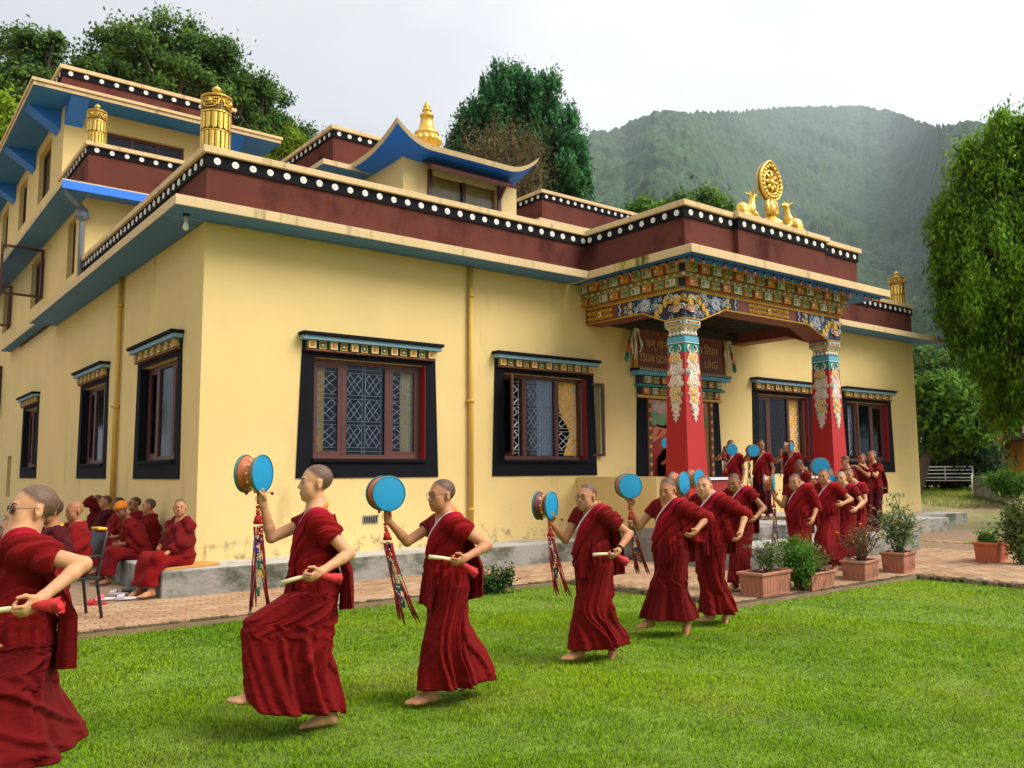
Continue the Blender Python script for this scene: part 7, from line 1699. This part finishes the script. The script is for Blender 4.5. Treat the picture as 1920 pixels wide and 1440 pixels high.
q4 = person('woman in dark maroon covering her face with her hand', (*atY(1508, 930, -3.3)[:2], .33), 95, 1.38, lean=14, head=(-10, -24), skin='brown', vox=.0095, seed=15, shawl='plain', skirt=c_dark, vest=c_dark, arms={'locL': V3(-.03, .17, 1.40), 'hdL': V3(0, -.1, 1), 'cuL': .3}, lookdown=True, group=PO_, back_drape=False, flap=False)
q5 = person('shaven-headed nun between the second pillar and the blue drums', (*atY(1558, 960, -4.15)[:2], 0), 100, 1.56, head=(6, -10), skin='tan', vox=.0095, seed=16, group=PO_, back_drape=False)
q6 = person('black-haired person seen from the side in front of the second pillar', (*atY(1590, 940, -3.2)[:2], .33), 70, 1.46, head=(-10, -18), skin='mid', hairc=(.012,.010,.010), hairlong=.02, vox=.0095, seed=17, shawl='plain', skirt=c_dark, group=PO_)
q7 = person('person in maroon photographing beside the second pillar', (*atY(1621, 940, -3.0)[:2], .33), 85, 1.52, head=(4, -4), skin='tan', hairc=(.015,.013,.013), vox=.0095, seed=18, shawl='plain', skirt=c_dark, arms={'locL': V3(-.12, .30, 1.28), 'locR': V3(.08, .32, 1.28), 'cuL': .6, 'cuR': .6}, group=PO_, flap=False)
q8 = person('tall person in very dark maroon robes at the right end of the porch', (*atY(1640, 940, -3.1)[:2], .33), 78, 1.58, head=(4, -2), skin='mid', hairc=(.012,.010,.010), vox=.009, seed=19, shawl='plain', skirt=c_dark, vest=c_dark, arms={'locL': V3(-.10, .30, 1.24), 'locR': V3(.06, .33, 1.26), 'cuL': .6, 'cuR': .6}, group=PO_, hem=.04)

q9 = person('nun in the dark doorway, hidden behind the first pillar', (9.62, -.30, ZF), 140, 1.56, head=(0, -6), skin='tan', vox=.0095, seed=20, arms={'locR': V3(.20, .28, 1.28), 'hdR': V3(0, .1, 1), 'cuR': .85}, group=PO_)
hand_drum('blue drum showing in the dark doorway beside the first pillar', atY(1247, 831, -.72), face_axis(1247, .9, 1), q9['gripR'], r=.11, tail=0, seed=20, detail=0)

# ------------------------------------------------------------------ onlookers seated along the side wall
SEATED = 'onlookers seated along the side wall'
def seat_y(px, py, xx): return float(atX(px, py, xx).y)
def seated(label, px, py, xx, heading, seat, H=1.52, feet=None, **kw):
    y = seat_y(px, py, xx); z0 = kw.pop('z0', 0.0); kk = .80
    th = (seat-z0)/(H/H0)
    lg = {'locR': V3(.11, .50, .085), 'locL': V3(-.11, .50, .085), 'hintR': V3(.15, 1.2, 1.0), 'hintL': V3(-.15, 1.2, 1.0)}
    if feet: lg.update(feet)
    kw.setdefault('arms', {'locR': V3(.10, .30, .98), 'locL': V3(-.10, .30, .98), 'cuL': .4, 'cuR': .4})
    return person(label, (xx, y, z0), heading, H, seat=seat, legs=lg, shawl=kw.pop('shawl', 'cloak'), group=SEATED, back_drape=False, flap=False, shawl_low=kw.pop('shawl_low', .86), **kw)
s1 = seated('stout shaven woman seated on the plinth corner, looking over her shoulder to the right', 338, 1000, -.36, 112, .36, 1.60, girth=1.25, skin='mid', vox=.007, seed=30, head=(46, 0), collar=c_orange, drape=None, arms={'locR': V3(.16, .18, .98), 'locL': V3(-.16, .34, .92), 'cuL': .5, 'cuR': .4})
s2 = seated('old person in an orange knitted hat leaning forward on the plinth', 262, 1000, -.44, 100, .34, 1.50, skin='brown', vox=.007, seed=31, head=(14, -26, 10), hat=True, lean=24, headc=None, brow=True, lookdown=True, skirt=c_skirt2)
s3 = seated('smiling person looking left, seated right behind the orange hat', 280, 985, -.20, 78, .34, 1.56, skin='mid', vox=.008, seed=32, head=(0, 0), collar=c_orange, hairc=(.03,.026,.024))
s4 = seated('person in heavy black glasses seated just left of the smiling one', 253, 985, -.18, 82, .34, 1.58, skin='tan', vox=.008, seed=33, head=(20, 0), glasses='frame')
s5 = seated('dark-skinned elder seated left of the orange hat', 222, 985, -.34, 84, .34, 1.56, skin='brown', vox=.008, seed=34, head=(4, -6), skirt=c_skirt)
s6 = seated('dark-haired person in very dark maroon seated far along the wall', 198, 985, -.26, 80, .34, 1.58, skin='mid', vox=.008, seed=35, head=(12, 0), hairc=(.012,.010,.010), skirt=c_dark, vest=c_dark)
s7 = seated('person holding up a red phone at the far end of the row', 182, 985, -.26, 80, .34, 1.58, skin='light', vox=.008, seed=36, head=(8, 0), hairc=(.02,.018,.018), arms={'locR': V3(.02, .27, 1.42), 'locL': V3(-.06, .27, 1.40), 'cuL': .5, 'cuR': .5})
ph = MB(); ph.box(-.075, .075, -.005, .005, -.04, .04); pg = (s7['gripR']+s7['gripL'])/2; o = ph.build('phone', mat('red_phone_case', (.55,.05,.02), .4, .05), loc=pg, rot=(0, 0, R_(100)), bevel=.004); tag(o, 'red phone held up by a seated onlooker', 'phone')
b = MB(); b.box(-.42, .42, -.20, .20, 0, .035); o = b.build('seat_board', mat('tan_board', srgb(196,138,66), .7, .12, 6), loc=(-.30, float(s1['pel'].y)+.02, ZB+.002), rot=(0, 0, R_(18)), bevel=.004); tag(o, 'flat tan board under the woman on the plinth corner', 'board')
# bald elder on a black chair, and two people behind the first nun
cp = atZ(172, 1163, 0); 
def chair(label, x, y, rz):
    e = empty('plastic_chair', (x, y, 0), rz); tag(e, label, 'chair', 'black chairs on the path'); mt = mat('black_plastic', (.018,.018,.020), .4, .1, 6)
    def pt(nm, fn): b = MB(); fn(b); b.build(nm, mt, e, bevel=.004)
    pt('seat', lambda b: b.box(-.22, .22, -.21, .22, .41, .44)); pt('backrest', lambda b: b.prism([(-.25, .66), (-.22, .66), (-.27, .90), (-.30, .90)], 'x', -.20, .20))
    for sx in (-1, 1):
        pt('leg', lambda b: b.tube([(sx*.20, .20, 0), (sx*.19, .18, .42)], .018, 6)); pt('leg', lambda b: b.tube([(sx*.22, -.26, 0), (sx*.20, -.20, .42), (sx*.20, -.24, .66), (sx*.20, -.29, .92)], .018, 6)); pt('armrest', lambda b: b.tube([(sx*.22, .18, .42), (sx*.24, .16, .64), (sx*.23, -.22, .66)], .016, 6))
    return e
cx_, cy_3 = float(atZ(128, 1160, 0).x), float(atZ(128, 1160, 0).y)
chair('black plastic chair with an elder sitting on it', cx_, cy_3, R_(98))
s8 = person('bald elder with a red scarf sitting on the black chair', (cx_+.03, cy_3, 0), 98, 1.50, seat=.45, skin='tan', hair=.12, vox=.007, seed=40, head=(8, -10), lookdown=True, shawl='cloak', legs={'locR': V3(.11, .50, .085), 'locL': V3(-.11, .50, .085), 'hintR': V3(.15, 1.2, 1.0), 'hintL': V3(-.15, 1.2, 1.0)}, arms={'locR': V3(.12, .30, .95), 'locL': V3(-.12, .30, .95)}, collar=cloth_mat('red_scarf', (.55,.035,.015)), group=SEATED, back_drape=False, flap=False, shawl_low=.86)
b = MB(); b.box(-.11, .11, -.05, .05, 0, .03); o = b.build('folded_scarf', c_yel, loc=(cx_+.28, cy_3+.06, .92), rot=(0, 0, R_(98)), bevel=.008); tag(o, 'folded yellow cloth on the back of the black chair', 'cloth')
pp = atD(98, 1000, 8.6); s9 = person('dark-haired person with a yellow collar just behind the first nun', (pp.x, pp.y, 0), 88, 1.56, seat=.50, skin='tan', hairc=(.012,.010,.010), hairlong=.012, vox=.008, seed=41, head=(6, -8), shawl='cloak', vest=c_dark, skirt=c_dark, collar=c_yel, legs={'locR': V3(.11, .50, .085), 'locL': V3(-.11, .50, .085), 'hintR': V3(.15, 1.2, 1.0), 'hintL': V3(-.15, 1.2, 1.0)}, group=SEATED, back_drape=False, flap=False, lookdown=True)
MB().box(pp.x-.15, pp.x+.12, pp.y-.15, pp.y+.15, 0, .44).build('low_stool', m_frame, bevel=.01); tag(col.objects[-1], 'wooden stool behind the first nun', 'stool')
for k, (px, py, D, lb) in enumerate(((14, 985, 8.3, 'small seated person at the left picture edge, behind the first nun'), (22, 960, 9.6, 'farther seated person in glasses at the left picture edge'))):
    pp = atD(px, py, D); person(lb, (pp.x, pp.y, 0), 100+20*k, 1.42 if k == 0 else 1.5, seat=.34, skin='mid' if k else 'tan', vox=.010, seed=50+k, head=(20, -10), shawl='cloak', glasses='frame' if k else None, legs={'locR': V3(.11, .50, .085), 'locL': V3(-.11, .50, .085), 'hintR': V3(.15, 1.2, 1.0), 'hintL': V3(-.15, 1.2, 1.0)}, group=SEATED, back_drape=False, flap=False)
    MB().box(pp.x-.25, pp.x+.25, pp.y-.2, pp.y+.2, 0, .30).build('low_stool', m_frame, bevel=.01); tag(bpy.data.objects[-1] if False else col.objects[-1], 'low wooden stool under the %s seated person at the left edge' % ('small' if k == 0 else 'farther'), 'stool')

# ------------------------------------------------------------------ shoes left on the ground
def slipper(label, x, y, rz, mt, mt2, z=0, s=1.0, closed=False):
    e = empty('slipper', (x, y, z+.004), rz); e.scale = (s, s, s); tag(e, label, 'shoe', 'shoes left by the onlookers')
    n = 20; out = [(.045*math.sin(2*math.pi*i/n)*(1+.18*math.cos(2*math.pi*i/n))*1.0, .125*math.cos(2*math.pi*i/n)) for i in range(n)]; out = out[::-1]
    b = MB(); b.prism(out, 'z', 0, .024); b.build('sole', mt2, e, bevel=.004)
    P = np.zeros((8 if not closed else 12, 11, 3)); r = P.shape[0]
    for j in range(r):
        v = j/(r-1); yy = (.015+.085*v) if not closed else (-.11+.225*v); wv = .047*math.sqrt(max(.05, 1-((yy)/.135)**2))*1.06
        for i in range(11): a = math.pi*i/10; P[j, i] = (wv*math.cos(a), yy, .022+(.050 if not closed else .055-.012*v)*math.sin(a)*(1-.35*v))
    b = MB(); b.grid(P); b.build('strap', mt, e)
m_pk = mat('pink_slipper', srgb(224,96,110), .6, .1, 10); m_pw = mat('white_slipper', srgb(220,205,205), .6, .08, 10); m_rd = mat('red_slipper', (.5,.02,.03), .6, .1, 10); m_lv = mat('lavender_slipper', srgb(190,176,190), .6, .08, 10); m_dk = mat('dark_shoe', (.03,.033,.033), .5, .1, 10); m_bw = mat('brown_shoe', srgb(110,70,44), .6, .15, 12)
for k, (px, py, rz, a, b_, cl, lb) in enumerate(((180, 1131, 70, m_rd, m_rd, False, 'red slipper beside the chair, nearest the lawn'), (196, 1122, 84, m_pk, m_pw, False, 'pink and white slipper beside the red one'), (222, 1113, 60, m_lv, m_pw, False, 'lavender slipper, left one of the pale pair'), (236, 1121, 74, m_lv, m_pw, False, 'lavender slipper, right one of the pale pair'), (247, 1108, 80, m_dk, m_dk, True, 'dark clog, left one of the pair by the plinth'), (266, 1109, 84, m_dk, m_dk, True, 'dark clog, right one of the pair by the plinth'))):
    p = atZ(px, py, .02); slipper(lb, p.x, p.y, R_(rz), a, b_, 0, 1.0, cl)
for k, (px, py, rz, a, cl, lb) in enumerate(((1421, 1008, 100, m_dk, True, 'black shoe on the porch step'), (1438, 1006, 70, m_bw, True, 'brown shoe on the porch step, left of its pair'), (1448, 1003, 60, m_bw, True, 'brown shoe on the porch step, right of its pair'))):
    p = atZ(px, py, .35); slipper(lb, p.x, max(p.y, -3.75), R_(rz), a, a, .33, 1.05, cl)
# ------------------------------------------------------------------ trees, forested mountain, haze
def lobes_tree(name, label, base, lobes, leaf, nleaf, mt, seed, clump=.55, droop=0.0, aspect=2.0, up=.25, trunk_r=.35, nbr=26, shell=.55, bark=None, cat='tree', group=None, nclump=220, flat=.7, sub_=5):
    """trunk, limbs to every lobe, leaf clumps through the lobes. lobes: (centre, (rx,ry,rz), weight)"""
    rs = np.random.RandomState(seed); e = empty(name, base); tag(e, label, cat, group); B = np.array(base, float); tot = sum(l[2] for l in lobes)
    cent = np.average([np.array(l[0]) for l in lobes], axis=0, weights=[l[2] for l in lobes])-B
    zlo = min(l[0][2]-l[1][2]*.6 for l in lobes)-B[2]; fork = np.array([cent[0]*.6, cent[1]*.6, max(zlo, .25*cent[2])])
    tb = MB(); tb.tube([(0, 0, -.3), tuple(fork*.35+rs.normal(size=3)*.05), tuple(fork*.7+rs.normal(size=3)*.05), tuple(fork)], [trunk_r*1.3, trunk_r, trunk_r*.85, trunk_r*.7], 10)
    C = []; SN = []; bb = MB(); big = list(lobes); tot = 0
    for (c, r, wgt) in big:        # smaller lobes break up the outline
        for _ in range(sub_):
            d = rs.normal(size=3); d[2] += .2; d /= np.linalg.norm(d); q = rs.uniform(.26, .46); lobes = lobes+[(tuple(np.array(c)+d*np.array(r)*rs.uniform(.85, 1.12)), tuple(np.array(r)*q), wgt*q*.42)]
    tot = sum(l[2] for l in lobes)
    for (c, r, wgt) in lobes:
        c = np.array(c)-B; r = np.array(r); k = max(3, int(nclump*wgt/tot)); d = rs.normal(size=(k, 3)); d /= np.linalg.norm(d, axis=1, keepdims=True); rad = (shell+(1-shell)*rs.rand(k))**.7; rad = np.where(rs.rand(k) < .25, rs.rand(k), rad); P = c+d*rad[:, None]*r; P += rs.normal(size=P.shape)*clump*.25
        if wgt < .2: nb_ = 2
        else: nb_ = nbr*2
        mid_ = fork*.45+c*.55+rs.normal(size=3)*.2*np.mean(r)*.4; bb.tube([tuple(fork), tuple(fork*.7+mid_*.3+V3(0, 0, .1)), tuple(mid_), tuple(c)], [trunk_r*.5, trunk_r*.38, trunk_r*.26, trunk_r*.12], 7)
        for p in P[rs.choice(k, min(k, nb_), replace=False)]:
            a = mid_*.5+c*.5 if rs.rand() < .5 else c; q = a*.5+p*.5+rs.normal(size=3)*.15; bb.tube([tuple(a), tuple(q), tuple(p)], [trunk_r*.10, trunk_r*.06, trunk_r*.025], 4, cap=False)
        m_ = int(nleaf*wgt/tot); ci = rs.randint(0, k, m_); off = rs.normal(size=(m_, 3))*clump*np.array([1, 1, flat]) if not droop else rs.normal(size=(m_, 3))*clump*np.array([.55, .55, 1.2])-np.array([0, 0, clump*.5])
        sz = .6+.8*rs.rand(k); C.append(P[ci]+off*sz[ci][:, None]*.75); SN.append(off)
    tb.build('trunk', bark or m_bark, e); bb.build('branches', bark or m_bark, e); C = np.concatenate(C)
    nrm = C-cent; nrm /= np.linalg.norm(nrm, axis=1, keepdims=True)+1e-9
    SN = np.concatenate(SN); SN = SN/(np.linalg.norm(SN, axis=1, keepdims=True)+1e-9)+.55*nrm+np.array([0, 0, .35])
    link('crown', leaves_mesh('crown', C, leaf, mt, rs, nrm, up, aspect, droop, soft=SN), e); return e
def L3(px, py, D, rpx, rpy, wgt=1.0, rd=None):
    """lobe from its place in view: centre pixel, distance and pixel radii"""
    c = atD(px, py, D); k = (c-Vector(CAM)).dot(AD)/FPX; return (tuple(c), (rpx*k, (rd or rpx)*k, rpy*k), wgt)
m_f1 = leaf_mat('forest_leaf', (.058,.145,.032), (.19,.31,.048), .35, .7, .35, True); m_f2 = leaf_mat('cedar_leaf', (.034,.18,.068), (.12,.34,.10), .3, .7, .45, True); m_f3 = leaf_mat('cypress_leaf', (.095,.26,.014), (.33,.55,.030), .35, .65, .5, True); m_f4 = leaf_mat('lime_leaf', (.14,.26,.012), (.34,.46,.02), .3, .6, .5, True); m_f5 = leaf_mat('round_tree_leaf', (.060,.165,.018), (.17,.33,.025), .25, .6, .5, True); m_f6 = leaf_mat('dry_leaf', (.085,.070,.028), (.19,.15,.05), .2, .7, .5, True); m_f7 = leaf_mat('shade_leaf', (.016,.046,.016), (.050,.105,.024), .2, .6, .4, True); m_f8 = leaf_mat('rusty_leaf', (.16,.10,.02), (.32,.20,.03), .3, .7, .5, True)  # the shrubs by the bench have dark green leaves of their own
m_twig2 = mat('grey_brown_twig', srgb(124,104,72), .9, .2, 3)
def gb(px, D): p = atD(px, 800, D); return (p.x, p.y, float(ground_h(p.x, p.y)))
# left forest behind the rear wing
lobes_tree('forest_tree', 'open-crowned tree at the upper left corner behind the rear wing', gb(40, 46), [L3(30, 90, 46, 70, 52, 1.2), L3(85, 130, 46, 50, 40, .7), L3(10, 165, 45, 60, 50, .9), L3(110, 185, 45, 60, 42, .8), L3(40, 240, 44, 70, 60, .8)], .22, 17000, m_f1, 1, clump=.36, nclump=110, shell=.4, sub_=3)
lobes_tree('forest_tree', 'large dark round-crowned tree rising behind the rear wing', gb(330, 43), [L3(310, 82, 43, 78, 52, 1.4), L3(240, 110, 43, 72, 46, 1.0), L3(370, 130, 43, 70, 52, 1.2), L3(300, 165, 42, 100, 55, 1.3), L3(200, 165, 42, 60, 45, .8), L3(420, 175, 43, 42, 45, .7)], .21, 36000, m_f1, 2, clump=.36, nclump=230, shell=.45, sub_=3)
lobes_tree('forest_tree', 'dark tree sloping down to the right behind the rear wing roof', gb(480, 44), [L3(480, 195, 44, 52, 52, 1.2), L3(505, 240, 44, 40, 34, .7), L3(450, 235, 43, 46, 44, .9), L3(560, 262, 45, 26, 22, .4), L3(530, 285, 44, 60, 40, .8)], .20, 19000, m_f1, 3, clump=.34, nclump=115, shell=.5, sub_=3)
lobes_tree('bamboo_clump', 'lime green bamboo tuft between the rear wing and the roof block', gb(535, 34), [L3(535, 292, 34, 26, 26, 1), L3(548, 272, 34, 12, 16, .4)], .34, 1500, m_f4, 4, clump=.3, aspect=5, droop=.0, up=.5, trunk_r=.06, nclump=40)
lobes_tree('forest_tree', 'yellow-green tree at the left edge below the open-crowned tree', gb(-10, 40), [L3(-5, 225, 40, 40, 42, 1), L3(15, 265, 40, 30, 34, .6)], .30, 5000, m_f4, 5, clump=.45, nclump=90)
# big evergreen behind the roof and the bare thicket in front of it
lobes_tree('evergreen_tree', 'tall dense evergreen with drooping foliage behind the middle of the roof', gb(985, 47), [L3(950, 190, 47, 72, 42, 1.3), L3(990, 215, 47, 90, 55, 1.6), L3(905, 235, 47, 55, 55, 1.0), L3(1045, 265, 47, 58, 55, 1.2), L3(885, 300, 47, 48, 55, .9), L3(1060, 325, 47, 48, 52, 1.0), L3(960, 300, 48, 110, 75, 1.5), L3(1080, 355, 47, 30, 34, .4), L3(855, 285, 47, 20, 20, .25)], .26, 60000, m_f2, 6, clump=.36, droop=.55, aspect=2.8, nclump=700, shell=.6)
rs = np.random.RandomState(77); th_b = gb(950, 41); te = empty('bare_thicket', th_b); tag(te, 'brown leafless thicket in front of the tall evergreen', 'tree'); bb = MB(); Cc = []; B0 = Vector(th_b); roots = [atD(x, 380, 41) for x in (905, 940, 975, 1010)]
for k in range(120):
    r0 = roots[k % 4]; tip = atD(rs.uniform(872, 1012), rs.uniform(248, 350), 41+rs.normal()*.9); mid_ = r0*.5+tip*.5+Vector(rs.normal(size=3)*.35); bb.tube([r0-B0, mid_-B0, tip-B0], [.05, .03, .012], 4, cap=False)
    for j in range(5):
        a = mid_.lerp(tip, rs.rand()); t2 = a+Vector(rs.normal(size=3)*.45)+Vector((0, 0, .25)); bb.tube([a-B0, t2-B0], [.016, .006], 3, cap=False); Cc.append(np.array(t2-B0)[None]+rs.normal(size=(15, 3))*.22)
for r0 in roots: bb.tube([(r0.x-B0.x, r0.y-B0.y, -.2), (r0.x-B0.x, r0.y-B0.y, r0.z-B0.z+.2)], [.14, .06], 6)
bb.build('branches', m_twig2, te); link('crown', leaves_mesh('crown', np.concatenate(Cc), .15, m_f6, rs, None, .2, 2.0, soft=np.tile(V3(-.3, -.6, .6), (sum(len(c) for c in Cc), 1))), te)
# small tops peering over the porch parapet
lobes_tree('distant_tree', 'green treetop peering over the porch parapet', gb(1310, 62), [L3(1310, 385, 62, 48, 22, 1), L3(1345, 392, 62, 26, 18, .5), L3(1300, 430, 62, 60, 40, .6)], .34, 5000, m_f5, 8, clump=.45, nclump=90)
lobes_tree('distant_tree', 'green treetop left of the porch parapet corner', gb(1215, 66), [L3(1220, 398, 66, 34, 18, 1), L3(1190, 410, 66, 24, 16, .6), L3(1215, 440, 66, 50, 40, .6)], .34, 4000, m_f5, 9, clump=.45, nclump=70)
# right: weeping tree, round tree, dark shrubs
lobes_tree('weeping_tree', 'huge bright green weeping tree filling the right edge', gb(2090, 27), [L3(1900, 290, 27, 58, 52, 1.0), L3(1845, 335, 27, 62, 58, 1.2), L3(1930, 380, 27, 90, 70, 1.3), L3(1822, 425, 27, 60, 58, 1.2), L3(1890, 480, 26.5, 100, 75, 1.6), L3(1818, 520, 27, 58, 58, 1.1), L3(1900, 575, 26.5, 105, 72, 1.6), L3(1832, 610, 27, 54, 56, 1.0), L3(1895, 660, 26.5, 80, 62, 1.2), L3(1890, 730, 27, 46, 46, .6), L3(1768, 420, 27, 20, 30, .25), L3(1790, 585, 27, 30, 40, .35), L3(1990, 480, 27, 80, 200, 1.5)], .15, 130000, m_f3, 10, clump=.27, droop=.75, aspect=3.0, nclump=1300, shell=.55, trunk_r=.4)
lobes_tree('round_tree', 'light green round tree beyond the right corner of the hall', gb(1700, 34), [L3(1765, 745, 34, 50, 40, 1.2), L3(1800, 790, 34, 58, 45, 1.3), L3(1750, 800, 34, 40, 50, 1.0), L3(1830, 770, 35, 36, 36, .6)], .22, 12000, m_f5, 11, clump=.36, nclump=240, trunk_r=.2)
for k, (px, py, D, rx, ry, mt, lb) in enumerate(((1762, 872, 38, 48, 46, m_f7, 'dark shrub behind the white bench'), (1822, 862, 37, 46, 44, m_f7, 'dark rounded shrub right of the white bench'), (1798, 830, 44, 50, 40, m_f1, 'tall dark bush beyond the dark shrubs'), (1846, 836, 43, 22, 20, m_f8, 'rust-coloured bush beside the yellow outbuilding'))):
    lobes_tree('garden_shrub', lb, gb(px, D), [L3(px, py, D, rx, ry, 1), L3(px+rx*.5, py+ry*.3, D, rx*.6, ry*.6, .5), L3(px-rx*.5, py+ry*.35, D, rx*.6, ry*.6, .5)], .17, 6000 if k < 3 else 2000, mt, 20+k, clump=.28, nclump=150, trunk_r=.12, cat='shrub', shell=.7)
for k, (px, py, D, rx, ry) in enumerate(((1880, 800, 58, 70, 55), (1955, 790, 56, 70, 60), (1740, 700, 60, 60, 60), (1840, 745, 64, 60, 40))):
    lobes_tree('background_tree', ['tree behind the roof of the yellow outbuilding', 'tree at the right edge behind the yellow outbuilding', 'hazy tree behind the round tree next to the hall corner', 'far tree between the round tree and the weeping tree'][k], gb(px, D), [L3(px, py, D, rx, ry, 1), L3(px+rx*.6, py+15, D, rx*.6, ry*.7, .6)], .32, 6000, m_f1, 30+k, clump=.5, nclump=130)

# forested mountain
RX = np.array([-1400, 200, 700, 840, 960, 1090, 1180, 1240, 1300, 1350, 1400, 1500, 1640, 1700, 1760, 1800, 1850, 1920, 2100, 2600, 3400]); RYp = np.array([640, 560, 430, 345, 300, 266, 236, 212, 213, 215, 207, 196, 190, 201, 226, 238, 234, 246, 230, 260, 420])
RDm = np.array([900, 950, 1050, 1200, 1350, 1900, 2300, 2000, 2000, 2300, 2900, 3900, 4600, 4200, 2800, 1700, 1500, 1500, 1700, 1800, 1700])
na, nr = 860, 520
pxs = np.concatenate([np.linspace(-1000, 980, 60), np.linspace(990, 2080, 740), np.linspace(2095, 3000, 60)]); rd = np.interp(pxs, RX, RDm)
def fbm(x, y, s, seed, o=4): return sum(vnoise(x, y, s/2**k, seed+k)/2**k for k in range(o))/1.9
PV = np.zeros((nr, na, 3)); dirs = np.array([list(ray(p, 720)) for p in pxs]); hd_ = np.hypot(dirs[:, 0], dirs[:, 1]); dirx, diry = dirs[:, 0]/hd_, dirs[:, 1]/hd_
ry_ = np.interp(pxs, RX, RYp)+9+10*(fbm(pxs+5000, pxs*0+3, 60, 5)-.5)
slope_r = np.array([(lambda v: v.z/math.hypot(v.x, v.y))(ray(p, q)) for p, q in zip(pxs, ry_)]); zr_m = CAM[2]+slope_r*rd
kk_ = np.linspace(0, 1, 400); ee_ = (.18*kk_+.82*kk_**1.55)/(150+2350*kk_); ee_ = ee_/ee_[-1]+.12*kk_; ee_ /= ee_[-1]
for j in range(nr):
    t = j/(nr-1)
    if t < .93: u = np.interp(t/.93, ee_, kk_); r = 150+(rd-150)*u; k = (r-150)/(rd-150); zp = zr_m*(.18*k+.82*k**1.55)
    else: u = (t-.93)/.07; r = rd+u*260; k = 1; zp = zr_m*(1-.55*u*u)
    X = CAM[0]+dirx*r; Y = CAM[1]+diry*r
    sp = (fbm(X+4000, Y+4000, 380, 9)-.5)*230*np.clip(k*3, 0, 1)*np.clip((1-np.minimum(k, 1))*4+.02, 0, 1) if t < .93 else 0
    PV[j] = np.stack([X, Y, zp+sp-3*(t < .001)], 1)
X, Y, Zm = PV[..., 0], PV[..., 1], PV[..., 2]
# canopy: rounded crowns from a jittered cell pattern
def crowns(x, y, s, seed):
    g = np.random.RandomState(seed); jx = g.rand(128, 128); jy = g.rand(128, 128); hh = g.rand(128, 128); cx = np.floor(x/s).astype(int); cy = np.floor(y/s).astype(int); best = np.zeros_like(x)
    for a in (-1, 0, 1):
        for b in (-1, 0, 1):
            i, j = cx+a, cy+b; px_ = (i+jx[i % 128, j % 128])*s; py_ = (j+jy[i % 128, j % 128])*s; R = s*(.55+.4*hh[i % 128, j % 128]); d2 = (x-px_)**2+(y-py_)**2; best = np.maximum(best, np.sqrt(np.maximum(0, 1-d2/R**2))*(.5+.7*hh[i % 128, j % 128]))
    return best
Zm = Zm+9*crowns(X+3000, Y+3000, 12.0, 1)+3.2*crowns(X+1000, Y+2000, 5.3, 2)+14*crowns(X+500, Y+900, 30.0, 3)
PV[..., 2] = Zm
m_mtn = mat('forest_canopy', (.017,.050,.016), .95, .55, .02, 1.0, .45, hue=.02, stain=((.055,.105,.026), .06, .50, .64, (1,1,1)))
idx = np.arange(na*nr).reshape(nr, na); Fm = np.stack([idx[:-1,:-1], idx[:-1,1:], idx[1:,1:], idx[1:,:-1]], -1).reshape(-1, 4)
tag(link('mountain', np_mesh('mountain', PV.reshape(-1, 3), Fm, m_mtn)), kind='structure')
# leaf masses on the slope
rs = np.random.RandomState(5); vis = (pxs > 1000) & (pxs < 2150); ci = np.where(vis)[0]; nlf = 60000; jj = (rs.rand(nlf)*(nr*.55)).astype(int); ii = rs.choice(ci, nlf); C = PV[jj, ii]+rs.normal(size=(nlf, 3))*np.array([1.0, 1.0, .9])+np.array([0, 0, .6])
dsc = np.hypot(C[:, 0]-CAM[0], C[:, 1]-CAM[1]); m_mleaf = leaf_mat('mountain_leaf', (.022,.058,.016), (.060,.110,.026), .2, .8, .02, True)
me = leaves_mesh('mountain_forest', C, 1.3, m_mleaf, rs, np.tile(V3(0, 0, 1), (nlf, 1)), .4, 1.5, soft=rs.normal(size=(nlf, 3))*.5+V3(-.3, -.4, .7)); tag(link('mountain_forest', me), 'dense forest covering the hazy mountain', 'forest', kind='stuff')

# the air
b = MB(); b.box(-7000, 7000, -7000, 7000, -1.6, float(Zm.max())+12)
hz = b.build('haze', None if False else []); tag(hz, 'thin pale haze over the valley', 'haze', kind='stuff')
HM = bpy.data.materials.new('haze_air'); HM.use_nodes = True; t = HM.node_tree; t.nodes.clear(); o = N(t, 'ShaderNodeOutputMaterial'); pv = N(t, 'ShaderNodeVolumePrincipled'); pv.inputs['Color'].default_value = (.80, .89, 1.0, 1); pv.inputs['Density'].default_value = .00011; pv.inputs['Anisotropy'].default_value = .2; t.links.new(pv.outputs[0], o.inputs['Volume']); hz.data.materials.append(HM)
